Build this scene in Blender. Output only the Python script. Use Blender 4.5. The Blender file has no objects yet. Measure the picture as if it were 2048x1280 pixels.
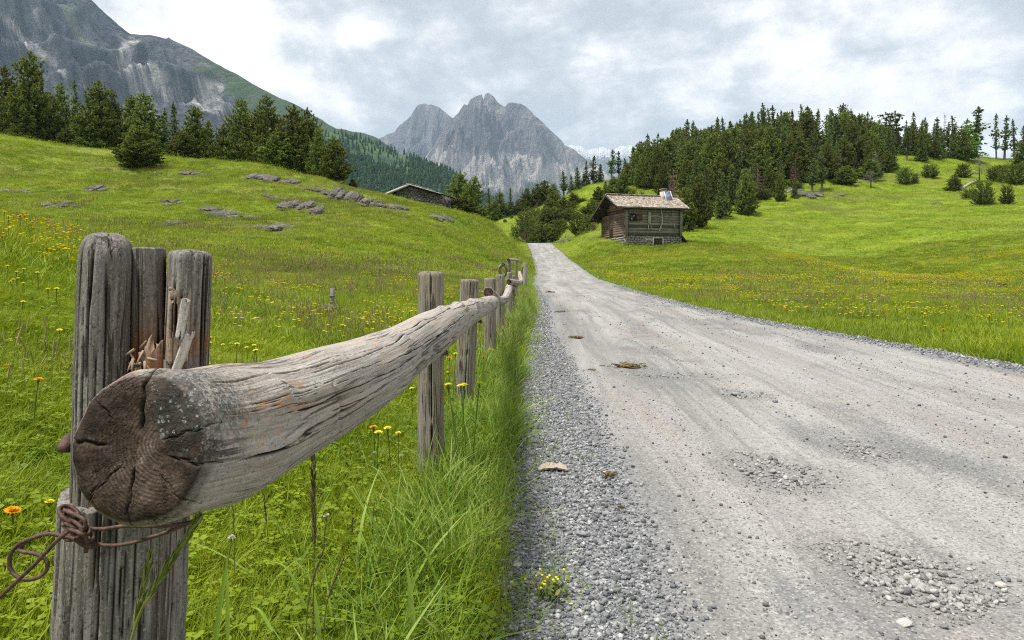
import bpy, math, random
import numpy as np
from mathutils import Vector, Matrix, Euler

SC = bpy.context.scene
COL = SC.collection
R = math.radians
rng = np.random.default_rng(7)
random.seed(7)

# ------------------------------------------------------------------ camera
F = 1365.333          # focal length in pixels of the 2048 px photograph (24 mm lens)
CX, HY, CZ = 1024.0, 560.0, 1.15   # principal column, horizon row, eye height (m)
cam_d = bpy.data.cameras.new('camera')
cam_d.lens = 24.0; cam_d.sensor_width = 36.0
cam_d.shift_y = -(640.0 - HY) / 2048.0
cam_d.clip_start = 0.05; cam_d.clip_end = 60000
cam = bpy.data.objects.new('camera', cam_d); COL.objects.link(cam)
cam.location = (0, 0, CZ); cam.rotation_euler = (R(90), 0, 0)
SC.camera = cam

# ------------------------------------------------------------------ node helpers
def node(nt, typ, ins=None, **attrs):
    n = nt.nodes.new(typ)
    for k, v in attrs.items(): setattr(n, k, v)
    for k, v in (ins or {}).items():
        s = n.inputs[k]
        if isinstance(v, bpy.types.NodeSocket): nt.links.new(v, s)
        else: s.default_value = v
    return n
def c4(c): return (c[0], c[1], c[2], 1.0)
def ramp(nt, fac, stops, interp='LINEAR'):
    n = nt.nodes.new('ShaderNodeValToRGB'); cr = n.color_ramp; cr.interpolation = interp
    while len(cr.elements) < len(stops): cr.elements.new(0.5)
    for e, (p, c) in zip(cr.elements, stops):
        e.position = p; e.color = c4(c) if not isinstance(c, (int, float)) else (c, c, c, 1)
    nt.links.new(fac, n.inputs[0]); return n.outputs[0]
def mixc(nt, fac, a, b, mode='MIX'):
    n = nt.nodes.new('ShaderNodeMix'); n.data_type = 'RGBA'; n.blend_type = mode
    for i, v in ((0, fac), (6, a), (7, b)):
        if isinstance(v, bpy.types.NodeSocket): nt.links.new(v, n.inputs[i])
        else: n.inputs[i].default_value = v if i == 0 else c4(v)
    return n.outputs[2]
def math_(nt, op, a, b=0.0, c=0.0, clamp=False):
    n = nt.nodes.new('ShaderNodeMath'); n.operation = op; n.use_clamp = clamp
    for i, v in enumerate((a, b, c)):
        if isinstance(v, bpy.types.NodeSocket): nt.links.new(v, n.inputs[i])
        else: n.inputs[i].default_value = v
    return n.outputs[0]
def noise(nt, vec, scale, detail=4, rough=0.55, dist=0.0, w=None):
    n = node(nt, 'ShaderNodeTexNoise', {'Scale': scale, 'Detail': detail, 'Roughness': rough, 'Distortion': dist})
    if vec is not None: nt.links.new(vec, n.inputs['Vector'])
    return n.outputs['Fac']
def voro(nt, vec, scale, feature='F1', out='Distance', rand=1.0):
    n = node(nt, 'ShaderNodeTexVoronoi', {'Scale': scale, 'Randomness': rand}, feature=feature)
    nt.links.new(vec, n.inputs['Vector']); return n.outputs[out]
def vscale(nt, vec, s):
    n = node(nt, 'ShaderNodeMapping', {'Scale': s}); nt.links.new(vec, n.inputs['Vector']); return n.outputs[0]
def attr(nt, name, out='Vector'):
    return node(nt, 'ShaderNodeAttribute', attribute_name=name).outputs[out]
def bump(nt, h, strength=0.5, dist=0.01, normal=None):
    n = node(nt, 'ShaderNodeBump', {'Strength': strength, 'Distance': dist, 'Height': h})
    if normal is not None: nt.links.new(normal, n.inputs['Normal'])
    return n.outputs[0]
def new_mat(name):
    m = bpy.data.materials.new(name); m.use_nodes = True
    nt = m.node_tree; nt.nodes.clear()
    return m, nt
def finish(nt, color, rough=0.9, normal=None, spec=0.25, transl=0.0, tcol=None, metal=0.0):
    b = node(nt, 'ShaderNodeBsdfPrincipled', {'Roughness': rough, 'Specular IOR Level': spec, 'Metallic': metal})
    if isinstance(color, bpy.types.NodeSocket): nt.links.new(color, b.inputs['Base Color'])
    else: b.inputs['Base Color'].default_value = c4(color)
    if normal is not None: nt.links.new(normal, b.inputs['Normal'])
    sh = b.outputs[0]
    if transl > 0:
        t = node(nt, 'ShaderNodeBsdfTranslucent')
        src = tcol if tcol is not None else color
        if isinstance(src, bpy.types.NodeSocket): nt.links.new(src, t.inputs[0])
        else: t.inputs[0].default_value = c4(src)
        mx = node(nt, 'ShaderNodeMixShader', {0: transl})
        nt.links.new(sh, mx.inputs[1]); nt.links.new(t.outputs[0], mx.inputs[2]); sh = mx.outputs[0]
    o = node(nt, 'ShaderNodeOutputMaterial'); nt.links.new(sh, o.inputs[0])

# ------------------------------------------------------------------ world, sun, exposure
SUN_EL, SUN_AZ = 66.0, -118.0      # azimuth clockwise from +Y (view direction)
w = bpy.data.worlds.new('World'); SC.world = w; w.use_nodes = True
nt = w.node_tree; nt.nodes.clear()
sky = node(nt, 'ShaderNodeTexSky', sky_type='NISHITA', sun_disc=False, sun_elevation=R(SUN_EL), sun_rotation=R(SUN_AZ), altitude=1500.0)
gen = node(nt, 'ShaderNodeTexCoord').outputs['Generated']
skyb = node(nt, 'ShaderNodeVectorMath', {0: sky.outputs[0], 1: (0.075, 0.085, 0.095)}, operation='MULTIPLY').outputs[0]
cv = node(nt, 'ShaderNodeMapping', {'Scale': (1.0, 1.0, 1.55), 'Rotation': (0, R(12), 0), 'Location': (0.62, 0.15, 0.32)}); nt.links.new(gen, cv.inputs['Vector']); cv = cv.outputs[0]
n1 = noise(nt, cv, 2.0, 2, 0.5, 0.2)                       # the great masses
n2 = noise(nt, cv, 5.6, 12, 0.60, 0.15)                    # billows
n3 = noise(nt, vscale(nt, cv, (1, 1, 1.7)), 2.9, 12, 0.62, 0.7)
nb = math_(nt, 'ABSOLUTE', math_(nt, 'SUBTRACT', noise(nt, cv, 3.6, 8, 0.55, 0.1), 0.5))
nb2 = math_(nt, 'ABSOLUTE', math_(nt, 'SUBTRACT', noise(nt, cv, 9.0, 6, 0.55, 0.1), 0.5))
nbb = math_(nt, 'ADD', math_(nt, 'MULTIPLY', math_(nt, 'SUBTRACT', nb, 0.09), .55), math_(nt, 'MULTIPLY', math_(nt, 'SUBTRACT', nb2, 0.09), .28))
nn = math_(nt, 'ADD', math_(nt, 'MULTIPLY', n1, 0.34), math_(nt, 'ADD', math_(nt, 'MULTIPLY', n2, 0.38), math_(nt, 'MULTIPLY', n3, 0.28)))
nn = math_(nt, 'ADD', nn, nbb)
cloud = ramp(nt, nn, [(0.405, (0.56, 0.61, 0.66)), (0.455, (0.69, 0.73, 0.765)), (0.490, (0.86, 0.88, 0.90)), (0.520, (1.02, 1.02, 1.015)), (0.55, (1.12, 1.115, 1.10)), (0.63, (1.22, 1.21, 1.19))])
gapn = noise(nt, vscale(nt, cv, (1, 1, 1.3)), 2.2, 7, 0.6, 0.3)
gap = ramp(nt, gapn, [(0.30, 0.6), (0.39, 0.0)])
wc = mixc(nt, gap, cloud, skyb)
bg = node(nt, 'ShaderNodeBackground', {'Strength': 0.66}); nt.links.new(wc, bg.inputs[0])
wo = node(nt, 'ShaderNodeOutputWorld'); nt.links.new(bg.outputs[0], wo.inputs[0])
w.cycles.sampling_method = 'MANUAL'; w.cycles.sample_map_resolution = 512

sl = bpy.data.lights.new('sun', 'SUN'); sl.energy = 4.2; sl.angle = R(10); sl.color = (1.0, 0.965, 0.90)
sun = bpy.data.objects.new('sun', sl); COL.objects.link(sun)
az, el = R(SUN_AZ), R(SUN_EL)
sdir = Vector((math.sin(az) * math.cos(el), math.cos(az) * math.cos(el), math.sin(el)))
sun.rotation_euler = (-sdir).to_track_quat('-Z', 'Y').to_euler()
sun.location = (0, 0, 50)

vs = SC.view_settings
SC.display_settings.display_device = 'sRGB'
vs.view_transform = 'Standard'; vs.look = 'None'; vs.exposure = 0.75; vs.gamma = 1.0
cy = SC.cycles
cy.max_bounces = 6; cy.diffuse_bounces = 2; cy.glossy_bounces = 2; cy.transmission_bounces = 2
cy.volume_bounces = 0; cy.transparent_max_bounces = 8
cy.caustics_reflective = False; cy.caustics_refractive = False
cy.use_denoising = False
cy.filter_width = 1.15
cy.sample_clamp_indirect = 4.0

# ------------------------------------------------------------------ numpy noise
def _h(ix, iy, iz, seed):
    n = (ix.astype(np.int64) * 374761393 + iy.astype(np.int64) * 668265263 + iz.astype(np.int64) * 2147483647 * 3 + seed * 1274126177) & 0xffffffff
    n = ((n ^ (n >> 13)) * 1274126177) & 0xffffffff
    n = ((n ^ (n >> 16)) * 2246822519) & 0xffffffff
    return ((n ^ (n >> 15)) & 0xffffff) / float(0xffffff)
def vn(x, y, z=0.0, seed=0):
    """value noise, -1..1"""
    x, y, z = np.broadcast_arrays(np.asarray(x, float), np.asarray(y, float), np.asarray(z, float))
    ix, iy, iz = np.floor(x), np.floor(y), np.floor(z)
    fx, fy, fz = x - ix, y - iy, z - iz
    u, v, ww = [f * f * f * (f * (f * 6 - 15) + 10) for f in (fx, fy, fz)]
    r = 0
    for dx in (0, 1):
        for dy in (0, 1):
            a = (u if dx else 1 - u) * (v if dy else 1 - v)
            if np.any(fz):
                for dz in (0, 1): r = r + a * (ww if dz else 1 - ww) * _h(ix + dx, iy + dy, iz + dz, seed)
            else: r = r + a * _h(ix + dx, iy + dy, iz, seed)
    return r * 2 - 1
def fbm(x, y, z=0.0, seed=0, octs=4, gain=0.5, ridged=False):
    s, a, tot = 0, 1.0, 0
    for o in range(octs):
        n = vn(x * 2**o + 17.3 * o, y * 2**o - 9.1 * o, z * 2**o if np.any(z) else 0.0, seed + o * 31)
        s = s + a * ((1 - 2 * np.abs(n)) if ridged else n); tot += a; a *= gain
    return s / tot
def sstep(a, b, x):
    t = np.clip((x - a) / (b - a), 0, 1); return t * t * (3 - 2 * t)

# ------------------------------------------------------------------ object helpers
def mesh_np(name, V, faces, mat=None, attrs=None, smooth=True, matidx=None):
    """faces: list of (m,k) int arrays"""
    me = bpy.data.meshes.new(name)
    V = np.asarray(V, np.float32)
    if not isinstance(faces, (list, tuple)): faces = [faces]
    faces = [np.asarray(f, np.int32) for f in faces if len(f)]
    nl = sum(f.size for f in faces); npoly = sum(len(f) for f in faces)
    me.vertices.add(len(V)); me.vertices.foreach_set('co', V.ravel())
    me.loops.add(nl); me.polygons.add(npoly)
    me.loops.foreach_set('vertex_index', np.concatenate([f.ravel() for f in faces]))
    tot = np.concatenate([np.full(len(f), f.shape[1], np.int32) for f in faces])
    st = np.concatenate([[0], np.cumsum(tot)[:-1]]).astype(np.int32)
    me.polygons.foreach_set('loop_start', st)
    if smooth: me.polygons.foreach_set('use_smooth', np.ones(npoly, bool))
    if matidx is not None: me.polygons.foreach_set('material_index', np.asarray(matidx, np.int32))
    me.update(calc_edges=True); me.validate()
    for k, a in (attrs or {}).items():
        a = np.asarray(a, np.float32)
        if a.ndim == 2:
            at = me.attributes.new(k, 'FLOAT_VECTOR', 'POINT'); at.data.foreach_set('vector', a.ravel())
        else:
            at = me.attributes.new(k, 'FLOAT', 'POINT'); at.data.foreach_set('value', a.ravel())
    if mat is not None:
        for m in (mat if isinstance(mat, (list, tuple)) else [mat]): me.materials.append(m)
    return me
def link(name, me, parent=None, loc=None):
    o = bpy.data.objects.new(name, me); COL.objects.link(o)
    if parent is not None: o.parent = parent
    if loc is not None: o.location = loc
    return o
def tag(o, label=None, cat=None, group=None, kind=None):
    if label: o['label'] = label
    if cat: o['category'] = cat
    if group: o['group'] = group
    if kind: o['kind'] = kind
    return o
def thing(name, label, cat, loc=(0, 0, 0), group=None, rotz=0.0, scale=None):
    o = bpy.data.objects.new(name, None); COL.objects.link(o)
    o.empty_display_size = 0.1
    o.location = loc; o.rotation_euler = (0, 0, rotz)
    if scale is not None: o.scale = scale
    return tag(o, label, cat, group)
def P(px, py, d):
    """photo pixel at distance d in front of the camera -> world point"""
    return np.array([(px - CX) / F * d, d, CZ + (HY - py) / F * d])
def grid_faces(nr, nc, wrap=False):
    r = np.arange(nr - 1)[:, None]; c = np.arange(nc if wrap else nc - 1)[None, :]
    a = r * nc + c; b = r * nc + (c + 1) % nc
    return np.stack([a, b, b + nc, a + nc], -1).reshape(-1, 4)
class MB:
    """collects boxes, prisms and tubes into one mesh"""
    def __init__(s): s.V = []; s.F = {}; s.n = 0; s.A = []
    def add(s, V, faces, a=0.0):
        V = np.asarray(V, float)
        for f in faces: s.F.setdefault(len(f), []).append([i + s.n for i in f])
        s.V.append(V); s.n += len(V); s.A.append(np.full(len(V), a))
    def box(s, c, size, M=None, a=0.0, jit=0.0):
        x, y, z = [d / 2 for d in size]
        V = np.array([(-x,-y,-z),(x,-y,-z),(x,y,-z),(-x,y,-z),(-x,-y,z),(x,-y,z),(x,y,z),(-x,y,z)])
        if jit: V = V + rng.uniform(-jit, jit, V.shape)
        if M is not None: V = V @ np.array(M).T
        s.add(V + np.array(c), [(0,3,2,1),(4,5,6,7),(0,1,5,4),(1,2,6,5),(2,3,7,6),(3,0,4,7)], a)
    def tube(s, pts, rad, k=8, a=0.0, cap=True):
        pts = np.asarray(pts, float); n = len(pts); rad = np.broadcast_to(np.asarray(rad, float), (n,))
        t = np.gradient(pts, axis=0); t /= np.linalg.norm(t, axis=1)[:, None] + 1e-9
        up = np.array([0, 0, 1.0]) if abs(t[0][2]) < 0.9 else np.array([1.0, 0, 0])
        u = np.cross(t[0], up); u /= np.linalg.norm(u)
        V = []
        for i in range(n):
            u = u - t[i] * (u @ t[i]); u /= np.linalg.norm(u) + 1e-9
            v = np.cross(t[i], u)
            th = np.arange(k) / k * 2 * math.pi
            V.append(pts[i] + rad[i] * (np.cos(th)[:, None] * u + np.sin(th)[:, None] * v))
        fs = [tuple(f) for f in grid_faces(n, k, True)]
        if cap: fs += [tuple(range(k))[::-1], tuple(range((n - 1) * k, n * k))]
        s.add(np.concatenate(V), fs, a)
    def mesh(s, name, mat, smooth=False):
        return mesh_np(name, np.concatenate(s.V), [np.array(v) for v in s.F.values()], mat, {'shade': np.concatenate(s.A)}, smooth)
    def obj(s, name, mat, parent=None, smooth=False): return link(name, s.mesh(name, mat, smooth), parent)
def spline(pts, n, closed=False):
    """Catmull-Rom through pts (any dims), n samples"""
    p = np.asarray(pts, float)
    p = np.vstack([2 * p[0] - p[1], p, 2 * p[-1] - p[-2]])
    m = len(p) - 3
    t = np.linspace(0, m, n) if np.isscalar(n) else np.asarray(n) * m
    i = np.minimum(t.astype(int), m - 1); f = (t - i)[:, None]
    a, b, c, d = p[i], p[i + 1], p[i + 2], p[i + 3]
    return 0.5 * (2 * b + (c - a) * f + (2 * a - 5 * b + 4 * c - d) * f**2 + (3 * b - a - 3 * c + d) * f**3)

def scatter(name, pts, rot, scl, idx, sources, label, matless=None):
    """one 'stuff' object: meshes of `sources` on points (geometry nodes)"""
    n = len(pts)
    me = bpy.data.meshes.new(name); me.vertices.add(n)
    me.vertices.foreach_set('co', np.asarray(pts, np.float32).ravel())
    a = me.attributes.new('rot', 'FLOAT_VECTOR', 'POINT'); a.data.foreach_set('vector', np.asarray(rot, np.float32).ravel())
    a = me.attributes.new('scl', 'FLOAT_VECTOR', 'POINT')
    scl = np.asarray(scl, np.float32); scl = np.repeat(scl[:, None], 3, 1) if scl.ndim == 1 else scl
    a.data.foreach_set('vector', scl.ravel())
    a = me.attributes.new('idx', 'INT', 'POINT'); a.data.foreach_set('value', np.asarray(idx, np.int32))
    me.update()
    o = link(name, me); tag(o, label, None, None, 'stuff')
    src = bpy.data.collections.new(name + '_sources')
    for k, s in enumerate(sources):
        so = bpy.data.objects.new('%s_source_%02d' % (name, k), s); src.objects.link(so)
    ng = bpy.data.node_groups.new(name + '_scatter', 'GeometryNodeTree')
    ng.interface.new_socket('Geometry', in_out='INPUT', socket_type='NodeSocketGeometry')
    ng.interface.new_socket('Geometry', in_out='OUTPUT', socket_type='NodeSocketGeometry')
    gi = ng.nodes.new('NodeGroupInput'); go = ng.nodes.new('NodeGroupOutput')
    ci = ng.nodes.new('GeometryNodeCollectionInfo'); ci.inputs['Collection'].default_value = src
    ci.inputs['Separate Children'].default_value = True; ci.inputs['Reset Children'].default_value = True
    ip = ng.nodes.new('GeometryNodeInstanceOnPoints'); ip.inputs['Pick Instance'].default_value = True
    def na(nm, t):
        x = ng.nodes.new('GeometryNodeInputNamedAttribute'); x.data_type = t; x.inputs['Name'].default_value = nm
        return x.outputs['Attribute']
    L = ng.links.new
    L(gi.outputs[0], ip.inputs['Points']); L(ci.outputs[0], ip.inputs['Instance'])
    L(na('idx', 'INT'), ip.inputs['Instance Index']); L(na('rot', 'FLOAT_VECTOR'), ip.inputs['Rotation'])
    L(na('scl', 'FLOAT_VECTOR'), ip.inputs['Scale']); L(ip.outputs[0], go.inputs[0])
    md = o.modifiers.new('scatter', 'NODES'); md.node_group = ng
    return o
# ================================================================== THE SETTING
# ---- road: edges and height as functions of distance
_rd = np.array([  # distance, left edge x, right edge x
 (-6, -0.25, 6.6), (0, -0.10, 6.2), (2.07, -.036, 6.0), (2.72, -.07, 5.95), (4.16, -.05, 5.85), (5.67, .025, 5.75), (7.5, .09, 5.6), (10.4, .16, 5.3),
 (13.4, .36, 4.9), (18, .58, 4.75), (22, .73, 4.87), (27, .8, 4.9), (35, 1.0, 5.25), (45.5, 1.45, 5.65), (58, 2.05, 6.25),
 (66.7, 2.2, 6.4), (80, 2.45, 6.65), (92, 2.7, 6.9), (104, 2.65, 6.7), (122, 2.65, 6.8), (135, 2.3, 6.5), (160, -1, 3.2), (200, -10, -6)])
_rz = np.array([(-30, -.4), (0, 0), (20, .54), (35, .95), (45, 1.27), (52, 1.6), (58, 1.95), (66.7, 2.65), (80, 3.65), (92, 4.75), (104, 6.1), (114, 7.15),
                (122, 7.8), (130, 7.95), (140, 7.5), (160, 6.5), (200, 7)])
def _smooth(xp, fp, wdt=3.0):
    g = np.arange(xp[0], xp[-1], 0.25); v = np.interp(g, xp, fp)
    k = int(wdt / 0.25); ker = np.hanning(2 * k + 1); ker /= ker.sum()
    return g, np.convolve(np.pad(v, k, mode='reflect', reflect_type='odd'), ker, 'valid')
_gl, _vl = _smooth(_rd[:, 0], _rd[:, 1]); _gr, _vr = _smooth(_rd[:, 0], _rd[:, 2]); _gz, _vz = _smooth(_rz[:, 0], _rz[:, 1], 5)
def road_xl(y): return np.interp(y, _gl, _vl)
def road_xr(y): return np.interp(y, _gr, _vr)
def road_z(y): return np.interp(y, _gz, _vz)

# ---- control points of the land: photo column, row and distance
_cp = [
 # right bank and rolling meadow
 (2048,690,9.3),(2048,650,13.5),(2048,610,20),(1482,497,72),(1556,513,63),(1629,535,55),(1683,551,47),(1830,562,40),(1976,573,33),(2048,580,29),
 (1300,545,55),(1300,527,63),(1200,519,72),(1150,499,92),(1400,550,46),(1600,600,23),(1500,562,38),(1700,606,21),(1850,640,14),(1420,505,68),(1330,500,74),
 # hut bank
 (1250,500,78.5),(1310,503,78),(1368,497,80),(1205,470,88),(1180,463,97),(1230,481,82),(1165,478,85),(1390,484,84),(1330,480,90),
 # pasture on the right
 (1700,541,72),(1560,508,80),(1830,556,60),(1700,500,86),(1700,450,105),(1700,400,128),(1800,366,147),(2000,360,142),(2048,400,115),(2048,500,70),(2048,566,46),
 (1500,470,95),(1450,450,105),(1600,430,116),(1600,390,132),(2100,560,46),(2300,520,50),(2300,380,110),(1850,470,88),
 # wooded hill on the right
 (1980,334,175),(2000,318,188),(1900,302,190),(1800,296,192),(1700,292,192),(1600,294,190),(1500,300,186),(1420,316,182),(1350,335,180),(1285,368,178),(1400,400,140),(1400,440,112),(1300,430,125),
 (2150,310,190),(2400,290,190),(1880,320,172),
 # valley beyond the crest
 (1120,481,103),(1180,440,135),(1090,462,150),(1245,356,190),(1190,368,190),(1140,386,190),(1100,404,190),(1060,422,192),(1000,440,180),(1040,474,165),(950,462,190),(1150,430,150),(1215,420,140),
 # skyline of the left hill
 (-150,268,98),(0,279,95),(100,291,93),(206,299,90),(327,310,87),(464,317,85),(530,332,82),(584,345,80),(649,362,77),(700,376,75),(751,391,73),(820,405,72),(868,414,73),(917,425,75),(966,437,79),(990,446,83),(1034,466,96),
 # front of the left hill
 (0,380,62),(0,432,42),(150,420,50),(300,400,60),(500,400,62),(300,470,38),(600,460,48),(600,420,62),(400,350,76),(150,340,74),(800,450,58),(900,480,54),(980,500,56),(1030,522,58),(1045,505,80),(700,522,33),(900,533,36),(500,512,30),(300,521,26),
 (200,505,25),(100,488,24),(640,490,40),(-200,380,55),
 # near bank on the left with the flowers
 (0,456,9.5),(80,474,9.8),(160,498,10.2),(250,525,10.8),(-200,420,9),(0,700,4.5),(0,900,2.95),(0,1280,1.75),(200,640,6.2),(-300,700,4.0),(60,519,18),(200,530,18),(-200,480,20),
 # flat meadow left of the fence
 (420,560,20),(420,640,9.5),(600,600,15),(600,700,8),(650,1000,3.25),(650,1290,2.05),(850,1010,3.1),(800,570,24),(900,600,18),(664,627,13.6),(850,700,8.6),(300,900,3.6),
]
_pts = [P(*c) for c in _cp]
_pts += [np.array(p, float) for p in [
 # behind skylines, beside and behind the camera
 (-62,110,16),(-34,112,10),(-14,95,7.6),(-7,100,7.4),(-75,140,18),(-80,200,15),(-30,160,8),(-18,130,6),(0,240,9),(-40,260,8),
 (104,240,32),(60,230,31),(30,250,20),(150,250,30),(170,190,36),(170,120,26),(120,60,9),(60,10,1.2),(30,0,.5),(12,-6,.0),(3,-8,-.2),(-1,-8,-.1),(-5,-5,1.2),(-5,1,1.15),(-12,3,3.2),(-30,4,5),(-60,30,13),(-100,70,21),(-130,150,22),(40,-30,0),(-30,-30,3),(90,30,5),(9,8,.25),(9,20,.45),(20,20,.45),(16,34,1.0)]]
for y in (0, 2, 5, 9, 14, 20, 27, 35, 45, 55, 66, 80, 92, 104, 114, 124, 134):
    z = float(road_z(y))
    for x in (float(road_xl(y)) - .3, float(road_xr(y)) + .3): _pts.append(np.array((x, y, z)))
_pts = np.array(_pts)
def _phi(r2): return 0.5 * r2 * np.log(r2 + 1e-9)
def _tps(p):
    """thin plate spline in a stretched plane, so near points can be close and far ones wide apart"""
    n = len(p); d2 = ((p[:, None, :2] - p[None, :, :2])**2).sum(-1)
    K = _phi(d2) + np.eye(n) * 1.2
    Q = np.hstack([np.ones((n, 1)), p[:, :2]])
    A = np.block([[K, Q], [Q.T, np.zeros((3, 3))]])
    return np.linalg.solve(A, np.concatenate([p[:, 2], np.zeros(3)]))
def _warp(x, y):
    r = np.sqrt(x * x + y * y) + 1e-6; k = (r + 6.0)**0.72 / r
    return x * k, y * k
_wp = np.stack([*_warp(_pts[:, 0], _pts[:, 1]), _pts[:, 2]], 1)
_wp[:, :2] += rng.uniform(-1e-3, 1e-3, (len(_wp), 2))
_cf = _tps(_wp)
def land(x, y, fine=True):
    """height of the ground (without the road sheet)"""
    x, y = np.broadcast_arrays(np.asarray(x, float), np.asarray(y, float)); shp = x.shape
    x, y = x.ravel(), y.ravel()
    r = np.sqrt(x * x + y * y)
    sc = np.minimum(1.0, 300.0 / np.maximum(r, 1e-6)); xx, yy = x * sc, y * sc
    wx, wy = _warp(xx, yy)
    out = np.empty(len(x))
    for s in range(0, len(x), 40000):
        e = s + 40000
        d2 = (wx[s:e, None] - _wp[None, :, 0])**2 + (wy[s:e, None] - _wp[None, :, 1])**2
        out[s:e] = _phi(d2) @ _cf[:-3] + _cf[-3] + _cf[-2] * wx[s:e] + _cf[-1] * wy[s:e]
    far = sstep(235, 420, r)
    out = out * (1 - far) + 4.0 * far
    if fine:
        am = np.clip((r - 6) / 50, 0, 1) * (1 - far)
        out = out + am * (0.30 * fbm(x / 11, y / 11, seed=3, octs=3) + 0.14 * fbm(x / 2.6, y / 2.6, seed=4, octs=2)) + 0.03 * vn(x / .7, y / .7, seed=5) * (r < 60)
        am2 = sstep(45, 80, r) * (1 - far)
        # soil creep terraces on the steeper slopes
        out = out + am2 * 0.16 * np.sin((out * 2.6 + 1.5 * fbm(x / 14, y / 14, seed=6, octs=2)))
    inr = (y > -30) & (y < 150)
    d = np.maximum(np.maximum(road_xl(y) - x, x - road_xr(y)), 0)
    k = np.where(inr, 1 - sstep(0.1, 1.2 + np.clip(y, 0, 100) * .03, d), 0) * (1 - sstep(132, 150, y))
    ins = np.clip(np.minimum(x - road_xl(y), road_xr(y) - x) / .35, 0, 1) * inr
    out = out * (1 - k) + (road_z(y) - .03 - .14 * ins) * k
    return out.reshape(shp)
def on_road(x, y, m=0.0): return (y > -20) & (y < 150) & (x > road_xl(y) - m) & (x < road_xr(y) + m)

def col_hit(px, py, d0, d1):
    ds = np.linspace(d0, d1, 400); xs = (px - CX) / F * ds; zs = land(xs, ds)
    yy = HY - (zs - CZ) / ds * F
    i = np.where(yy <= py)[0]
    k = i[0] if len(i) else int(np.argmin(yy))
    return xs[k], ds[k], zs[k]
_tr = [(545,357,55,90,92,.15),(628,380,55,85,60,.22),(700,394,55,80,78,.22),(768,411,55,78,80,.1),(612,416,45,75,84,.2),(552,397,45,75,50,.18),(450,432,38,66,72,.36),(548,457,34,60,92,.22),(352,450,34,60,50,.03),(122,412,40,70,66,.03),(192,378,50,75,36,.03),(385,345,60,88,50,.03),(345,404,45,70,36,.03),(1620,389,110,150,58,.03),(1872,407,90,140,22,.03),(1190,474,80,100,40,.1)]
BARE = np.array([col_hit(px + u * w, py + u * w * sl + .06 * w, d0, d1)[:2] + (w / F * 70 * .10,) for (px, py, d0, d1, w, sl) in _tr for u in np.linspace(-.5, .5, 7)])
def bare(x, y):
    o = np.zeros(np.shape(x))
    for bx, by, r in BARE: o = np.maximum(o, np.exp(-(((x - bx) / (r * 1.4))**2 + ((y - by) / (r * 1.7))**2)))
    return o
# ---- materials of the ground
def mat_meadow():
    m, nt = new_mat('meadow')
    pos = node(nt, 'ShaderNodeNewGeometry').outputs['Position']
    big = noise(nt, vscale(nt, pos, (1, 1, 1)), 0.06, 4, 0.55)
    mid = noise(nt, pos, 0.45, 5, 0.6)
    fin = noise(nt, pos, 3.2, 6, 0.72)
    c = ramp(nt, mid, [(0.30, (0.075, 0.130, 0.010)), (0.47, (0.145, 0.215, 0.014)), (0.58, (0.20, 0.265, 0.020)), (0.72, (0.27, 0.305, 0.035))])
    c = mixc(nt, ramp(nt, big, [(0.42, 0.0), (0.62, 0.55)]), c, (0.20, 0.235, 0.035))
    c = mixc(nt, ramp(nt, fin, [(0.36, 0.8), (0.5, 0.0)]), c, (0.060, 0.105, 0.010))
    c = mixc(nt, ramp(nt, fin, [(0.54, 0.0), (0.68, 0.6)]), c, (0.33, 0.36, 0.06))
    brn = noise(nt, pos, .11, 5, .62)
    c = mixc(nt, ramp(nt, brn, [(.52, 0.0), (.68, .24)]), c, (0.25, 0.225, 0.075))
    # bands of yellow flowers too far off to be built one by one
    yl = attr(nt, 'flower', 'Fac')
    v = voro(nt, vscale(nt, pos, (1, 1, 1)), 5.5)
    spot = math_(nt, 'MULTIPLY', ramp(nt, v, [(0.10, 1.0), (0.26, 0.0)]), yl)
    c = mixc(nt, spot, c, (0.62, 0.50, 0.03))
    dry = attr(nt, 'dry', 'Fac')
    c = mixc(nt, math_(nt, 'MULTIPLY', dry, ramp(nt, fin, [(0.35, 0.25), (0.6, 0.95)])), c, (0.30, 0.27, 0.12))
    soil = attr(nt, 'soil', 'Fac')
    c = mixc(nt, math_(nt, 'MULTIPLY', soil, ramp(nt, fin, [(0.4, 0.4), (0.6, 1.0)])), c, (0.10, 0.075, 0.05))
    h = math_(nt, 'ADD', math_(nt, 'MULTIPLY', fin, 0.6), math_(nt, 'MULTIPLY', noise(nt, pos, 12, 3, 0.7), 0.4))
    finish(nt, c, 0.95, bump(nt, h, 0.9, 0.35), 0.05)
    return m
M_MEADOW = mat_meadow()

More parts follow.
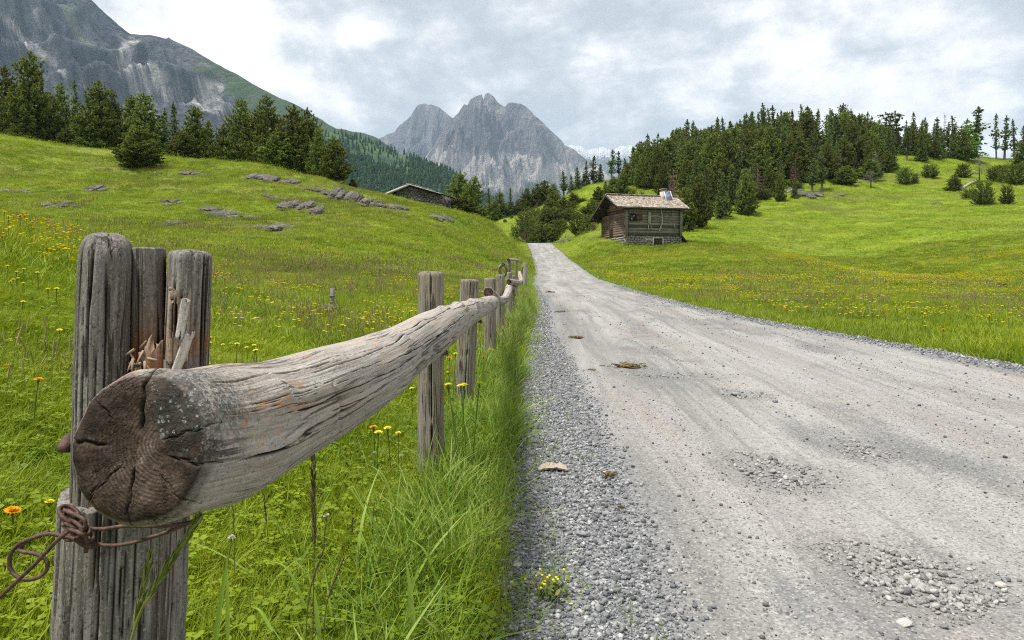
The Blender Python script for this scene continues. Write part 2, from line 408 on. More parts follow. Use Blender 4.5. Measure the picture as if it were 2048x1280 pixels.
def build_ground():
    th = np.concatenate([np.linspace(-180, -60, 30)[:-1], np.linspace(-60, -43, 20)[:-1], np.linspace(-43, 43, 900), np.linspace(43, 60, 20)[1:], np.linspace(60, 180, 30)[1:]])
    th = np.radians(th)
    r = np.concatenate([[0.01, .3, .6], np.geomspace(0.8, 260, 470), np.geomspace(266, 12500, 42)])
    rr, tt = np.meshgrid(r, th, indexing='ij')
    x, y = rr * np.sin(tt), rr * np.cos(tt); z = land(x, y)
    V = np.stack([x, y, z], -1).reshape(-1, 3)
    X, Y, Rr = V[:, 0], V[:, 1], np.hypot(V[:, 0], V[:, 1])
    px = CX + F * X / np.maximum(Y, .1)
    # flower bands on the right meadow and beside the crest of the left bank
    right = (X > road_xr(Y) + .5) & (Y > 8) & (Y < 75)
    fl = np.where(right, np.clip(0.25 + 1.3 * fbm(X / 16, Y / 3.5, seed=21, octs=3), 0, 1) * sstep(78, 62, Y), 0)
    left = (X < road_xl(Y) - 1) & (Y > 8) & (Y < 34)
    fl = np.where(left, np.clip(0.05 + 1.2 * fbm(X / 7, Y / 3, seed=22, octs=3), 0, .8), fl)
    dry = np.where(left, sstep(18, 24, Y) * sstep(36, 29, Y) * .5, 0)
    ridge = (X < -1) & (Y > 60) & (Y < 110)
    dry = np.maximum(dry, np.where(ridge, np.clip(.1 + 1.1 * fbm(X / 9, Y / 4, seed=24, octs=3), 0, .8), 0))
    dry = np.maximum(dry, np.where(right, np.clip(-.1 + 1.0 * fbm(X / 14, Y / 4, seed=25, octs=3), 0, .6), 0))
    edge = np.maximum(road_xl(Y) - X, X - road_xr(Y))
    soil = np.where((Y > -20) & (Y < 140), sstep(.5, .0, edge), 0)
    wood = (px > 1240) & (Y > 100) & (Y < 215)
    soil = np.maximum(soil, np.where(wood, np.clip(.0 + 1.2 * fbm(X / 8, Y / 8, seed=26, octs=3), 0, .6) * sstep(2000, 1800, px) , 0))
    nearb = (Rr > 25) & (Rr < 170); bs = np.zeros(len(X)); bs[nearb] = bare(X[nearb], Y[nearb])
    soil = np.maximum(soil, np.clip(bs * 1.3 + .5 * fbm(X / 1.2, Y / 1.2, seed=27, octs=3) * (bs > .1), 0, 1))
    me = mesh_np('ground', V, grid_faces(len(r), len(th)), M_MEADOW, {'flower': fl, 'dry': dry, 'soil': soil})
    tag(link('ground', me), 'rolling alpine meadow ground with grass', None, None, 'structure')
build_ground()

# ---- gravel road
POT = [(1835, 1150, 170, 66), (1560, 940, 105, 34), (1728, 893, 60, 20), (1330, 745, 110, 10), (1480, 780, 50, 9)]
def road_pt(px, py):
    d = 1570.0 / (py - 523.0)
    return np.array([(px - CX) / F * d, d])
POTW = []
for (px, py, rx, ry) in POT:
    c = road_pt(px, py); d2 = road_pt(px, py - ry)[1]; POTW.append((c[0], c[1], rx / F * c[1], d2 - c[1]))
def road_relief(x, y):
    s = sstep(60, 15, y)
    z = 0.012 * fbm(x / .35, y / 1.6, seed=40, octs=4) + 0.006 * fbm(x / .07, y / .12, seed=41, octs=3) * (y < 14)
    u = (x - road_xl(y)) / (road_xr(y) - road_xl(y))
    z = z - 0.03 * np.exp(-((u - .36) / .10)**2) - 0.03 * np.exp(-((u - .76) / .10)**2) + .02 * np.exp(-((u - .56) / .12)**2)
    tread = np.sin(y * 42 + 3 * vn(x * 2, y * .6, seed=44)) * np.clip(vn(x / .5, y / 2.5, seed=43) - .1, 0, 1)
    z = z + .0035 * tread * (y < 16)
    for (cx, cyy, rx, ry) in POTW:
        q = ((x - cx) / rx)**2 + ((y - cyy) / ry)**2
        z = z - (.035 if rx > .2 else .02) * np.exp(-q * 1.3)
    return z * s
def mat_road():
    m, nt = new_mat('gravel_road')
    rc = attr(nt, 'rc'); gm = attr(nt, 'gravelly', 'Fac')
    lane = noise(nt, vscale(nt, rc, (1.5, 0.10, 1)), 1.0, 5, 0.6, 0.4)
    pat = noise(nt, vscale(nt, rc, (0.9, 0.35, 1)), 1.0, 6, 0.65)
    fin = noise(nt, rc, 38, 5, 0.7)
    c = ramp(nt, lane, [(0.32, (0.150, 0.147, 0.140)), (0.46, (0.225, 0.218, 0.205)), (0.55, (0.285, 0.276, 0.260)), (0.70, (0.335, 0.325, 0.308))])
    tr = attr(nt, 'track', 'Fac'); pt = attr(nt, 'pot', 'Fac')
    c = mixc(nt, math_(nt, 'MULTIPLY', ramp(nt, lane, [(.35, .3), (.6, .9)]), tr), c, (0.345, 0.335, 0.315))
    strk = noise(nt, vscale(nt, rc, (7.0, 0.22, 1)), 1.0, 5, 0.65, .3)
    c = mixc(nt, ramp(nt, strk, [(0.52, 0.0), (0.64, .55)]), c, (0.135, 0.132, 0.128))
    tint = noise(nt, vscale(nt, rc, (1.1, 0.14, 1)), 1.0, 4, 0.55)
    c = mixc(nt, ramp(nt, tint, [(0.49, 0.0), (0.63, 0.50)]), c, (0.245, 0.208, 0.180))
    gr = ramp(nt, math_(nt, 'ADD', math_(nt, 'MULTIPLY', pat, 0.75), math_(nt, 'MULTIPLY', fin, 0.25)), [(0.515, 0.0), (0.60, 0.75)])
    c = mixc(nt, gr, c, (0.135, 0.136, 0.138))
    gr = math_(nt, 'SUBTRACT', gr, 0.0)
    c = mixc(nt, math_(nt, 'MULTIPLY', pt, ramp(nt, fin, [(.35, .35), (.6, .8)])), c, (0.165, 0.163, 0.158))
    # loose stones: two sizes of cells, some dark some pale
    v1 = voro(nt, rc, 46, out='Color'); d1 = voro(nt, rc, 46)
    sel1 = node(nt, 'ShaderNodeSeparateColor', {0: v1}).outputs
    stone = math_(nt, 'MULTIPLY', ramp(nt, sel1[0], [(0.80, 0.0), (0.82, 1.0)]), ramp(nt, d1, [(0.30, 1.0), (0.42, 0.0)]))
    sc = ramp(nt, sel1[1], [(0.0, (0.07, 0.07, 0.075)), (0.55, (0.16, 0.16, 0.16)), (1.0, (0.38, 0.37, 0.35))])
    c = mixc(nt, math_(nt, 'MULTIPLY', stone, 0.85), c, sc)
    v2 = voro(nt, rc, 130, out='Color'); s2 = node(nt, 'ShaderNodeSeparateColor', {0: v2}).outputs[0]
    c = mixc(nt, ramp(nt, s2, [(0.62, 0.0), (0.98, 0.65)]), c, (0.10, 0.098, 0.095))
    c = mixc(nt, ramp(nt, s2, [(0.03, 0.5), (0.2, 0.0)]), c, (0.42, 0.41, 0.39))
    # blue grey loose gravel of the verges
    g3 = node(nt, 'ShaderNodeSeparateColor', {0: voro(nt, rc, 70, out='Color')}).outputs
    gc = ramp(nt, g3[0], [(0.0, (0.09, 0.093, 0.10)), (0.5, (0.17, 0.174, 0.18)), (0.85, (0.25, 0.252, 0.258)), (1.0, (0.42, 0.42, 0.415))])
    c = mixc(nt, math_(nt, 'MULTIPLY', gm, 0.9), c, gc)
    h = math_(nt, 'ADD', math_(nt, 'MULTIPLY', stone, 0.5), math_(nt, 'MULTIPLY', fin, 0.6))
    h = math_(nt, 'ADD', h, math_(nt, 'MULTIPLY', s2, 0.25))
    finish(nt, c, 0.92, bump(nt, h, 0.75, 0.012), 0.12)
    return m
def strip_l(y): return np.interp(y, [0, 2, 5, 8, 11, 16, 30, 60], [.62, .6, .64, .56, .45, .42, .3, .2])
def build_road():
    ys = np.concatenate([np.arange(-4, 1.2, .3), np.geomspace(1.2, 14, 520), np.geomspace(14.15, 146, 300)])
    nu = 190; us = np.linspace(-.03, 1.03, nu)
    xl, xr = road_xl(ys)[:, None], road_xr(ys)[:, None]
    ed = .10 * fbm(ys / .8, ys * 0, seed=46, octs=4)[:, None]; ed2 = .12 * fbm(ys / .9, ys * 0 + 7, seed=47, octs=4)[:, None]
    x = (xl + ed) + (xr + ed2 - xl - ed) * us[None, :]
    y = np.broadcast_to(ys[:, None], x.shape)
    z = road_z(y) + .004 + road_relief(x, y)
    e = np.minimum(us, 1 - us); z = z - .06 * (1 - sstep(-.03, .012, e))[None, :]
    sl_ = strip_l(ys)[:, None] + .16 * fbm(x / .3, y / .5, seed=48, octs=4)
    gl = sstep(.14, -.10, (x - xl) - sl_); gr = sstep(.12, -.10, (xr - x) - .38 * sstep(3, 8, y) * sstep(120, 20, y) - .12 * fbm(x / .4, y / .8, seed=49, octs=3))
    g = np.maximum(gl, gr)
    pot = np.zeros_like(x)
    for (cx, cyy, rx, ry) in POTW:
        q = ((x - cx) / rx)**2 + ((y - cyy) / ry)**2
        pot = np.maximum(pot, sstep(2.6, .3, q + 1.1 * fbm(x / .12, y / .2, seed=50, octs=3)))
    uu = (x - xl) / (xr - xl) + .015 * fbm(y / 5, x * 0, seed=51, octs=3)
    track = np.exp(-((uu - .30) / .085)**2) + np.exp(-((uu - .68) / .08)**2) + .6 * np.exp(-((uu - .48) / .05)**2) + .5 * np.exp(-((uu - .86) / .04)**2)
    V = np.stack([x, y, z], -1).reshape(-1, 3)
    rc = np.stack([x - xl, y, z * 0], -1).reshape(-1, 3)
    me = mesh_np('road', V, grid_faces(len(ys), nu), mat_road(), {'rc': rc, 'gravelly': g.ravel(), 'pot': pot.ravel(), 'track': track.ravel()})
    tag(link('road', me), 'pale dusty gravel road climbing over the crest', None, None, 'structure')
build_road()
def road_surface(x, y): return road_z(y) + .004 + road_relief(x, y)

# ---- mountains
def mat_rock(name, kind):
    m, nt = new_mat(name)
    mc = attr(nt, 'mc')            # x along the range (m), y down the slope (m), z height share
    hs = attr(nt, 'hs', 'Fac'); gm = attr(nt, 'green', 'Fac'); sm = attr(nt, 'scree', 'Fac')
    n1 = noise(nt, vscale(nt, mc, (.010, .003, 0)), 1.0, 8, 0.68, .6)
    n2 = noise(nt, vscale(nt, mc, (.004, .012, 0)), 1.0, 7, 0.65, 1.2)
    n3 = noise(nt, mc, .035, 6, 0.7)
    n4 = noise(nt, vscale(nt, mc, (.028, .0045, 0) if kind == 'far' else (.0075, .024, 0)), 1.0, 9, 0.70, .5 if kind == 'far' else 1.6)
    if kind == 'far':
        c = ramp(nt, n1, [(0.32, (0.09, 0.088, 0.098)), (0.5, (0.22, 0.205, 0.205)), (0.66, (0.36, 0.325, 0.305))])
        sc = ramp(nt, n1, [(0.32, (0.34, 0.31, 0.295)), (0.5, (0.52, 0.47, 0.44)), (0.7, (0.64, 0.58, 0.54))])
        gcol = (0.055, 0.085, 0.04)
    else:
        c = ramp(nt, n2, [(0.36, (0.045, 0.055, 0.072)), (0.5, (0.115, 0.128, 0.145)), (0.62, (0.19, 0.198, 0.205)), (0.76, (0.40, 0.395, 0.385))])
        sc = ramp(nt, n2, [(0.32, (0.26, 0.26, 0.26)), (0.5, (0.42, 0.41, 0.395)), (0.7, (0.60, 0.58, 0.555))])
        gcol = (0.075, 0.12, 0.045)
    c = mixc(nt, ramp(nt, n3, [(0.35, 0.55), (0.5, 0.0)]), c, (0.05, 0.05, 0.058))
    c = mixc(nt, ramp(nt, n4, [(0.38, 0.75), (0.50, 0.0)]), c, (0.035, 0.038, 0.048))
    c = mixc(nt, ramp(nt, n4, [(0.56, 0.0), (0.68, 0.45)]), c, (0.34, 0.315, 0.30))
    c = mixc(nt, ramp(nt, math_(nt, 'ADD', sm, math_(nt, 'MULTIPLY', math_(nt, 'SUBTRACT', n1 if kind == 'far' else n2, 0.5), 1.7)), [(0.40, 0.0), (0.62, 1.0)]), c, sc)
    g = math_(nt, 'ADD', gm, math_(nt, 'MULTIPLY', math_(nt, 'SUBTRACT', n2, 0.5), 1.6))
    c = mixc(nt, ramp(nt, g, [(0.42, 0.0), (0.60, 0.95)]), c, gcol)
    sn = attr(nt, 'snow', 'Fac')
    c = mixc(nt, ramp(nt, math_(nt, 'ADD', sn, math_(nt, 'MULTIPLY', math_(nt, 'SUBTRACT', n3, 0.5), 0.8)), [(0.48, 0.0), (0.54, 1.0)]), c, (0.85, 0.87, 0.9))
    h = math_(nt, 'ADD', math_(nt, 'MULTIPLY', n1 if kind == 'far' else n2, 0.6), math_(nt, 'ADD', math_(nt, 'MULTIPLY', n3, 0.5), math_(nt, 'MULTIPLY', n4, .8)))
    finish(nt, c, 0.95, bump(nt, h, 1.0, 130 if kind == 'far' else 55), 0.05)
    return m
def mountain(name, label, sil, dc, df, db, base, mat, seed, spur, prof, cols, rows, slant=0.0, feats=None, jag=0.0, relief=1.0):
    sil = np.array(sil, float)
    px = np.linspace(sil[0, 0], sil[-1, 0], cols)
    X = (px - CX) / F * dc
    zc = CZ + (HY - np.interp(px, sil[:, 0], sil[:, 1])) / F * dc
    zc = zc + jag * fbm(X / (spur * .22), X * 0, seed=seed + 5, octs=5)
    t = np.concatenate([np.linspace(-1, 0, max(rows // 6, 8))[:-1], np.linspace(0, 1, rows)])
    T, XX = np.meshgrid(t, X, indexing='ij'); ZC = np.broadcast_to(zc, T.shape)
    tf = np.clip(T, 0, 1)
    Y = np.where(T >= 0, dc - T * (dc - df), dc - T * (db - dc))
    H = ZC - base
    warp = XX + slant * (dc - Y) + .25 * spur * fbm(XX / spur, Y / spur, seed=seed, octs=3)
    rid = fbm(warp / spur, Y / (spur * 3.2), seed=seed + 1, octs=5, ridged=True, gain=.55)
    det = fbm(XX / (spur * .3), Y / (spur * .5), seed=seed + 2, octs=5, ridged=True)
    fl = np.where(T >= 0, prof(tf), np.clip(1 + T, 0, 1)**1.2)
    env = np.where(T >= 0, np.clip(tf / .10, 0, 1) * (1 - tf)**.7, 0)
    Z = base + H * fl + np.abs(H) * env * relief * (.42 * (rid - .50) + .12 * (det - .35))
    # the slope in front never rises above the crest line
    Z = np.where(T >= 0, np.minimum(Z, CZ + (ZC - CZ) * (Y / dc) * (1 - .06 * np.clip(tf * 12, 0, 1)) ), Z)
    V = np.stack([XX, Y, Z], -1).reshape(-1, 3)
    pxg = np.broadcast_to(px, T.shape)
    hs = np.clip((Z - base) / (zc.max() - base), 0, 1)
    pyg = HY - (Z - CZ) / Y * F; pxv = CX + XX / Y * F
    at = {'mc': np.stack([XX + slant * (dc - Y) * .8, (dc - Y) * 1.0, Z], -1).reshape(-1, 3), 'hs': hs.ravel()}
    for k in ('green', 'scree', 'snow'):
        at[k] = (feats[k](pxv, pyg, tf, hs, rid) + np.zeros_like(T)).ravel() if k in feats else np.zeros(T.size)
    me = mesh_np(name, V, grid_faces(len(t), cols), mat, at)
    return tag(link(name, me), label, None, None, 'structure')

# central peak: two summits, the left one a little farther back
SIL_C = [(640,420),(700,352),(758,276),(790,262),(800,250),(812,241),(822,232),(835,210),(850,205),(862,212),(880,222),(905,232),(918,224),(928,206),(935,208),(942,196),(950,190),(956,189),(962,186),(967,200),(969,187),(978,185),(986,194),(995,205),(1010,209),(1016,207),(1032,208),(1040,207),(1052,213),(1068,228),(1085,242),(1100,258),(1118,274),(1130,288),(1150,300),(1168,313),(1190,318),(1215,345),(1260,385),(1330,430)]
M_FAR = mat_rock('far_rock', 'far'); M_NEARROCK = mat_rock('near_mountain_rock', 'near')
def prof_c(t): return np.where(t < .25, 1 - 1.55 * t, (1 - .3875) * (1 - (t - .25) / .75)**1.15)
def line_mask(px, py, a, b, wd):
    """closeness to a straight feature on the mountain face"""
    ax, ay = a; bx, by = b; L2 = (bx - ax)**2 + (by - ay)**2
    s = np.clip(((px - ax) * (bx - ax) + (py - ay) * (by - ay)) / L2, 0, 1)
    d = np.hypot(px - ax - s * (bx - ax), py - ay - s * (by - ay))
    return np.exp(-(d / wd)**2)
SIL_CL = [(600,440),(700,350),(758,276),(790,262),(800,250),(812,241),(822,232),(835,210),(850,205),(857,208),(862,206),(880,217),(905,235),(940,250),(1000,300),(1060,380)]
SIL_CR = [(790,420),(830,345),(860,300),(880,270),(900,240),(908,233),(918,224),(928,206),(935,208),(942,196),(950,190),(957,188),(963,186),(967,199),(970,187),(978,185),(986,194),(995,205),(1010,211),(1016,207),(1032,208),(1040,207),(1052,213),(1068,228),(1085,242),(1100,258),(1118,274),(1130,288),(1150,300),(1168,313),(1190,330),(1215,352),(1260,390),(1330,440)]
mountain('mountain', 'grey double-topped peak behind, left shoulder of the central mountain', SIL_CL, 7600, 5200, 9000, 40, M_FAR, 101, 520, prof_c, 260, 130, .35,
    {'scree': lambda px, py, t, h, r: .10 + .35 * sstep(330, 380, py), 'snow': lambda px, py, t, h, r: .36 * np.exp(-((px - 885) / 30)**2 - ((py - 232) / 16)**2), 'green': lambda px, py, t, h, r: 0 * t}, 18)
mountain('mountain', 'jagged grey central peak with pale scree slopes', SIL_CR, 6400, 3600, 8200, 30, M_FAR, 111, 430, prof_c, 560, 300, .85,
    {'scree': lambda px, py, t, h, r: .02 + .68 * sstep(-10, 45, py - (272 + .10 * np.abs(px - 950))) * (1 - .55 * sstep(1000, 1100, px) * sstep(360, 300, py)),
     'green': lambda px, py, t, h, r: .75 * sstep(318, 400, py + .02 * (px - 950)) - .12 + .18 * np.exp(-((px - 1045) / 30)**2 - ((py - 238) / 14)**2)}, 26)
# snow covered mountains far behind, half in cloud
SIL_S = [(1100,330),(1140,292),(1160,291),(1180,298),(1205,294),(1225,300),(1245,293),(1262,292),(1285,298),(1320,305),(1360,330)]
mountain('mountain', 'distant snow covered mountain ridge under cloud', SIL_S, 11000, 9000, 12800, 40, M_FAR, 121, 800, lambda t: 1 - t, 120, 50, 0,
    {'snow': lambda px, py, t, h, r: .15 + .5 * sstep(345, 300, py), 'scree': lambda px, py, t, h, r: .2 + 0 * t}, 40)
# left mountain
SIL_L = [(-900,-240),(-500,-200),(-200,-180),(0,-130),(90,-80),(185,0),(210,25),(240,52),(262,68),(275,69),(300,70),(333,77),(336,73),(345,80),(385,98),(410,113),(440,130),(480,152),(520,176),(560,196),(582,206),(600,214),(640,237),(672,256),(690,258),(705,262),(720,264),(745,272),(765,284),(800,310),(900,370),(1000,420)]
def prof_l(t): return (1 - t)**1.05
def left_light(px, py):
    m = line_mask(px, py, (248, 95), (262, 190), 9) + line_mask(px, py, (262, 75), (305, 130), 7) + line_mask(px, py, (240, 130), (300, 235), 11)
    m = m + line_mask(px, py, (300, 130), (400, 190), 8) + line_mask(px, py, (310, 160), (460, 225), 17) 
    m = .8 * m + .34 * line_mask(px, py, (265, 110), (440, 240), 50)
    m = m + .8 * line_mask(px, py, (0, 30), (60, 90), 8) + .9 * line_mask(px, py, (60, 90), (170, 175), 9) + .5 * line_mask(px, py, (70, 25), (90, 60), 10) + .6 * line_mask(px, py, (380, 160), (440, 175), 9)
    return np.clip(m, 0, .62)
mountain('mountain', 'steep blue grey mountain flank with pale folded rock bands', SIL_L, 2700, 1250, 3600, 20, M_NEARROCK, 131, 260, prof_l, 620, 300, .5,
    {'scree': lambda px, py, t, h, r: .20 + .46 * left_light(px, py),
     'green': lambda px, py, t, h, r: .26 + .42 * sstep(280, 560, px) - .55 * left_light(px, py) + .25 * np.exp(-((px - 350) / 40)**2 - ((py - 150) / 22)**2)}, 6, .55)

# wooded hill below it: the hill, then the wood on it as one mass
SIL_W = [(300,380),(420,330),(520,298),(600,272),(640,264),(690,272),(725,283),(760,296),(800,312),(850,330),(880,341),(905,352),(930,372),(960,395),(1010,420),(1080,450)]
m_fl, nt_ = new_mat('forest_floor')
p_ = node(nt_, 'ShaderNodeNewGeometry').outputs['Position']
finish(nt_, ramp(nt_, noise(nt_, p_, .012, 5, .6), [(.4, (.028, .05, .03)), (.6, (.06, .10, .045))]), .95, None, .05)
SW = np.array(SIL_W, float)
def wood_h(x, y):
    """height of the wooded hill"""
    dc, df = 1500.0, 560.0
    px = CX + x / dc * F
    zc = CZ + (HY + 5 - np.interp(px, SW[:, 0], SW[:, 1])) / F * dc
    t = (dc - y) / (dc - df)
    z = np.where(t >= 0, 6 + (zc - 6) * (1 - np.clip(t, 0, 1))**1.1, 6 + (zc - 6) * np.clip(1 + t * 1.5, 0, 1))
    return z + 10 * fbm(x / 130, y / 150, seed=61, octs=3) * np.clip(t * 3, 0, 1) * np.clip(1 - t, 0, 1)
def build_wood_hill():
    xs = np.linspace((SW[0, 0] - CX) / F * 1500, (SW[-1, 0] - CX) / F * 1500, 160); ys = np.linspace(560, 2100, 120)
    Y, X = np.meshgrid(ys, xs, indexing='ij')
    me = mesh_np('hill', np.stack([X, Y, wood_h(X, Y)], -1).reshape(-1, 3), grid_faces(120, 160), m_fl)
    tag(link('hill', me), 'far hillside below the mountain covered by wood', None, None, 'structure')
build_wood_hill()

# ---- the air
def build_haze():
    mb = MB(); mb.box((0, 6000, 1000), (26000, 17000, 2100))
    m, nt = new_mat('haze')
    v = node(nt, 'ShaderNodeVolumePrincipled', {'Color': (0.58, 0.78, 1.0, 1), 'Density': 5.5e-5, 'Anisotropy': 0.0})
    o = node(nt, 'ShaderNodeOutputMaterial'); nt.links.new(v.outputs[0], o.inputs['Volume'])
    tag(mb.obj('haze', m), 'thin blue mountain air', None, None, 'stuff')
build_haze()
# ================================================================== TREES
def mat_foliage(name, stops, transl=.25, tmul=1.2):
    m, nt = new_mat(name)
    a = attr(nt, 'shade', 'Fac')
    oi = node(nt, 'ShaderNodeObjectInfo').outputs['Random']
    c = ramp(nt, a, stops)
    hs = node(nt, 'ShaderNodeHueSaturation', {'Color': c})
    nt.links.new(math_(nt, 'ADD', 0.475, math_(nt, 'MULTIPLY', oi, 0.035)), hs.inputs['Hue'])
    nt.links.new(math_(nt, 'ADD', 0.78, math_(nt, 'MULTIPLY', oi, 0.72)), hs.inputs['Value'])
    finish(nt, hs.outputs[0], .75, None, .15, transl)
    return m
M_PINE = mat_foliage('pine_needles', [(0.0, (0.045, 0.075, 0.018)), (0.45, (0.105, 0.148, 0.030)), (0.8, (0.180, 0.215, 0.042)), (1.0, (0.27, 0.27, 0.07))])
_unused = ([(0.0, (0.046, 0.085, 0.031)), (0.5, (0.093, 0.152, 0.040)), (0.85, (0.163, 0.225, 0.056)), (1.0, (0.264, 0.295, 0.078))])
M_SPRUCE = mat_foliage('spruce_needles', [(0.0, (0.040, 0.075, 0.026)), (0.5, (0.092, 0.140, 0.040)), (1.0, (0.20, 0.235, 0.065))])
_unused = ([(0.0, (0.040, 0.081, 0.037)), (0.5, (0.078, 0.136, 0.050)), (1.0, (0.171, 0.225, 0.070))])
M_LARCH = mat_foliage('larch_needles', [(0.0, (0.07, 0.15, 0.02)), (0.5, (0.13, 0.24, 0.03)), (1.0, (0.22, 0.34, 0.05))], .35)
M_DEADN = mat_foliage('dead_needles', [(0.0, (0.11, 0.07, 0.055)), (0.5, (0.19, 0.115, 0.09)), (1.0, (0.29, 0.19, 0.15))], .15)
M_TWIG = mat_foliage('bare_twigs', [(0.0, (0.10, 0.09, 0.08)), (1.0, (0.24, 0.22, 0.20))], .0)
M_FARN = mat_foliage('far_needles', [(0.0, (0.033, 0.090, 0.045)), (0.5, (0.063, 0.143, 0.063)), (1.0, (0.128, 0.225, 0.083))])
def mat_bark():
    m, nt = new_mat('bark')
    p = node(nt, 'ShaderNodeTexCoord').outputs['Object']
    n = noise(nt, vscale(nt, p, (8, 8, 2)), 1.0, 5, .65)
    finish(nt, ramp(nt, n, [(.35, (.06, .048, .04)), (.6, (.17, .145, .125))]), .95, bump(nt, n, .8, .05), .1)
    return m
M_BARK = mat_bark()

def tufts(rg, C, D, k, ln, wd, shade, spread=.75):
    """needle sprays: k thin triangles around each centre C, mostly along D"""
    n = len(C)
    Cc = np.repeat(C, k, 0); Dd = np.repeat(D, k, 0); sh = np.repeat(shade, k)
    L = np.repeat(np.broadcast_to(ln, (n,)), k) * rg.uniform(.65, 1.3, n * k)
    dirs = Dd + rg.normal(0, spread, (n * k, 3)); dirs /= np.linalg.norm(dirs, axis=1)[:, None]
    s = np.cross(dirs, rg.normal(size=(n * k, 3))); s /= np.linalg.norm(s, axis=1)[:, None] + 1e-9
    W = L[:, None] * wd * s
    base = Cc - dirs * L[:, None] * .3
    tip = Cc + dirs * L[:, None] * .8
    mid = Cc + dirs * L[:, None] * .15
    V = np.stack([base, mid + W, tip, mid - W], 1).reshape(-1, 3)
    Fc = np.arange(n * k * 4).reshape(-1, 4)
    shv = np.repeat(np.clip(sh + rg.normal(0, .13, n * k), 0, 1), 4)
    return V, Fc, shv

def conifer(name, seed, H=10.0, Rb=2.0, kind='pine'):
    """returns (trunk mesh, crown mesh) of a conifer H metres tall"""
    rg = np.random.default_rng(seed)
    lean = rg.normal(0, .012, 2)
    def ax(z): return np.stack([lean[0] * z + .12 * np.sin(z * .5 + seed), lean[1] * z + .1 * np.cos(z * .43 + seed), z], -1)
    tb = MB(); zs = np.linspace(-.8, H * .97, 12)
    r0 = .022 * H
    tb.tube(ax(zs), r0 * (1 - np.clip(zs / H, 0, 1))**.8 + .012, 7)
    C, D, S, Ls = [], [], [], []
    if kind == 'pine':      z0, prof, droop = .02, (lambda h: (1 - h)**.58 * (1 - .22 * np.exp(-(h / .10)**2)) * (1 + .14 * math.sin(h * 13 + seed)) + .05), .40
    elif kind == 'spruce':  z0, prof, droop = .06, (lambda h: (1 - h)**.95 + .03), -.05
    elif kind == 'tall':    z0, prof, droop = .24, (lambda h: ((1 - h)**.75 * 1.0 + .07) * (.72 + .36 * math.sin(h * 19 + seed)) * min(1, .45 + (h - .24) * 3)), .08
    elif kind == 'flat':    z0, prof, droop = .30, (lambda h: .55 + .5 * np.sin(h * 21 + seed)), -.02
    elif kind == 'bush':    z0, prof, droop = .0, (lambda h: np.sqrt(np.clip(1 - (h * .96 - .12)**2 * 1.1, 0, 1)) * .98), .5
    elif kind == 'larch':   z0, prof, droop = .12, (lambda h: (1 - h)**.7 * .9 + .06), .1
    else:                   z0, prof, droop = .15, (lambda h: (1 - h)**.6 * .9 + .06), .05   # dead
    dead = kind == 'dead'
    nw = {'pine': 30, 'spruce': 34, 'tall': 20, 'flat': 11, 'bush': 16, 'larch': 26, 'dead': 16}[kind]
    lob = rg.uniform(.75, 1.2, 9)                 # lobes round the tree: uneven outline
    for iw in range(nw):
        h = z0 + (1 - z0) * ((iw + rg.uniform(-.4, .4)) / nw) * .985
        h = min(max(h, z0), .985)
        rad = Rb * prof(h) * rg.uniform(.82, 1.14)
        nb = max(4, int((9 if kind in ('pine', 'bush', 'larch') else 7) * (.45 + .75 * min(1, rad / Rb))))
        if kind == 'flat': nb = 7
        a0 = rg.uniform(0, 6.28)
        for b in range(nb):
            if rg.random() < (.10 if kind in ('pine', 'bush') else .2): continue
            az_ = a0 + b * 6.283 / nb + rg.normal(0, .25)
            q = (az_ / 6.283 * 9) % 9; i0 = int(q); lb = lob[i0] * (1 - q + i0) + lob[(i0 + 1) % 9] * (q - i0)
            rl = rad * lb * rg.uniform(.72, 1.15)
            o = ax(np.array(h * H)); dr = np.array([math.cos(az_), math.sin(az_), 0])
            up = droop * rl * rg.uniform(.6, 1.4)
            sag = .18 * rl if kind in ('spruce', 'flat', 'larch') else 0
            nt_ = max(2, int(rl / (H * .026)))
            if kind == 'flat': nt_ = max(3, int(rl / (H * .022)))
            ss = np.linspace(.28 if kind != 'flat' else .35, 1, nt_)
            pts = o + dr * (rl * ss)[:, None] + np.array([0, 0, 1]) * (up * ss**1.6 - sag * ss)[:, None]
            pts = pts + rg.normal(0, .012 * H, pts.shape) * np.array([1, 1, .7])
            C.append(pts); dd = dr * .8 + np.array([0, 0, .55 if kind in ('pine', 'bush') else .15]); D.append(np.repeat(dd[None], nt_, 0))
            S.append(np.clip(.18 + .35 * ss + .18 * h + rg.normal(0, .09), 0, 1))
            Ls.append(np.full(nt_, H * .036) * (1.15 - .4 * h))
            if rg.random() < (.9 if (dead or kind in ('tall', 'flat')) else .25) and rl > .05 * H:
                tb.tube([o, o + dr * rl * .5 + np.array([0, 0, .5 * (up - sag) * .6]), o + dr * rl * .95 + np.array([0, 0, up - sag])], [r0 * .22 * (1 - h) + .015, r0 * .12 + .008, .008], 4, cap=False)
    # leader
    top = ax(np.linspace(.93, 1.0, 5) * H); C.append(top); D.append(np.repeat(np.array([[0, 0, 1.0]]), 5, 0)); S.append(np.full(5, .6)); Ls.append(np.full(5, H * .028))
    C, D, S, Ls = np.vstack(C), np.vstack(D), np.concatenate(S), np.concatenate(Ls)
    k = {'pine': 15, 'spruce': 12, 'tall': 12, 'flat': 16, 'bush': 18, 'larch': 10, 'dead': 6}[kind]
    V, Fc, sh = tufts(rg, C, D, k, Ls * 1.18, .21 if kind != 'dead' else .07, S)
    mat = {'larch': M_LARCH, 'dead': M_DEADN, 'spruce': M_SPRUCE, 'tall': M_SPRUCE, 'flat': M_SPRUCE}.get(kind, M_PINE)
    return tb.mesh(name + '_trunk', M_BARK, True), mesh_np(name + '_crown', V, Fc, mat, {'shade': sh}, False)

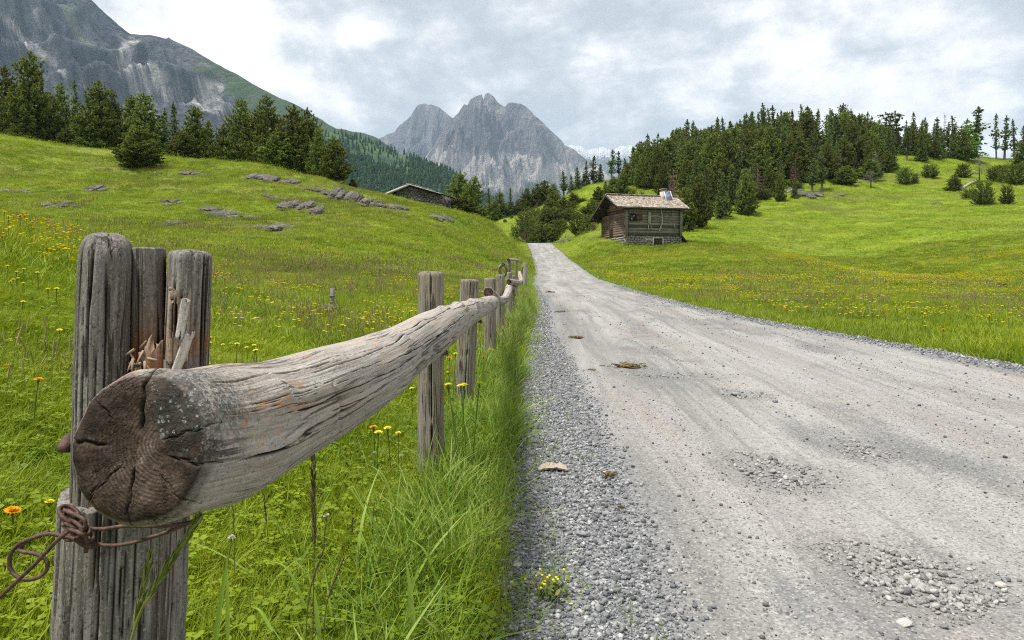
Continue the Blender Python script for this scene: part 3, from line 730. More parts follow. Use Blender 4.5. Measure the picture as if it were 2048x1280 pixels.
def bare_tree(name, seed, H=8.0, mat_=None):
    rg = np.random.default_rng(seed); tb = MB(); cb = MB()
    tb.tube([(0, 0, -.5), (.1, 0, H * .4), (0, .1, H * .97)], [.02 * H, .013 * H, .02], 6)
    for i in range(46):
        h = rg.uniform(.25, .95); a = rg.uniform(0, 6.28); l = H * .30 * (1.05 - h)**.6 * rg.uniform(.6, 1.2)
        o = np.array([0, 0, h * H]); d = np.array([math.cos(a), math.sin(a), rg.uniform(-.1, .4)])
        cb.tube([o, o + d * l * .5, o + d * l + np.array([0, 0, rg.uniform(-.2, .3)])], [.035, .022, .010], 4, rg.uniform(.2, .9), False)
        for j in range(5):
            p = o + d * l * rg.uniform(.3, 1); e = rg.normal(0, 1, 3) * np.array([1, 1, .6]); e /= np.linalg.norm(e)
            cb.tube([p, p + e * l * .25, p + e * l * .42 + rg.normal(0, .08, 3)], [.018, .014, .008], 3, rg.uniform(.2, 1), False)
    return tb.mesh(name + '_trunk', M_BARK, True), cb.mesh(name + '_crown', mat_ or M_TWIG)

TREES = {}
def tree_kind(kind, n, Rb, H=10.0):
    TREES[kind] = [(conifer('%s_%d' % (kind, i), 900 + 17 * i + len(kind) * 5, H, Rb * (.9 + .1 * i), kind), Rb * (.9 + .1 * i)) for i in range(n)]
tree_kind('pine', 6, 2.5); tree_kind('spruce', 5, 1.75); tree_kind('tall', 4, 1.45); tree_kind('flat', 2, 1.5)
tree_kind('bush', 3, 5.2); tree_kind('larch', 1, 2.6); tree_kind('dead', 2, 1.7)
TREES['bare'] = [(bare_tree('bare_%d' % i, 70 + i), 2.2) for i in range(2)]
TREE_N = [0]
def plant(kind, x, y, z, H, W, label, group, name=None, cat='tree'):
    """a tree: Empty > trunk, crown"""
    TREE_N[0] += 1
    (tm, cm), rb = TREES[kind][TREE_N[0] % len(TREES[kind])]
    base = 10.0 if kind != 'bare' else 8.0
    sz = H / base; sx = W / (2 * rb)
    nm = name or {'pine': 'pine_tree', 'spruce': 'spruce_tree', 'tall': 'spruce_tree', 'flat': 'spruce_tree', 'bush': 'shrub', 'larch': 'larch_tree', 'dead': 'dead_tree', 'bare': 'dead_tree'}[kind]
    t = thing(nm, label, cat, (x, y, z - .1), group, random.uniform(0, 6.28), (sx, sx, sz))
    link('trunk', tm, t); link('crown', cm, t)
    return t
# ray down a photo column to the ground between two distances
def ground_at(px, d):
    x = (px - CX) / F * d; return x, d, float(land(x, d))
def tree_px(kind, px, top, W, d, label, group, base=None, **kw):
    """tree whose top and width come from the photograph; stands on the land at distance d (or where row `base` meets it)"""
    x, y, z = ground_at(px, d) if base is None else col_hit(px, base, d[0], d[1])
    H = max(.35, CZ + (HY - top) / F * y - z)
    return plant(kind, x, y, z, H, W / F * y, label, group, **kw)

GL = 'pines on the left ridge'
LEFT = [ # kind, column, top row, width, distance, label
 ('pine', -40, 120, 90, 100, 'dark pine cut by the left edge of the wood on the ridge'),
 ('pine', 12, 132, 66, 104, 'dark pine behind and just left of the tallest stone pine'),
 ('pine', 64, 105, 92, 97, 'tallest stone pine with a layered pointed top on the left ridge'),
 ('pine', 20, 190, 60, 96, 'broad low pine at the far left end of the ridge wood'),
 ('pine', 38, 238, 44, 94.5, 'small bushy pine in front of the tallest stone pine'),
 ('pine', 100, 185, 55, 101, 'dark pine filling the gap right of the tallest stone pine'),
 ('pine', 122, 165, 50, 104, 'slim pine between the tallest stone pine and the grey gap'),
 ('spruce', 150, 161, 46, 100, 'thin airy conifer standing in the gap of the left wood'),
 ('pine', 194, 160, 84, 94, 'broad pine with a rounded peak right of the airy conifer'),
 ('pine', 135, 255, 46, 94, 'low dark pine bush under the airy conifer'),
 ('pine', 226, 180, 50, 99, 'narrow pine right behind the broad rounded pine'),
 ('pine', 262, 190, 56, 98, 'pine standing behind the lone bushy pine on the meadow'),
 ('pine', 291, 186, 78, 94, 'twin topped pine above and right of the lone bushy pine'),
 ('pine', 175, 250, 60, 92.5, 'wide bushy pine at the foot of the broad rounded pine'),
 ('pine', 276, 250, 92, 77, 'lone bushy pine standing forward on the grassy slope'),
 ('spruce', 328, 216, 40, 97, 'small spire pine between the twin topped pine and the thin ones'),
 ('spruce', 349, 204, 44, 95, 'pine with a thin spire seen against the grey mountain'),
 ('pine', 386, 211, 58, 94, 'pine with an open top in the middle of the left wood'),
 ('pine', 365, 265, 60, 92, 'low pine filling the foot of the middle of the left wood'),
 ('pine', 414, 240, 44, 94, 'short pine in the dip of the treetops of the left wood'),
 ('pine', 446, 246, 50, 92, 'short broad pine left of the tall dense clump'),
 ('pine', 479, 196, 66, 92, 'tall rounded pine at the left of the dense clump'),
 ('pine', 536, 191, 84, 89, 'tallest pine of the dense clump on the ridge'),
 ('pine', 508, 232, 70, 91, 'dark pine in the middle of the dense clump'),
 ('pine', 590, 209, 76, 87, 'broad pine right of the tallest one in the dense clump'),
 ('pine', 616, 217, 66, 86, 'pine with ragged side branches at the right of the dense clump'),
 ('pine', 560, 262, 90, 85.5, 'low wide pine at the foot of the dense clump'),
 ('pine', 637, 254, 52, 83, 'shorter pine at the right edge of the dense clump'),
 ('pine', 669, 273, 66, 78.5, 'single pointed pine apart on the falling ridge'),
 ('pine', 705, 357, 22, 80, 'tiny pine peeping over the ridge right of the pointed pine'),
]
for (k, px, top, W, d, lab) in LEFT: tree_px(k, px, top, W, d, lab, GL)
GV = 'trees of the valley beyond the crest'
VAL = [
 ('pine', 918, 342, 64, 92, 'dense pine with the higher top right of the stone barn'),
 ('pine', 946, 352, 60, 90, 'dense pine with the lower top leaning on its higher neighbour'),
 ('pine', 930, 392, 88, 88, 'low broad pine at the foot of the two dense pines'),
 ('spruce', 888, 383, 20, 98, 'small dark conifer between the stone barn and the dense pine'),
 ('spruce', 978, 376, 17, 190, 'thin dark spruce just right of the two dense pines'),
 ('pine', 1001, 384, 36, 192, 'round dark pine in the far dip of the valley'),
 ('spruce', 1021, 375, 20, 192, 'pointed spruce in the far dip of the valley'),
 ('pine', 987, 400, 44, 186, 'dark bushy pine under the thin spruce'),
 ('pine', 1038, 398, 30, 193, 'low dark pine right of the pointed spruce in the dip'),
 ('pine', 1056, 376, 36, 188, 'rounded pine at the foot of the wooded spur'),
 ('pine', 1074, 367, 36, 190, 'pine second up the wooded spur from the valley'),
 ('pine', 1091, 360, 36, 190, 'broad pine third up the wooded spur from the valley'),
 ('pine', 1106, 366, 30, 188, 'narrow pine fourth up the wooded spur from the valley'),
 ('pine', 1109, 380, 42, 168, 'wide dark pine in front of the row up the spur'),
 ('tall', 1128, 342, 28, 192, 'open pine with a bent top above the spur meadow'),
 ('spruce', 1155, 332, 22, 195, 'pointed spruce left of the group on the spur'),
 ('spruce', 1143, 350, 20, 197, 'lower spruce left of the pointed one on the spur'),
 ('spruce', 1172, 321, 24, 196, 'slim spruce in the group against the grey mountain'),
 ('tall', 1186, 312, 28, 196, 'tallest spruce in the group against the grey mountain'),
 ('spruce', 1199, 328, 24, 197, 'spruce at the right of the group against the grey mountain'),
 ('tall', 1224, 299, 30, 194, 'tall pine with a bare stem against the snowy ridge'),
 ('tall', 1238, 302, 22, 195, 'slender spruce against the snowy ridge'),
 ('spruce', 1250, 316, 24, 193, 'shorter spruce beside the wood against the snowy ridge'),
 ('spruce', 1212, 361, 24, 172, 'dark spruce alone on the bright green spur'),
 ('dead', 1076, 404, 26, 165, 'thin greyish conifer among the shrubs of the valley'),
]
for (k, px, top, W, d, lab) in VAL: tree_px(k, px, top, W, d, lab, GV)
GB = 'shrubs around the valley crest'
VB = [
 ('bush', 1068, 417, 50, 160, 'dark round shrub on the valley side under the pine row'),
 ('bush', 1092, 428, 54, 150, 'large dark shrub in the middle of the valley thicket'),
 ('bush', 1060, 438, 44, 145, 'dark shrub on the left of the valley thicket'),
 ('bush', 1118, 440, 46, 142, 'shrub at the right of the valley thicket beside the meadow'),
 ('bush', 1085, 448, 60, 138, 'broad low shrub at the front of the valley thicket'),
 ('bush', 1140, 404, 36, 165, 'shrub on the spur above the valley thicket'),
 ('bush', 1118, 410, 40, 165, 'shrub left of the spur meadow'),
 ('bush', 1163, 396, 26, 170, 'small shrub on the bright spur'),
 ('bush', 1135, 430, 24, 150, 'small dark shrub on the meadow above the thicket'),
 ('bush', 1156, 428, 40, 125, 'shrub left of the reddish one behind the hut'),
 ('bush', 1176, 430, 36, 118, 'dark shrub touching the gable of the hut'),
 ('bush', 1010, 438, 9, 178, 'tiny round shrub on the far green slope'),
 ('bush', 1023, 431, 8, 180, 'tiny upper shrub on the far green slope'),
 ('bush', 1037, 440, 12, 176, 'small shrub at the right of the far green slope'),
 ('bush', 1210, 392, 30, 160, 'shrub behind the roof end of the hut'),
 ('bush', 1265, 378, 22, 130, 'yellowish shrub just above the hut roof'),
 ('bush', 1284, 384, 14, 128, 'low yellowish shrub above the middle of the hut roof'),
 ('pine', 1126, 392, 40, 160, 'rounded pine above the valley thicket, left of the spur meadow'),
 ('pine', 1146, 384, 30, 170, 'pine on the spur just below the pointed spruces'),
 ('pine', 1098, 396, 40, 158, 'pine standing over the middle of the valley thicket'),
 ('bush', 1104, 416, 60, 150, 'dark shrub joining the thicket to the pine row'),
 ('bush', 1078, 462, 50, 139, 'lowest dark shrub of the thicket at the road end'),
 ('bush', 1112, 456, 44, 138, 'dark shrub low at the right end of the thicket'),
 ('bush', 1050, 425, 36, 152, 'dark shrub above the withered bush at the road end'),
 ('bush', 1030, 452, 20, 150, 'small dark shrub left of the withered bush'),
 ('bush', 1142, 416, 40, 148, 'shrub bridging the thicket and the spur meadow'),
 ('pine', 1196, 372, 30, 160, 'small pine on the spur behind the hut gable'),
 ('pine', 1228, 352, 34, 168, 'pine on the spur right of the lone dark spruce'),
 ('pine', 1182, 398, 38, 140, 'bushy pine rising behind the gable of the hut'),
 ('bush', 1200, 404, 40, 130, 'shrub just behind the roof corner of the hut'),
 ('pine', 1246, 340, 36, 160, 'pine at the left end of the right wood above the hut roof'),
 ('bush', 1170, 414, 30, 140, 'shrub on the slope left of the bushy pine by the hut'),
]
for (k, px, top, W, d, lab) in VB: tree_px(k, px, top, W, d, lab, GB if k == 'bush' else GV, cat='shrub' if k == 'bush' else 'tree')
tree_px('dead', 1051, 454, 34, 142, 'brown withered bush at the end of the road', 'withered bushes', name='withered_bush', cat='shrub')
tree_px('dead', 1190, 440, 26, 112, 'rusty red bush beside the gable of the hut', 'withered bushes', name='withered_bush', cat='shrub')
GR = 'shrubs on the right pasture'
RB = [
 ('bush', 1860, 329, 36, (120, 175), 355, 'round green shrub at the edge of the pasture below the crest'),
 ('bush', 1809, 335, 30, (115, 172), 369, 'yellow green shrub at the edge of the wood'),
 ('bush', 1829, 347, 15, (115, 172), 367, 'small shrub between the yellow green and the round one'),
 ('bush', 1926, 328, 30, (115, 172), 355, 'dark shrub left of the grey dead tree'),
 ('pine', 1907, 348, 30, (110, 168), 382, 'small pine with open branches on the pasture'),
 ('bush', 1968, 362, 46, (100, 160), 410, 'large dark shrub on the pasture at the right'),
 ('bush', 2014, 371, 28, (100, 160), 408, 'round shrub alone at the right of the pasture'),
 ('bush', 1938, 378, 30, (105, 160), 398, 'low shrub left of the large dark shrub'),
 ('bush', 2000, 330, 36, (115, 172), 360, 'shrub at the left of the thicket by the right edge'),
 ('bush', 2032, 328, 44, (115, 172), 368, 'big shrub of the thicket by the right edge'),
 ('bush', 1985, 335, 26, (115, 172), 362, 'reddish green shrub right of the grey dead tree'),
 ('bush', 2010, 345, 34, (112, 172), 366, 'low front shrub of the thicket by the right edge'),
 ('bush', 2006, 573, 20, (28, 60), 578, 'tiny dark shrub at the end of the yellow meadow'),
]
for (k, px, top, W, dd, base, lab) in RB: tree_px(k, px, top, W, dd, lab, GR, base=base, cat='tree' if k == 'pine' else 'shrub')
tree_px('bare', 1959, 306, 44, (112, 172), 'grey leafless dead tree among the pasture shrubs', 'dead trees', base=366)
tree_px('dead', 1348, 340, 34, 118, 'reddish dead conifer behind the hut chimney', 'dead trees')
tree_px('bare', 1750, 300, 30, 150, 'grey dead conifer at the edge of the dark wood', 'dead trees')
tree_px('bare', 1742, 338, 44, 140, 'brown leafless thicket at the foot of the wood', 'dead trees', name='dead_bush', cat='shrub')
# front edge of the right wood and the crest, tree by tree
FE = [
 ('pine', 1398, 350, 50, 102, 'pine directly right of the hut roof'),
 ('pine', 1373, 372, 40, 98, 'low pine behind the right end of the hut'),
 ('pine', 1492, 346, 42, 118, 'olive pine at the lowest corner of the wood'),
 ('spruce', 1445, 345, 36, 114, 'thin olive conifer between the hut and the corner pine'),
 ('dead', 1516, 332, 30, 132, 'conifer with a reddish dying top above the corner pine'),
 ('pine', 1560, 345, 26, 128, 'small pine on the open ground right of the corner pine'),
 ('tall', 1625, 318, 32, 134, 'left pine of the pair standing on a rock pile'),
 ('tall', 1643, 302, 36, 136, 'right pine of the pair standing on a rock pile'),
 ('pine', 1690, 330, 50, 142, 'broad pine right of the pair on the rock pile'),
 ('pine', 1740, 318, 44, 148, 'dense pine at the front of the dark wood'),
 ('spruce', 1590, 352, 16, 130, 'little bare stemmed conifer left of the rock pile pair'),
 ('spruce', 1779, 306, 40, 158, 'dense spruce left of the two yellow green shrubs'),
 ('larch', 1935, 237, 56, 178, 'bright green larch on the crest of the right hill'),
 ('tall', 1952, 214, 46, 186, 'tall dark pine right behind the bright larch'),
 ('flat', 1772, 225, 32, 186, 'flat branched conifer on the crest seen against the sky'),
 ('flat', 1792, 222, 30, 186, 'layered conifer right of the flat branched one on the crest'),
 ('tall', 1992, 227, 24, 186, 'leftmost of the slim pines on the crest by the right edge'),
 ('tall', 2010, 232, 26, 187, 'reddish slim pine with two bare stems by the right edge'),
 ('tall', 2028, 238, 22, 186, 'slim pine third on the crest by the right edge'),
 ('tall', 2046, 252, 24, 186, 'slim pine cut by the right edge of the picture'),
 ('pine', 2046, 280, 44, 168, 'dark dense pine at the right edge in front of the slim ones'),
 ('tall', 1877, 234, 24, 186, 'slim pine left of the bare grey poles on the crest'),
 ('tall', 1905, 232, 30, 184, 'dark crooked pine right of the bare grey poles'),
 ('tall', 1850, 236, 28, 182, 'pine on the crest in front of the thin ones'),
 ('tall', 1826, 224, 22, 187, 'narrow pine with a tufted top on the crest'),
 ('bare', 1890, 224, 14, 187, 'bare grey pole tree on the crest'),
 ('larch', 1265, 388, 24, 122, 'small yellow green sapling behind the hut roof'),
]
for (k, px, top, W, d, lab) in FE: tree_px(k, px, top, W, d, lab, 'trees along the right wood')
# the wood itself
def low_row(px): return np.interp(px, [1262, 1330, 1400, 1490, 1560, 1620, 1700, 1780, 1860, 1930], [372, 395, 420, 410, 380, 368, 350, 345, 322, 308])
tops = np.array([(1258,300),(1280,272),(1300,268),(1340,262),(1375,238),(1410,246),(1440,228),(1475,242),(1490,222),(1530,206),(1560,214),(1600,212),(1620,206),(1650,208),(1690,206),(1720,215),(1750,232),(1770,240),(1800,242),(1830,238),(1870,240),(1905,244),(1930,250)], float)
placed = []; rw = np.random.default_rng(5)
def try_place(px, d, mind):
    x, y, z = ground_at(px, d)
    if any((x - a)**2 + (y - b)**2 < mind**2 for a, b in placed): return None
    placed.append((x, y)); return x, y, z
LABR = {'crest': 'conifer on the crest of the right wood with its top against the sky',
        'mid': 'dark conifer inside the right wood surrounded by other treetops',
        'front': 'conifer in the front rows of the right wood facing the pasture'}
for i in range(80):                                     # crest trees with tops on the photographed skyline
    px = 1262 + i * (1925 - 1262) / 79 + rw.uniform(-5, 5)
    pos = try_place(px, rw.uniform(174, 190), 1.8)
    if pos is None: continue
    x, y, z = pos
    top = np.interp(px, tops[:, 0], tops[:, 1]) + abs(rw.normal(0, 13)) - 2
    H = float(np.clip(CZ + (HY - top) / F * y - z, 4, 19))
    k = rw.choice(['spruce', 'tall', 'pine'], p=[.45, .3, .25])
    plant(k, x, y, z, H, H * {'spruce': .36, 'tall': .30, 'pine': .46}[k] * rw.uniform(.9, 1.25), LABR['crest'], 'crest of the right wood')
n = 0
for i in range(2500):
    px = rw.uniform(1255, 1900); x0, d0, z0 = col_hit(px, low_row(px), 95, 195)
    if d0 > 182: continue
    d = d0 + (182 - d0) * rw.random()**1.1
    if px > 1790 and rw.random() < .6: continue
    pos = try_place(px, d, 2.3)
    if pos is None: continue
    x, y, z = pos
    fr = (d - d0) / max(182 - d0, 1)
    # keep under the skyline of the photograph
    top = np.interp(px, tops[:, 0], tops[:, 1]) + 12
    H = min(rw.uniform(4.5, 8) if fr < .18 else rw.uniform(7.5, 12.5), CZ + (HY - top) / F * y - z)
    if H < 3: continue
    k = rw.choice(['spruce', 'pine', 'tall', 'dead'], p=[.34, .54, .10, .02])
    plant(k, x, y, z, float(H), float(H) * {'spruce': .38, 'tall': .30, 'pine': .54, 'dead': .3}[k] * rw.uniform(.9, 1.25), LABR['front' if fr < .25 else 'mid'] if k != 'dead' else 'brown dying conifer inside the right wood', 'dying trees of the right wood' if k == 'dead' else 'front of the right wood' if fr < .25 else 'inside of the right wood')
    n += 1
    if n > 150: break
for i in range(22):                                     # undergrowth at the lower edge of the wood
    px = rw.uniform(1400, 1790); x, y, z = col_hit(px, low_row(px) + rw.uniform(-6, 8), 95, 190)
    plant('bush', x, y, z, rw.uniform(1, 2.2), rw.uniform(1.8, 3.6), 'low shrub along the lower edge of the right wood', 'undergrowth of the right wood', cat='shrub')

# far wood: one mass on the far hillside
def far_wood():
    srcs = []
    for i in range(4):
        rg = np.random.default_rng(300 + i); C, D, S = [], [], []
        for h in np.linspace(.12, .97, 13):
            nb = max(3, int(9 * (1 - h) + 2))
            for b in range(nb):
                a = b * 6.283 / nb + rg.uniform(0, 1); rr = 2.3 * (1 - h)**.85 * rg.uniform(.6, 1.1)
                C.append((math.cos(a) * rr * .7, math.sin(a) * rr * .7, h * 11)); D.append((math.cos(a), math.sin(a), .2)); S.append(rg.uniform(.2, .8))
        V, Fc, sh = tufts(rg, np.array(C), np.array(D), 5, 1.35, .33, np.array(S))
        srcs.append(mesh_np('far_conifer', V, Fc, M_FARN, {'shade': sh}, False))
    rg = np.random.default_rng(8); N = 9500
    px = rg.uniform(560, 1075, N); y = rg.uniform(600, 1560, N); x = (px - CX) / F * y
    z = wood_h(x, y)
    py = HY - (z - CZ) / y * F
    pc = CX + x / 1500 * F
    zc = np.interp(pc, SW[:, 0], SW[:, 1])
    edge = py - zc
    clear = fbm(x / 90, y / 120, seed=77, octs=3) > .42
    near_top = (edge < 22) & (rg.random(N) < .80) & (px < 820)
    ok = (z > 10) & ~clear & ~near_top
    x, y, z = x[ok], y[ok], z[ok]; M = len(x)
    rot = np.zeros((M, 3)); rot[:, 2] = rg.uniform(0, 6.28, M)
    s = rg.uniform(.7, 1.35, M)
    scatter('forest', np.stack([x, y, z - .3], 1), rot, s, rg.integers(0, 4, M), srcs, 'dense blue green conifer wood covering the far hillside')
far_wood()
# ================================================================== WEATHERED WOOD
def mat_wood(name, cols, fine=1.0, lichen=0.0, orange=0.0, rot=0.0, bmp=.004):
    """grain runs along z of the attribute gc; masks: crack, endg (sawn end), moss (grey lichen), red (rot)"""
    m, nt = new_mat(name)
    g = attr(nt, 'gc'); ck = attr(nt, 'crack', 'Fac'); eg = attr(nt, 'endg', 'Fac'); ms = attr(nt, 'moss', 'Fac'); rd = attr(nt, 'red', 'Fac')
    f = fine
    st = noise(nt, vscale(nt, g, (105 * f, 105 * f, 3.0 * f)), 1.0, 6, .62, .15)      # long fibres
    st2 = noise(nt, vscale(nt, g, (260 * f, 260 * f, 11 * f)), 1.0, 4, .6)
    bl = noise(nt, vscale(nt, g, (9 * f, 9 * f, 3 * f)), 1.0, 5, .6)
    sp = noise(nt, vscale(nt, g, (230 * f, 230 * f, 150 * f)), 1.0, 3, .7)           # pits
    c = ramp(nt, math_(nt, 'ADD', math_(nt, 'MULTIPLY', st, .6), math_(nt, 'MULTIPLY', st2, .4)), [(.34, cols[0]), (.45, cols[1]), (.54, cols[2]), (.68, cols[3])])
    c = mixc(nt, ramp(nt, bl, [(.40, .40), (.55, 0.0)]), c, cols[1])
    sp2 = noise(nt, vscale(nt, g, (300 * f, 300 * f, 210 * f)), 1.0, 3, .7)
    c = mixc(nt, ramp(nt, sp2, [(.56, 0.0), (.68, .55)]), c, tuple(min(.6, v * 1.25) for v in cols[3]))
    c = mixc(nt, ramp(nt, sp, [(.33, .75), (.44, 0.0)]), c, tuple(v * .45 for v in cols[0]))
    warm = noise(nt, vscale(nt, g, (14 * f, 14 * f, 2 * f)), 1.0, 4, .6)
    c = mixc(nt, ramp(nt, warm, [(.50, 0.0), (.66, .45)]), c, (cols[2][0] * .95, cols[2][1] * .80, cols[2][2] * .66))
    fc = math_(nt, 'ABSOLUTE', math_(nt, 'SUBTRACT', noise(nt, vscale(nt, g, (30 * f, 30 * f, 1.0 * f)), 1.0, 5, .6, .4), .5))
    hair = ramp(nt, fc, [(.0, 1.0), (.010, .75), (.022, 0.0)])
    gate = ramp(nt, noise(nt, vscale(nt, g, (20 * f, 20 * f, 3 * f)), 1.0, 2, .5), [(.47, 0.0), (.56, 1.0)])
    hair = math_(nt, 'MULTIPLY', hair, gate)
    c = mixc(nt, math_(nt, 'MULTIPLY', hair, .85), c, (.035, .028, .022))
    # sawn end: year rings
    rn = attr(nt, 'ring', 'Fac')
    rw_ = math_(nt, 'ADD', rn, math_(nt, 'MULTIPLY', noise(nt, g, 16, 3, .6), 2.6))
    wv = math_(nt, 'SINE', math_(nt, 'MULTIPLY', rw_, 6.2832))
    en = noise(nt, g, 22, 6, .7)
    ec = ramp(nt, math_(nt, 'ADD', math_(nt, 'MULTIPLY', math_(nt, 'MULTIPLY', wv, .045), ramp(nt, noise(nt, g, 15, 3, .6), [(.42, .15), (.60, 1.0)])), math_(nt, 'ADD', math_(nt, 'MULTIPLY', en, .75), math_(nt, 'MULTIPLY', sp, .25))), [(.32, (.010, .008, .006)), (.43, (.028, .020, .015)), (.53, (.062, .043, .032)), (.63, (.12, .090, .070)), (.73, (.27, .235, .20))])
    c = mixc(nt, eg, c, ec)
    # lichens
    if lichen > 0:
        gw = node(nt, 'ShaderNodeVectorMath', {0: node(nt, 'ShaderNodeTexNoise', {'Scale': 120.0, 'Detail': 3.0, 'Vector': g}).outputs['Color'], 1: (.008, .008, .008), 2: g}, operation='MULTIPLY_ADD').outputs[0]
        v = voro(nt, gw, 165); vcol = node(nt, 'ShaderNodeSeparateColor', {0: voro(nt, gw, 165, out='Color')}).outputs[0]; vc = noise(nt, g, 38, 5, .7)
        gate2 = ramp(nt, math_(nt, 'ADD', vc, math_(nt, 'MULTIPLY', ms, .20)), [(.54, 0.0), (.62, 1.0)])
        lm = math_(nt, 'MULTIPLY', math_(nt, 'MULTIPLY', ramp(nt, math_(nt, 'SUBTRACT', v, math_(nt, 'MULTIPLY', vcol, .34)), [(.02, 1.0), (.16, 0.0)]), ramp(nt, noise(nt, g, 420, 3, .7), [(.40, .25), (.55, 1.0)])), math_(nt, 'MULTIPLY', gate2, ms))
        c = mixc(nt, math_(nt, 'MULTIPLY', ramp(nt, math_(nt, 'ADD', vc, math_(nt, 'MULTIPLY', ms, .22)), [(.52, 0.0), (.66, .85)]), math_(nt, 'MULTIPLY', ms, ramp(nt, noise(nt, g, 190, 4, .7), [(.42, .25), (.56, 1.0)]))), c, (.045, .045, .042))
        c = mixc(nt, math_(nt, 'MULTIPLY', lm, lichen), c, mixc(nt, vcol, (.14, .155, .155), (.33, .345, .335)))
    if orange > 0:
        v3 = noise(nt, g, 52, 5, .72); b3 = noise(nt, vscale(nt, g, (1, 1, .45)), 7.5, 4, .55)
        om = math_(nt, 'MULTIPLY', ramp(nt, v3, [(.56, 0.0), (.62, 1.0)]), ramp(nt, b3, [(.50, 0.0), (.60, 1.0)]))
        om = math_(nt, 'MULTIPLY', math_(nt, 'MULTIPLY', om, attr(nt, 'topside', 'Fac')), math_(nt, 'SUBTRACT', 1.0, math_(nt, 'MULTIPLY', eg, .9)))
        c = mixc(nt, math_(nt, 'MULTIPLY', om, orange), c, (.46, .19, .045))
    c = mixc(nt, math_(nt, 'MULTIPLY', rd, ramp(nt, bl, [(.38, .45), (.58, 1.0)])), c, (.235, .080, .028))
    c = mixc(nt, ramp(nt, ck, [(.15, 0.0), (.75, .93)]), c, (.018, .014, .011))
    h = math_(nt, 'ADD', math_(nt, 'MULTIPLY', st, .8), math_(nt, 'MULTIPLY', st2, .35))
    h = math_(nt, 'ADD', h, math_(nt, 'MULTIPLY', sp, .25))
    h = math_(nt, 'SUBTRACT', h, math_(nt, 'MULTIPLY', hair, .6))
    h = math_(nt, 'ADD', h, math_(nt, 'MULTIPLY', eg, math_(nt, 'ADD', math_(nt, 'MULTIPLY', wv, .012), math_(nt, 'MULTIPLY', en, 1.0))))
    if lichen > 0: h = math_(nt, 'ADD', h, math_(nt, 'MULTIPLY', lm, .35))
    finish(nt, c, .88, bump(nt, h, .85, bmp / f), .15)
    return m
W_LOG = mat_wood('silvered_log', [(.15, .128, .110), (.275, .245, .218), (.375, .345, .312), (.47, .44, .41)], 1.0, .95, .9)
W_POST = mat_wood('grey_post_wood', [(.050, .045, .040), (.132, .120, .107), (.225, .207, .188), (.36, .34, .315)], 1.0)
W_POST2 = mat_wood('brown_post_wood', [(.085, .072, .056), (.175, .155, .122), (.265, .24, .195), (.34, .31, .26)], 1.0)
W_SPLIT = mat_wood('split_wood', [(.12, .08, .055), (.24, .17, .125), (.34, .26, .20), (.46, .39, .33)], 1.2)
W_FRESH = mat_wood('pale_splinter_wood', [(.30, .27, .24), (.42, .39, .36), (.50, .47, .44), (.58, .55, .52)], 1.2)

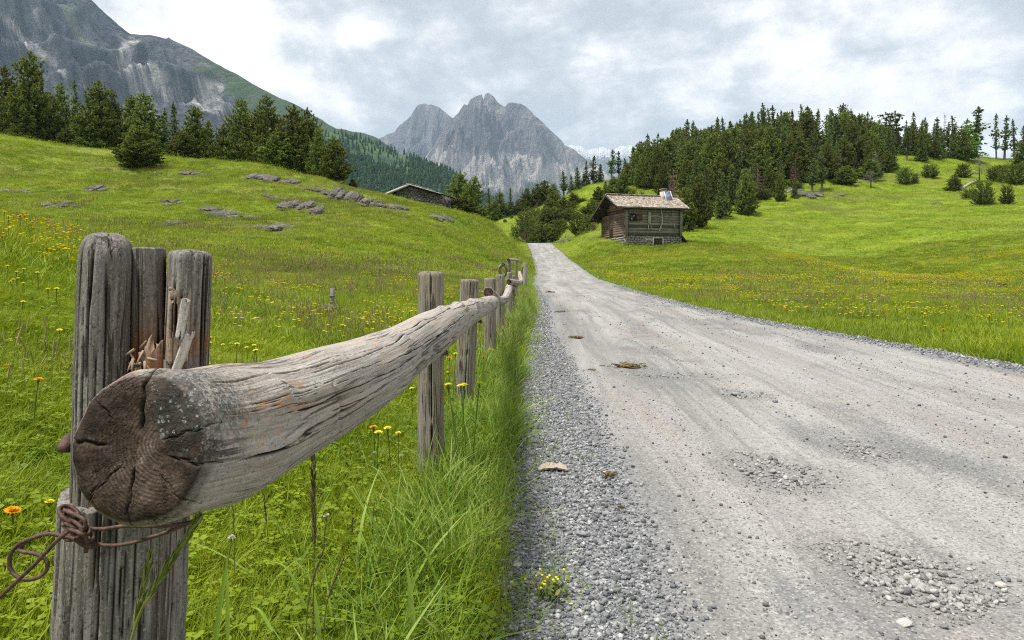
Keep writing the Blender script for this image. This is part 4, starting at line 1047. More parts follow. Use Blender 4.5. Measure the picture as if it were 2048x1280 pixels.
def limb(name, path, radii, nu, svals, mat, seed=0, shape=None, cracks=(), wob=.05, cap0=None, cap1=None, up=(0, 0, 1), feat=None, rings=(0, 0, .008), gcoff=0.0, grain=.0005, top=None):
    """swept wooden body. path (k,3), radii (k,), svals: 0..1 samples along it.
    cap0/cap1: list of (radius factor, push outward in metres) rings from the rim to the middle."""
    sp = spline(np.column_stack([path, radii]), svals)
    C, Rd = sp[:, :3], sp[:, 3]
    n = len(C)
    seg = np.linalg.norm(np.diff(C, axis=0), axis=1); S = np.concatenate([[0], np.cumsum(seg)])
    T = np.gradient(C, axis=0); T /= np.linalg.norm(T, axis=1)[:, None]
    U = np.array(up, float)[None] - T * (T @ np.array(up, float))[:, None]; U /= np.linalg.norm(U, axis=1)[:, None]
    B = np.cross(T, U)                                   # right hand side when looking along the path: -B.. theta from U
    th = np.arange(nu) / nu * 2 * math.pi
    TH, SS = np.meshgrid(th, S, indexing='xy')
    ct, st_ = np.cos(TH), np.sin(TH)
    rs = np.ones_like(TH) if shape is None else shape(TH)
    RR = Rd[:, None] * rs
    low = 1 + wob * fbm(ct * 1.2 + 5, st_ * 1.2, SS * 1.6, seed, 3) + wob * .5 * fbm(ct * 3, st_ * 3, SS * 4, seed + 3, 2)
    fib = fbm(ct * RR * 130, st_ * RR * 130, SS * 3.2, seed + 7, 3)
    ck = np.zeros_like(RR); dsp = np.zeros_like(RR)
    for (s0, ln, t0, slope, wd, dep, amp) in cracks:     # start m, length m, angle, drift rad/m, width m, depth m, wobble
        u = (SS - s0) / ln
        tc = t0 + slope * (SS - s0) + amp * fbm(SS * 5 + t0 * 10, SS * 0, 0, seed + 11, 4)
        dt = (TH - tc + math.pi) % (2 * math.pi) - math.pi
        x = np.abs(dt) * RR
        win = np.clip(u * 6, 0, 1) * np.clip((1 - u) * 6, 0, 1)
        wv = wd * (.35 + .65 * win) * (.7 + .5 * vn(SS * 22, SS * 0, 0, seed + 2))
        k = np.exp(-(x / np.maximum(wv, 1e-4))**2) * (win > 0) * np.minimum(1, win * 2)
        lip = np.exp(-(x / (wd * 5))**2) * (win > 0) * win
        dsp += -dep * k + .12 * dep * lip; ck = np.maximum(ck, k)
    rad = RR * low + grain * fib + dsp
    if feat is not None: rad = rad + feat(TH, SS, RR)
    Pt = C[:, None, :] + rad[..., None] * (ct[..., None] * U[:, None, :] + st_[..., None] * B[:, None, :])
    if top is not None: Pt = top(Pt)
    V = [Pt.reshape(-1, 3)]; gc = [np.stack([RR * ct, RR * st_, SS + gcoff], -1).reshape(-1, 3)]
    CK = [ck.ravel()]; EG = [np.zeros(n * nu)]; RG = [np.zeros(n * nu)]; TS = [np.clip(.45 + .75 * ct, 0, 1).ravel() * 1.0]; SL = [SS.ravel()]
    F_ = [grid_faces(n, nu, True)]
    base = n * nu
    for which, cap in ((0, cap0), (1, cap1)):
        if cap is None: cap = [(.98, .002), (.9, .006), (.6, .008), (.3, .008)]
        i = 0 if which == 0 else n - 1; sg = -1 if which == 0 else 1
        prev = np.arange(nu) + i * nu
        rim = rad[i]
        for (f, push) in cap:
            q = rim * f; xx, yy = q * np.cos(th), q * np.sin(th)
            rough = .0035 * fbm(xx * 28, yy * 28, 0, seed + 20, 4) * (1 if f < .97 else .3)
            ckc = np.zeros(nu)
            for a_, wv_ in ((0.02, .0019), (1.25, .0006), (1.75, .0009), (2.3, .0005), (3.2, .0011), (3.9, .0005), (4.80, .0015), (5.5, .0006)):      # drying cracks of the end
                dt = (th - a_ - .03 * np.sin(f * 23 + a_) + math.pi) % (2 * math.pi) - math.pi
                ckc = np.maximum(ckc, np.exp(-(np.abs(dt) * q / wv_)**2) * (f > .25 + .1 * a_ % .3))
            pu = push + rough * 1.25 - .006 * ckc
            if callable(cap[0][0]) : pass
            ring = C[i] + xx[:, None] * U[i] + yy[:, None] * B[i] + (sg * pu)[:, None] * T[i]
            if top is not None: ring = top(ring)
            V.append(ring); gc.append(np.stack([xx, yy, np.full(nu, S[i] + gcoff + sg * push)], -1))
            CK.append(ckc); EG.append(np.full(nu, 1.0 if f < .90 else (.55 if f < .96 else .1)))
            RG.append(np.hypot(xx - rings[0], yy - rings[1]) / rings[2]); TS.append(np.clip(.45 + .75 * np.cos(th), 0, 1)); SL.append(np.full(nu, S[i]))
            cur = np.arange(nu) + base
            a, b = (prev, cur) if which == 0 else (cur, prev)
            F_.append(np.stack([a, b, np.roll(b, -1), np.roll(a, -1)], -1) if True else None)
            prev = cur; base += nu
        V.append((C[i] + sg * cap[-1][1] * T[i])[None] if top is None else top((C[i] + sg * cap[-1][1] * T[i])[None]))
        gc.append(np.array([[0, 0, S[i] + gcoff]])); CK.append([0]); EG.append([1.0]); RG.append([np.hypot(*rings[:2]) / rings[2]]); TS.append([.5]); SL.append([S[i]])
        ctr = np.full(nu, base); base += 1
        F_.append(np.stack([prev, ctr, np.roll(prev, -1)], -1) if which == 0 else np.stack([ctr, prev, np.roll(prev, -1)], -1))
    V = np.concatenate(V); gc = np.concatenate(gc); EG = np.concatenate(EG); TS = np.concatenate(TS)
    return V, F_, {'gc': gc, 'crack': np.concatenate(CK), 'endg': EG, 'ring': np.concatenate(RG), 'topside': TS}, np.concatenate(SL)

# ------------------------------------------------------------------ long rail nearest the camera
LP = [(305, 893, .80, 308), (374, 883, .868, 284), (442, 868, .945, 272), (540, 834, 1.09, 220), (640, 792, 1.26, 186), (740, 744, 1.60, 145), (800, 707, 2.0, 110), (862, 667, 2.48, 89), (900, 645, 3.1, 70), (940, 624, 4.4, 47), (968, 612, 6.0, 36), (984, 606, 7.7, 30)]
def build_long_rail():
    path = np.array([P(a, b, d) for a, b, d, w_ in LP]); rad = np.array([w_ / 2 / F * d for a, b, d, w_ in LP])
    sv = (np.geomspace(1, 14, 760) - 1) / 13.0 * 1.0
    rc = np.random.default_rng(31)
    cr = [ # theta is measured from the top; the road side is where the sine has the sign of the right vector
        (.03, .62, 1.75, -.35, .0026, .011, .06), (.10, .95, 1.25, .10, .0018, .007, .07), (.25, 1.5, .72, -.12, .0015, .006, .06), (.55, 1.3, 1.05, .2, .0015, .006, .07), (.02, .40, .55, .2, .0016, .006, .06),
        (.30, .55, 1.55, .05, .0015, .006, .06), (1.0, 1.6, .35, .15, .0017, .006, .06), (1.2, 1.2, 1.3, -.2, .0015, .005, .06), (2.2, 2.2, .6, .1, .0024, .007, .06), (.6, .5, 2.05, .1, .002, .008, .1), (.05, .35, 2.3, .3, .0018, .006, .1)]
    for i in range(60):
        s0 = rc.uniform(0, 1)**1.8 * 5.5
        cr.append((s0, rc.uniform(.08, .45), rc.uniform(-.5, 2.7), rc.normal(0, .25), rc.uniform(.0005, .0009) * (1 + s0 * .12), rc.uniform(.0012, .0024), rc.uniform(.02, .06)))
    def cross(TH, SS, RR):        # cracks running round the log
        d = 0
        for (s, t0, wd, hw) in ((.36, 1.55, .004, .55), (.395, 2.2, .003, .4), (.72, 1.75, .004, .5), (.60, 2.1, .003, .3), (.18, .75, .003, .3)):
            ss = s + .02 * fbm(TH * 4, TH * 0 + s * 9, 0, 5, 4)
            d = d - .006 * np.exp(-((SS - ss) / wd)**2) * np.exp(-((TH - t0) / hw)**4)
        for (s, t0, w_, a) in ((.17, .95, .035, .008), (.42, .35, .05, .006), (.95, .6, .06, .010), (1.35, .2, .09, .010), (1.9, .5, .1, .012), (2.5, .0, .12, .012), (.80, 2.0, .05, -.006), (3.6, .3, .2, .012)):   # knots and swellings
            d = d + a * np.exp(-((SS - s) / w_)**2 - ((TH - t0) * RR / (w_ * .8))**2)
        return d
    V, Fc, at, sl_ = limb('rail', path, rad, 420, sv, None, 3, None, cr, .045, None, None, (0, 0, 1), cross, (.012, -.035, .0042),
        0.0, .0010) if False else limb('rail', path, rad, 420, sv, None, 3, None, cr, .045,
        [(1.0, .004), (.985, .010), (.955, .018), (.92, .0235), (.88, .027), (.82, .029), (.76, .030), (.70, .0305), (.63, .030), (.56, .029), (.49, .028), (.42, .0275), (.35, .027), (.28, .027), (.21, .027), (.14, .027), (.07, .027)], None,
        (0, 0, 1), cross, (.006, .030, .0042), 0.0, .00045)
    g = at['gc']; top_ = at['topside']
    ns = sl_.max()
    th = np.arctan2(g[:, 1], g[:, 0])
    near = np.exp(-(sl_ / .10)**2)
    moss = np.clip(near * (1.25 * np.exp(-((th - .70) / .80)**2)) , 0, 1) + .16 * np.exp(-((sl_ - .22) / .2)**2) * np.clip(np.cos(th), 0, 1)
    cap = at['endg'] > .05
    moss = np.where(cap, np.clip(1.35 * np.exp(-((th - .85) / .70)**2) * sstep(.15, .62, np.hypot(g[:, 0], g[:, 1]) / .085), 0, 1), moss)
    at['moss'] = moss; at['red'] = np.zeros(len(V))
    at['crack'] = np.maximum(at['crack'], 0)
    me = mesh_np('rail', V, Fc, W_LOG, at)
    o = link('rail', me)
    tag(o, 'long thick silvery log rail with a lichen covered sawn end in the foreground', 'rail', 'weathered fence rails')
build_long_rail()

def simple_rail(label, pts, seed, bend=24, nu=28, name='rail', mat=None):
    path = np.array([P(a, b, d) for a, b, d, w_ in pts]); rad = np.array([w_ / 2 / F * d for a, b, d, w_ in pts])
    rc = np.random.default_rng(seed)
    cr = [(rc.uniform(0, 1.5), rc.uniform(.3, 1.2), rc.uniform(0, 6.28), 0, .004, .006, .1) for _ in range(8)]
    V, Fc, at, sl_ = limb(name, path, rad, nu, np.linspace(0, 1, bend * len(pts)), None, seed, None, cr, .08, [(.97, .006), (.88, .011), (.6, .012), (.3, .012)], None, (0.1, 0, 1), None, (0, 0, .006))
    at['moss'] = np.zeros(len(V)); at['red'] = np.zeros(len(V))
    o = link(name, mesh_np(name, V, Fc, mat or W_LOG, at)); tag(o, label, 'rail', 'weathered fence rails'); return o
simple_rail('bent sagging log rail hanging between the fourth and fifth fence posts', [(977, 584, 7.55, 21), (984, 591, 7.8, 20), (993, 599, 8.2, 18), (1003, 601, 8.7, 17), (1010, 598, 9.2, 16), (1015, 588, 9.9, 15.5), (1017, 579, 10.6, 14), (1018, 574, 11.2, 13)], 41)
simple_rail('short pale log rail whose dark end shows behind the bent rail', [(1018, 563, 10.9, 11), (1025, 563, 11.6, 10.5), (1033, 565, 12.4, 10.5), (1040, 566, 13.3, 9.5)], 42)
simple_rail('bright barkless rail piece rising behind the short pale rail', [(1042, 565, 13.6, 8.5), (1042, 558, 14.6, 8.5), (1040, 550, 16, 8), (1039.5, 545, 17.5, 6)], 43)
simple_rail('hooked pale branch stub with a dark hollow end wired onto the fence', [(1006, 529, 12.6, 8), (1001, 534, 12.7, 7), (1000, 542, 12.8, 7), (1004, 550, 12.9, 6)], 44)
simple_rail('pale forked limb beside the hooked branch stub on the fence', [(1008, 529, 12.9, 6), (1013, 535, 13.2, 6.5), (1014, 544, 13.6, 6.5), (1010, 552, 13.9, 5)], 45)
simple_rail('thin cross rail lying over the two farthest upright posts', [(1017, 519.5, 20, 7), (1025, 519.6, 20.5, 5.5), (1034, 520.6, 21.2, 5.5), (1040, 521.2, 22, 4)], 46)

# ------------------------------------------------------------------ posts
def superell(a, b, n):
    return lambda TH: (np.abs(np.cos(TH) / a)**n + np.abs(np.sin(TH) / b)**n)**(-1.0 / n)
def post(label, px, top, wpx, d, seed, mat, cracks=2, lean=0.0, group='fence posts', topcut='dome', bottom=None, depth=1.0, name='fence_post'):
    hw = wpx / 2 / F * d
    x = (px - CX) / F * d; zt = CZ + (HY - top) / F * d
    zg = float(land(x, d)) - .25
    rc = np.random.default_rng(seed)
    path = np.array([(x - lean * (zt - z), d, z) for z in np.linspace(zg, zt - .012, 5)])
    H = zt - zg
    cr = [(rc.uniform(-.1, .1), H * 1.2, -math.pi / 2 * 0 + t, rc.normal(0, .05), .0035, .014, .05) for t in ([math.pi + .15] if cracks else [])]
    cr += [(rc.uniform(0, H * .6), rc.uniform(.3, .9), math.pi + rc.uniform(-1.3, 1.3), rc.normal(0, .05), rc.uniform(.0012, .0025), .006, .04) for _ in range(cracks * 5)]
    cap = [(.985, .008), (.94, .016), (.86, .021), (.7, .024), (.5, .025), (.25, .026)] if topcut == 'dome' else [(.98, .002), (.93, .004), (.6, .004), (.3, .006)]
    V, Fc, at, sl_ = limb(name, path, np.full(5, hw), 132 if d < 7 else 40, np.linspace(0, 1, 150 if d < 7 else 50), None, seed, superell(1.0 * depth, 1.0, 2.6), cr, .05, None, cap, (0, 1, 0), None, (0, 0, .006), rc.uniform(0, 9), .0011)
    at['moss'] = np.zeros(len(V)); at['red'] = np.zeros(len(V)); at['endg'] = at['endg'] * .25
    o = link(name, mesh_np(name, V, Fc, mat, at)); tag(o, label, 'fence post', group)
    return o
post('straight round topped fence post standing second along the fence', 862, 548, 52, 3.60, 51, W_POST2, 2)
post('knotty cracked fence post leaning slightly, third along the fence', 940, 562, 37, 5.3, 52, W_POST2, 2, lean=.05)
post('fence post behind the dark end of the bent rail, fourth along the fence', 980, 558, 24, 8.1, 53, W_POST2, 1)
post('fence post with a flat top behind the bend of the sagging rail', 1000.5, 551, 17, 10.4, 54, W_POST2, 1)
post('fence post carrying the short pale rail', 1019, 546, 11, 12.3, 55, W_POST2, 1)
post('slim fence post behind the short pale rail', 1027, 552, 8, 13.9, 56, W_POST2, 1)
post('grey upright post holding the dark end of the far cross rail', 1018, 522, 7.5, 20.2, 57, W_POST, 1)
post('reddish brown upright post under the tip of the far cross rail', 1032, 522, 6, 21.5, 58, W_POST2, 1)
post('pale topped short stub post near the road far along the fence', 1050, 526, 7, 29, 59, W_LOG, 1)
post('dark leaning stub post right before the pale topped stub', 1046, 533, 4, 27, 60, W_POST, 1, lean=.3)
# split post in front
def slab(name, parent, x0, x1, ytop, ybot, d, dep, seed, mat, topdome, lean=0.0, cracks=5, jag=None, red=None, n=2.6, cap=None):
    """upright piece between columns x0..x1 (photo pixels) from row ytop down to ybot"""
    xc = (x0 + x1) / 2; tn = (xc - CX) / F; cph = 1 / math.sqrt(1 + tn * tn); hw = (x1 - x0) / 2 / F * d * cph
    k = 6; ys = np.linspace(ybot, ytop, k)
    path = np.array([P(xc + lean * (y - ytop), y, d) for y in ys]); path[-1, 2] -= topdome
    rc = np.random.default_rng(seed); H = path[-1, 2] - path[0, 2]
    cr = [(rc.uniform(-.1, H * .6), rc.uniform(.4, 1.0) * H, math.pi + rc.uniform(-1.2, 1.2), rc.normal(0, .03), rc.uniform(.0009, .0022), rc.uniform(.004, .009), .025) for _ in range(cracks * 2)]
    cap = cap or ([(.985, topdome * .22), (.95, topdome * .44), (.88, topdome * .66), (.77, topdome * .84), (.6, topdome * .95), (.4, topdome), (.2, topdome)] if topdome > .004 else [(.985, .001), (.95, .002), (.7, .003), (.4, .003)])
    fn = None
    if jag is not None:
        zt = path[-1, 2]
        def fn(pt):
            z = pt[..., 2]; near = np.clip((z - (zt - jag * 2.2)) / (jag * 2.2), 0, 1)
            o = pt.copy(); o[..., 2] = z - near * jag * (1.0 + 1.2 * vn(pt[..., 0] * 190, pt[..., 1] * 60, 0, seed))
            return o
    V, Fc, at, sl_ = limb(name, path, np.full(k, hw), 220, np.linspace(0, 1, 260), None, seed, superell(dep / 2 / hw, 1.0, n), cr, .035, None, cap, (tn, 1, 0), None, (0, 0, .005), rc.uniform(0, 9), .0014, fn)
    at['moss'] = np.zeros(len(V))
    rdm = np.zeros(len(V))
    if red is not None:
        y = HY - (V[:, 2] - CZ) / V[:, 1] * F
        rdm = np.clip(sum(np.exp(-((y - ry) / rs)**2) for ry, rs in red), 0, 1) * np.clip(.6 + 1.4 * fbm(V[:, 0] * 40, V[:, 2] * 12, 0, seed, 3), 0, 1)
    at['red'] = rdm; at['endg'] = at['endg'] * .2
    return link(name, mesh_np(name, V, Fc, mat, at), parent)
def build_split_post():
    d = 1.02
    t = thing('fence_post', 'thick rotten fence post split into three upright pieces in the foreground', 'fence post', (-.56, d, 0.0), 'fence posts')
    def child(*a, **k):
        o = slab(*a, **k); o.matrix_parent_inverse = Matrix.Translation((.56, -d, 0)); return o
    lower = child('trunk', t, 122, 388, 985, 1340, d, .17, 71, W_POST, 0.0, -.045, 16, n=3.0)
    child('split_piece', t, 157, 269, 469, 1080, d - .012, .15, 72, W_POST, .040, -.028, 9, red=[(1010, 34)], n=2.7)['label'] = 'tallest left piece with a rounded top'
    child('split_piece', t, 262, 331, 497, 1000, d + .012, .11, 73, W_POST, .002, .0, 6, red=[(712, 60)], n=3.6)['label'] = 'middle piece cut flat on top'
    child('split_piece', t, 336, 425, 505, 1000, d + .004, .12, 74, W_POST, .012, -.035, 7, red=[(705, 42)], n=2.9, cap=[(.99, .006), (.95, .010), (.85, .013), (.6, .016), (.3, .017)])['label'] = 'right piece with a sloping top'
    child('splinter', t, 289, 330, 676, 900, d - .045, .04, 75, W_SPLIT, .0, 0, 3, jag=.012, red=[(735, 30)], n=4)
    child('splinter', t, 262, 292, 716, 900, d - .05, .035, 76, W_SPLIT, .0, .06, 2, jag=.016, red=[(745, 30)], n=3)
    child('splinter', t, 338, 384, 566, 720, d - .052, .03, 77, W_SPLIT, .0, -.04, 4, jag=.014, n=3.2)
    s = child('splinter', t, 364, 381, 592, 672, d - .075, .010, 78, W_FRESH, .0, -.16, 1, jag=.006, n=3); s['label'] = 'pale bare splinter'
    s = child('splinter', t, 370, 390, 664, 760, d - .07, .012, 79, W_FRESH, .0, -.36, 1, jag=.004, n=3); s['label'] = 'pale bare splinter'
    child('splinter', t, 326, 345, 700, 800, d - .05, .014, 80, W_FRESH, .0, 0, 1, jag=.016, n=3)
    child('splinter', t, 147, 166, 700, 1010, d - .02, .05, 81, W_POST, .0, -.02, 2, jag=.006, n=3)
    # crumbled fibres in the rotten pocket
    mb = MB(); rg = np.random.default_rng(82)
    for i in range(26):
        p = P(rg.uniform(262, 300), rg.uniform(690, 745), d - .055 - rg.uniform(0, .02)); e = rg.normal(0, 1, 3) * np.array([1, .4, 1.2]); e /= np.linalg.norm(e)
        mb.tube([p, p + e * .012, p + e * rg.uniform(.013, .022)], [.0022, .0018, .0005], 4)
    o = mb.obj('rotten_fibre', W_SPLIT, t); o.matrix_parent_inverse = Matrix.Translation((.56, -d, 0)); o['kind'] = 'stuff'
build_split_post()

# ------------------------------------------------------------------ rusty wire
def mat_rust():
    m, nt = new_mat('rusty_wire')
    p = node(nt, 'ShaderNodeTexCoord').outputs['Object']; n = noise(nt, p, 160, 5, .7)
    finish(nt, ramp(nt, n, [(.35, (.030, .018, .015)), (.52, (.075, .040, .030)), (.7, (.15, .075, .045))]), .7, bump(nt, n, .8, .001), .4)
    return m
M_RUST = mat_rust()
def wire(pts, r, k=10, n=None):
    mb = MB(); q = spline(pts, n or len(pts) * 9); mb.tube(q, r, k); return mb
def build_near_wire():
    d = .90; px = lambda x, y, dd=d: P(x, y, dd)
    t = thing('binding_wire', 'rusty twisted wire tied round the split post under the log end', 'wire', tuple(px(150, 1060)))
    inv = Matrix.Translation(-Vector(px(150, 1060)))
    def add(name, mb):
        o = mb.obj(name, M_RUST, t, True); o.matrix_parent_inverse = inv; return o
    r = .0026
    add('loop', wire([px(172, 1056), px(205, 1058), px(250, 1052), px(300, 1052, .90), px(345, 1050, .92), px(392, 1042, .96), px(402, 1030, 1.04), px(380, 1015, 1.12), px(260, 1020, 1.14), px(140, 1030, 1.10), px(118, 1040, 1.0), px(128, 1050, .93)], r))
    add('loop', wire([px(160, 1075), px(180, 1085), px(220, 1091), px(262, 1086), px(310, 1072, .91), px(350, 1058, .925), px(398, 1036, .985), px(400, 1026, 1.07)], r))
    kb = MB(); th = np.linspace(0, 6.283 * 5.0, 110)
    a, b = px(135, 1022, .89), px(172, 1080, .885)
    c = a + (b - a) * (th / th.max())[:, None]
    q = c + np.stack([np.cos(th) * .012 + 0, np.sin(th) * .010, np.cos(th) * -.008 + np.sin(th) * .002], 1)
    kb.tube(q, r * 1.05, 9)
    q2 = np.array([px(126, 1012, .90), px(140, 1035, .885), px(158, 1050, .875), px(165, 1062, .872), px(155, 1075, .872), px(138, 1080, .878), px(128, 1072, .885), px(136, 1060, .88), px(160, 1066, .87), px(172, 1078, .875), px(172, 1104, .88)])
    kb.tube(spline(q2, 80), r * 1.05, 9)
    q3 = np.array([px(124, 1016, .905), px(132, 1022, .885), px(152, 1030, .878), px(168, 1040, .874), px(170, 1052, .874), px(160, 1060, .872)]); kb.tube(spline(q3, 50), r, 9)
    add('knot', kb)
    add('tail', wire([px(150, 1078, .87), px(128, 1073, .87), px(104, 1068, .872), px(86, 1070, .875), px(60, 1078, .878), px(36, 1090, .88), px(20, 1112, .88), px(22, 1140, .88), px(44, 1158, .876), px(74, 1156, .873), px(93, 1140, .872), px(92, 1120, .872), px(74, 1108, .874), px(48, 1104, .877), px(38, 1098, .88), px(52, 1084, .882), px(78, 1070, .884), px(98, 1064, .884)], r))
    add('tail', wire([px(135, 1064, .862), px(110, 1085, .862), px(70, 1128, .862), px(30, 1166, .864), px(-10, 1204, .866), px(-60, 1250, .87)], r))
build_near_wire()
def tie(label, px_, py_, d, w_, seed):
    """wire strap round a post and its rail"""
    c = P(px_, py_, d); hw = w_ / 2 / F * d
    th = np.linspace(0, 6.3, 40)
    q = c + np.stack([np.cos(th) * hw * 1.04, np.sin(th) * (hw * 1.05) , .012 * np.sin(th * .5) - .02 * np.cos(th)], 1)
    mb = MB(); mb.tube(q, .0042, 6); mb.tube(q + np.array([0, 0, .012]), .0042, 6)
    tag(mb.obj('binding_wire', M_RUST, None, True), label, 'wire', 'wire ties of the fence')
tie('rusty wire strap round the second fence post just under the long rail', 866, 702, 3.60, 56, 1)
tie('rusty wire strap round the leaning third fence post under the rail', 943, 641, 5.3, 40, 2)
tie('dark wire strap under the short pale rail', 1027, 573, 12.4, 14, 3)
mbw = MB(); mbw.tube(spline([P(957, 576, 7.7), P(966, 578, 7.6), P(975, 581, 7.55)], 10), .004, 5)
tag(mbw.obj('nail', M_RUST, None, True), 'dark nail end sticking out left of the bent rail', 'nail')
# rusty bolt seen at the left edge of the split post
mbw = MB(); mbw.tube(spline([P(128, 905, .99), P(131, 890, .995), P(140, 872, 1.02)], 10), [.007, .009, .010, .010, .010, .009, .008, .008, .007, .006], 8)
tag(mbw.obj('bolt', M_RUST, None, True), 'rusty bolt head at the left side of the split post', 'bolt')

# ------------------------------------------------------------------ stake in the meadow
mb = MB()
x, y, z = col_hit(664.5, 622, 9, 20)
h = CZ + (HY - 576) / F * y - z
mb.tube([(x, y, z - .2), (x, y, z + h * .4), (x + .004, y, z + h)], [.043, .045, .040], 10)
for k in (.35, .62): mb.tube([(x, y, z + h * k), (x, y, z + h * k + .03)], [.055, .05], 10)
o = mb.obj('wooden_stake', W_POST, None, True)
tag(o, 'short dark wooden stake standing alone in the flowering meadow', 'stake')
# ================================================================== ROCKS
def mat_stone(name, cols, sc=1.0, lich=.5):
    m, nt = new_mat(name)
    p = node(nt, 'ShaderNodeTexCoord').outputs['Object']
    a = noise(nt, vscale(nt, p, (sc, sc, sc * 3.5)), 2.2, 7, .65, .5); b = noise(nt, p, 14 * sc, 5, .7)
    c = ramp(nt, math_(nt, 'ADD', math_(nt, 'MULTIPLY', a, .6), math_(nt, 'MULTIPLY', b, .4)), [(.34, cols[0]), (.48, cols[1]), (.6, cols[2]), (.72, cols[3])])
    oi = node(nt, 'ShaderNodeObjectInfo').outputs['Random']
    hs = node(nt, 'ShaderNodeHueSaturation', {'Color': c}); nt.links.new(math_(nt, 'ADD', .72, math_(nt, 'MULTIPLY', oi, .6)), hs.inputs['Value'])
    finish(nt, hs.outputs[0], .9, bump(nt, math_(nt, 'ADD', a, math_(nt, 'MULTIPLY', b, .5)), .8, .05 / sc), .2)
    return m
M_SLAB = mat_stone('outcrop_stone', [(.022, .020, .018), (.075, .067, .058), (.19, .178, .162), (.42, .405, .385)], 1.9)
M_GREY = mat_stone('grey_stone', [(.10, .10, .105), (.21, .21, .22), (.31, .31, .32), (.44, .44, .44)], 14.0)
M_PALE = mat_stone('pale_stone', [(.24, .225, .20), (.36, .345, .315), (.45, .43, .40), (.55, .53, .50)], 14.0)
def ico(sub):
    import bmesh
    bm = bmesh.new(); bmesh.ops.create_icosphere(bm, subdivisions=sub, radius=1.0)
    V = np.array([v.co[:] for v in bm.verts]); Fc = np.array([[v.index for v in f.verts] for f in bm.faces]); bm.free()
    return V, Fc
ICO = {s: ico(s) for s in (1, 2, 3, 4, 5)}
def boulder(seed, size, sub=3, rough=.25, flat=True, strata=0.0):
    V, Fc = ICO[sub]; rg = np.random.default_rng(seed)
    V = V.copy()
    for i in range(9):                                   # planes that chop facets off
        n = rg.normal(size=3); n /= np.linalg.norm(n); k = rg.uniform(.55, .9)
        dd = np.maximum(V @ n - k, 0); V = V - dd[:, None] * n
    V = V * (1 + rough * fbm(V[:, 0] * 1.8 + seed, V[:, 1] * 1.8, V[:, 2] * 1.8, seed, 4))[:, None]
    if strata: V[:, :2] = V[:, :2] * (1 + strata * vn(V[:, 2] * 6, V[:, 2] * 0, 0, seed))[:, None]
    return V * np.array(size), Fc
def outcrop(label, px, py, d, wpx, hpx, tilt, seed, pieces=4, name='rock_outcrop'):
    slope = {1: .15, 2: .22, 3: .22, 4: .10, 5: .20, 6: .18, 7: .36, 8: .22, 15: .15}.get(seed, .03)
    """group of slanting rock slabs breaking through the turf; px,py = middle in the photo"""
    x, y, z = col_hit(px, py, d[0], d[1]); W = wpx / F * y; Hh = hpx / F * y
    t = thing(name, label, 'rock', (x, y, z), 'rock outcrops')
    rg = np.random.default_rng(seed); m = pieces + 2
    for i in range(m):                                    # long overlapping slabs, sunk in the turf, all dipping the same way
        u = (i + .5) / m - .5 + rg.normal(0, .05)
        lw = W / m * rg.uniform(1.3, 2.2)
        V, Fc = ICO[4]; V = V.copy()
        sg = np.sign(V); V = sg * np.abs(V)**np.array([.62, .62, .80])      # slab like
        V = V * (1 + .30 * fbm(V[:, 0] * 1.6 + seed * 3 + i, V[:, 1] * 1.6, V[:, 2] * 1.6, seed * 7 + i, 4))[:, None]
        lay = np.floor(V[:, 2] * 3.5 + .4 * vn(V[:, 0] * 2, V[:, 1] * 2, 0, seed + i)); V[:, :2] *= (1 + .14 * (_h(lay, lay * 0, lay * 0 + i, seed) - .5))[:, None]
        V[:, 2] += .25 * vn(V[:, 0] * 4, V[:, 1] * 4, 0, seed + 40 + i) + .30 * np.abs(fbm(V[:, 0] * 3 + V[:, 1] * 2, V[:, 1] * 9, V[:, 2] * 4, seed + 60 + i, 3))
        V = V * (1 + .16 * fbm(V[:, 0] * 6, V[:, 1] * 6, V[:, 2] * 6, seed + 80 + i, 3))[:, None]
        sz = (lw * .52, Hh * rg.uniform(.9, 1.6), Hh * rg.uniform(.24, .38)); V = V * np.array(sz)
        cx_, cy_, _z = col_hit(px + u * wpx, py + u * wpx * slope + rg.normal(0, .22) * hpx, d[0], d[1])
        zz = float(land(cx_, cy_))
        g1 = (float(land(cx_ + .8, cy_)) - float(land(cx_ - .8, cy_))) / 1.6; g2 = (float(land(cx_, cy_ + .8)) - float(land(cx_, cy_ - .8))) / 1.6
        V[:, 2] += V[:, 0] * (g1 + tilt * .4) + V[:, 1] * (g2 * .8)
        V += np.array([cx_ - x, cy_ - y, zz - z + sz[2] * rg.uniform(-.35, .10)])
        link('slab', mesh_np('slab', V, Fc, M_SLAB, None, False), t)
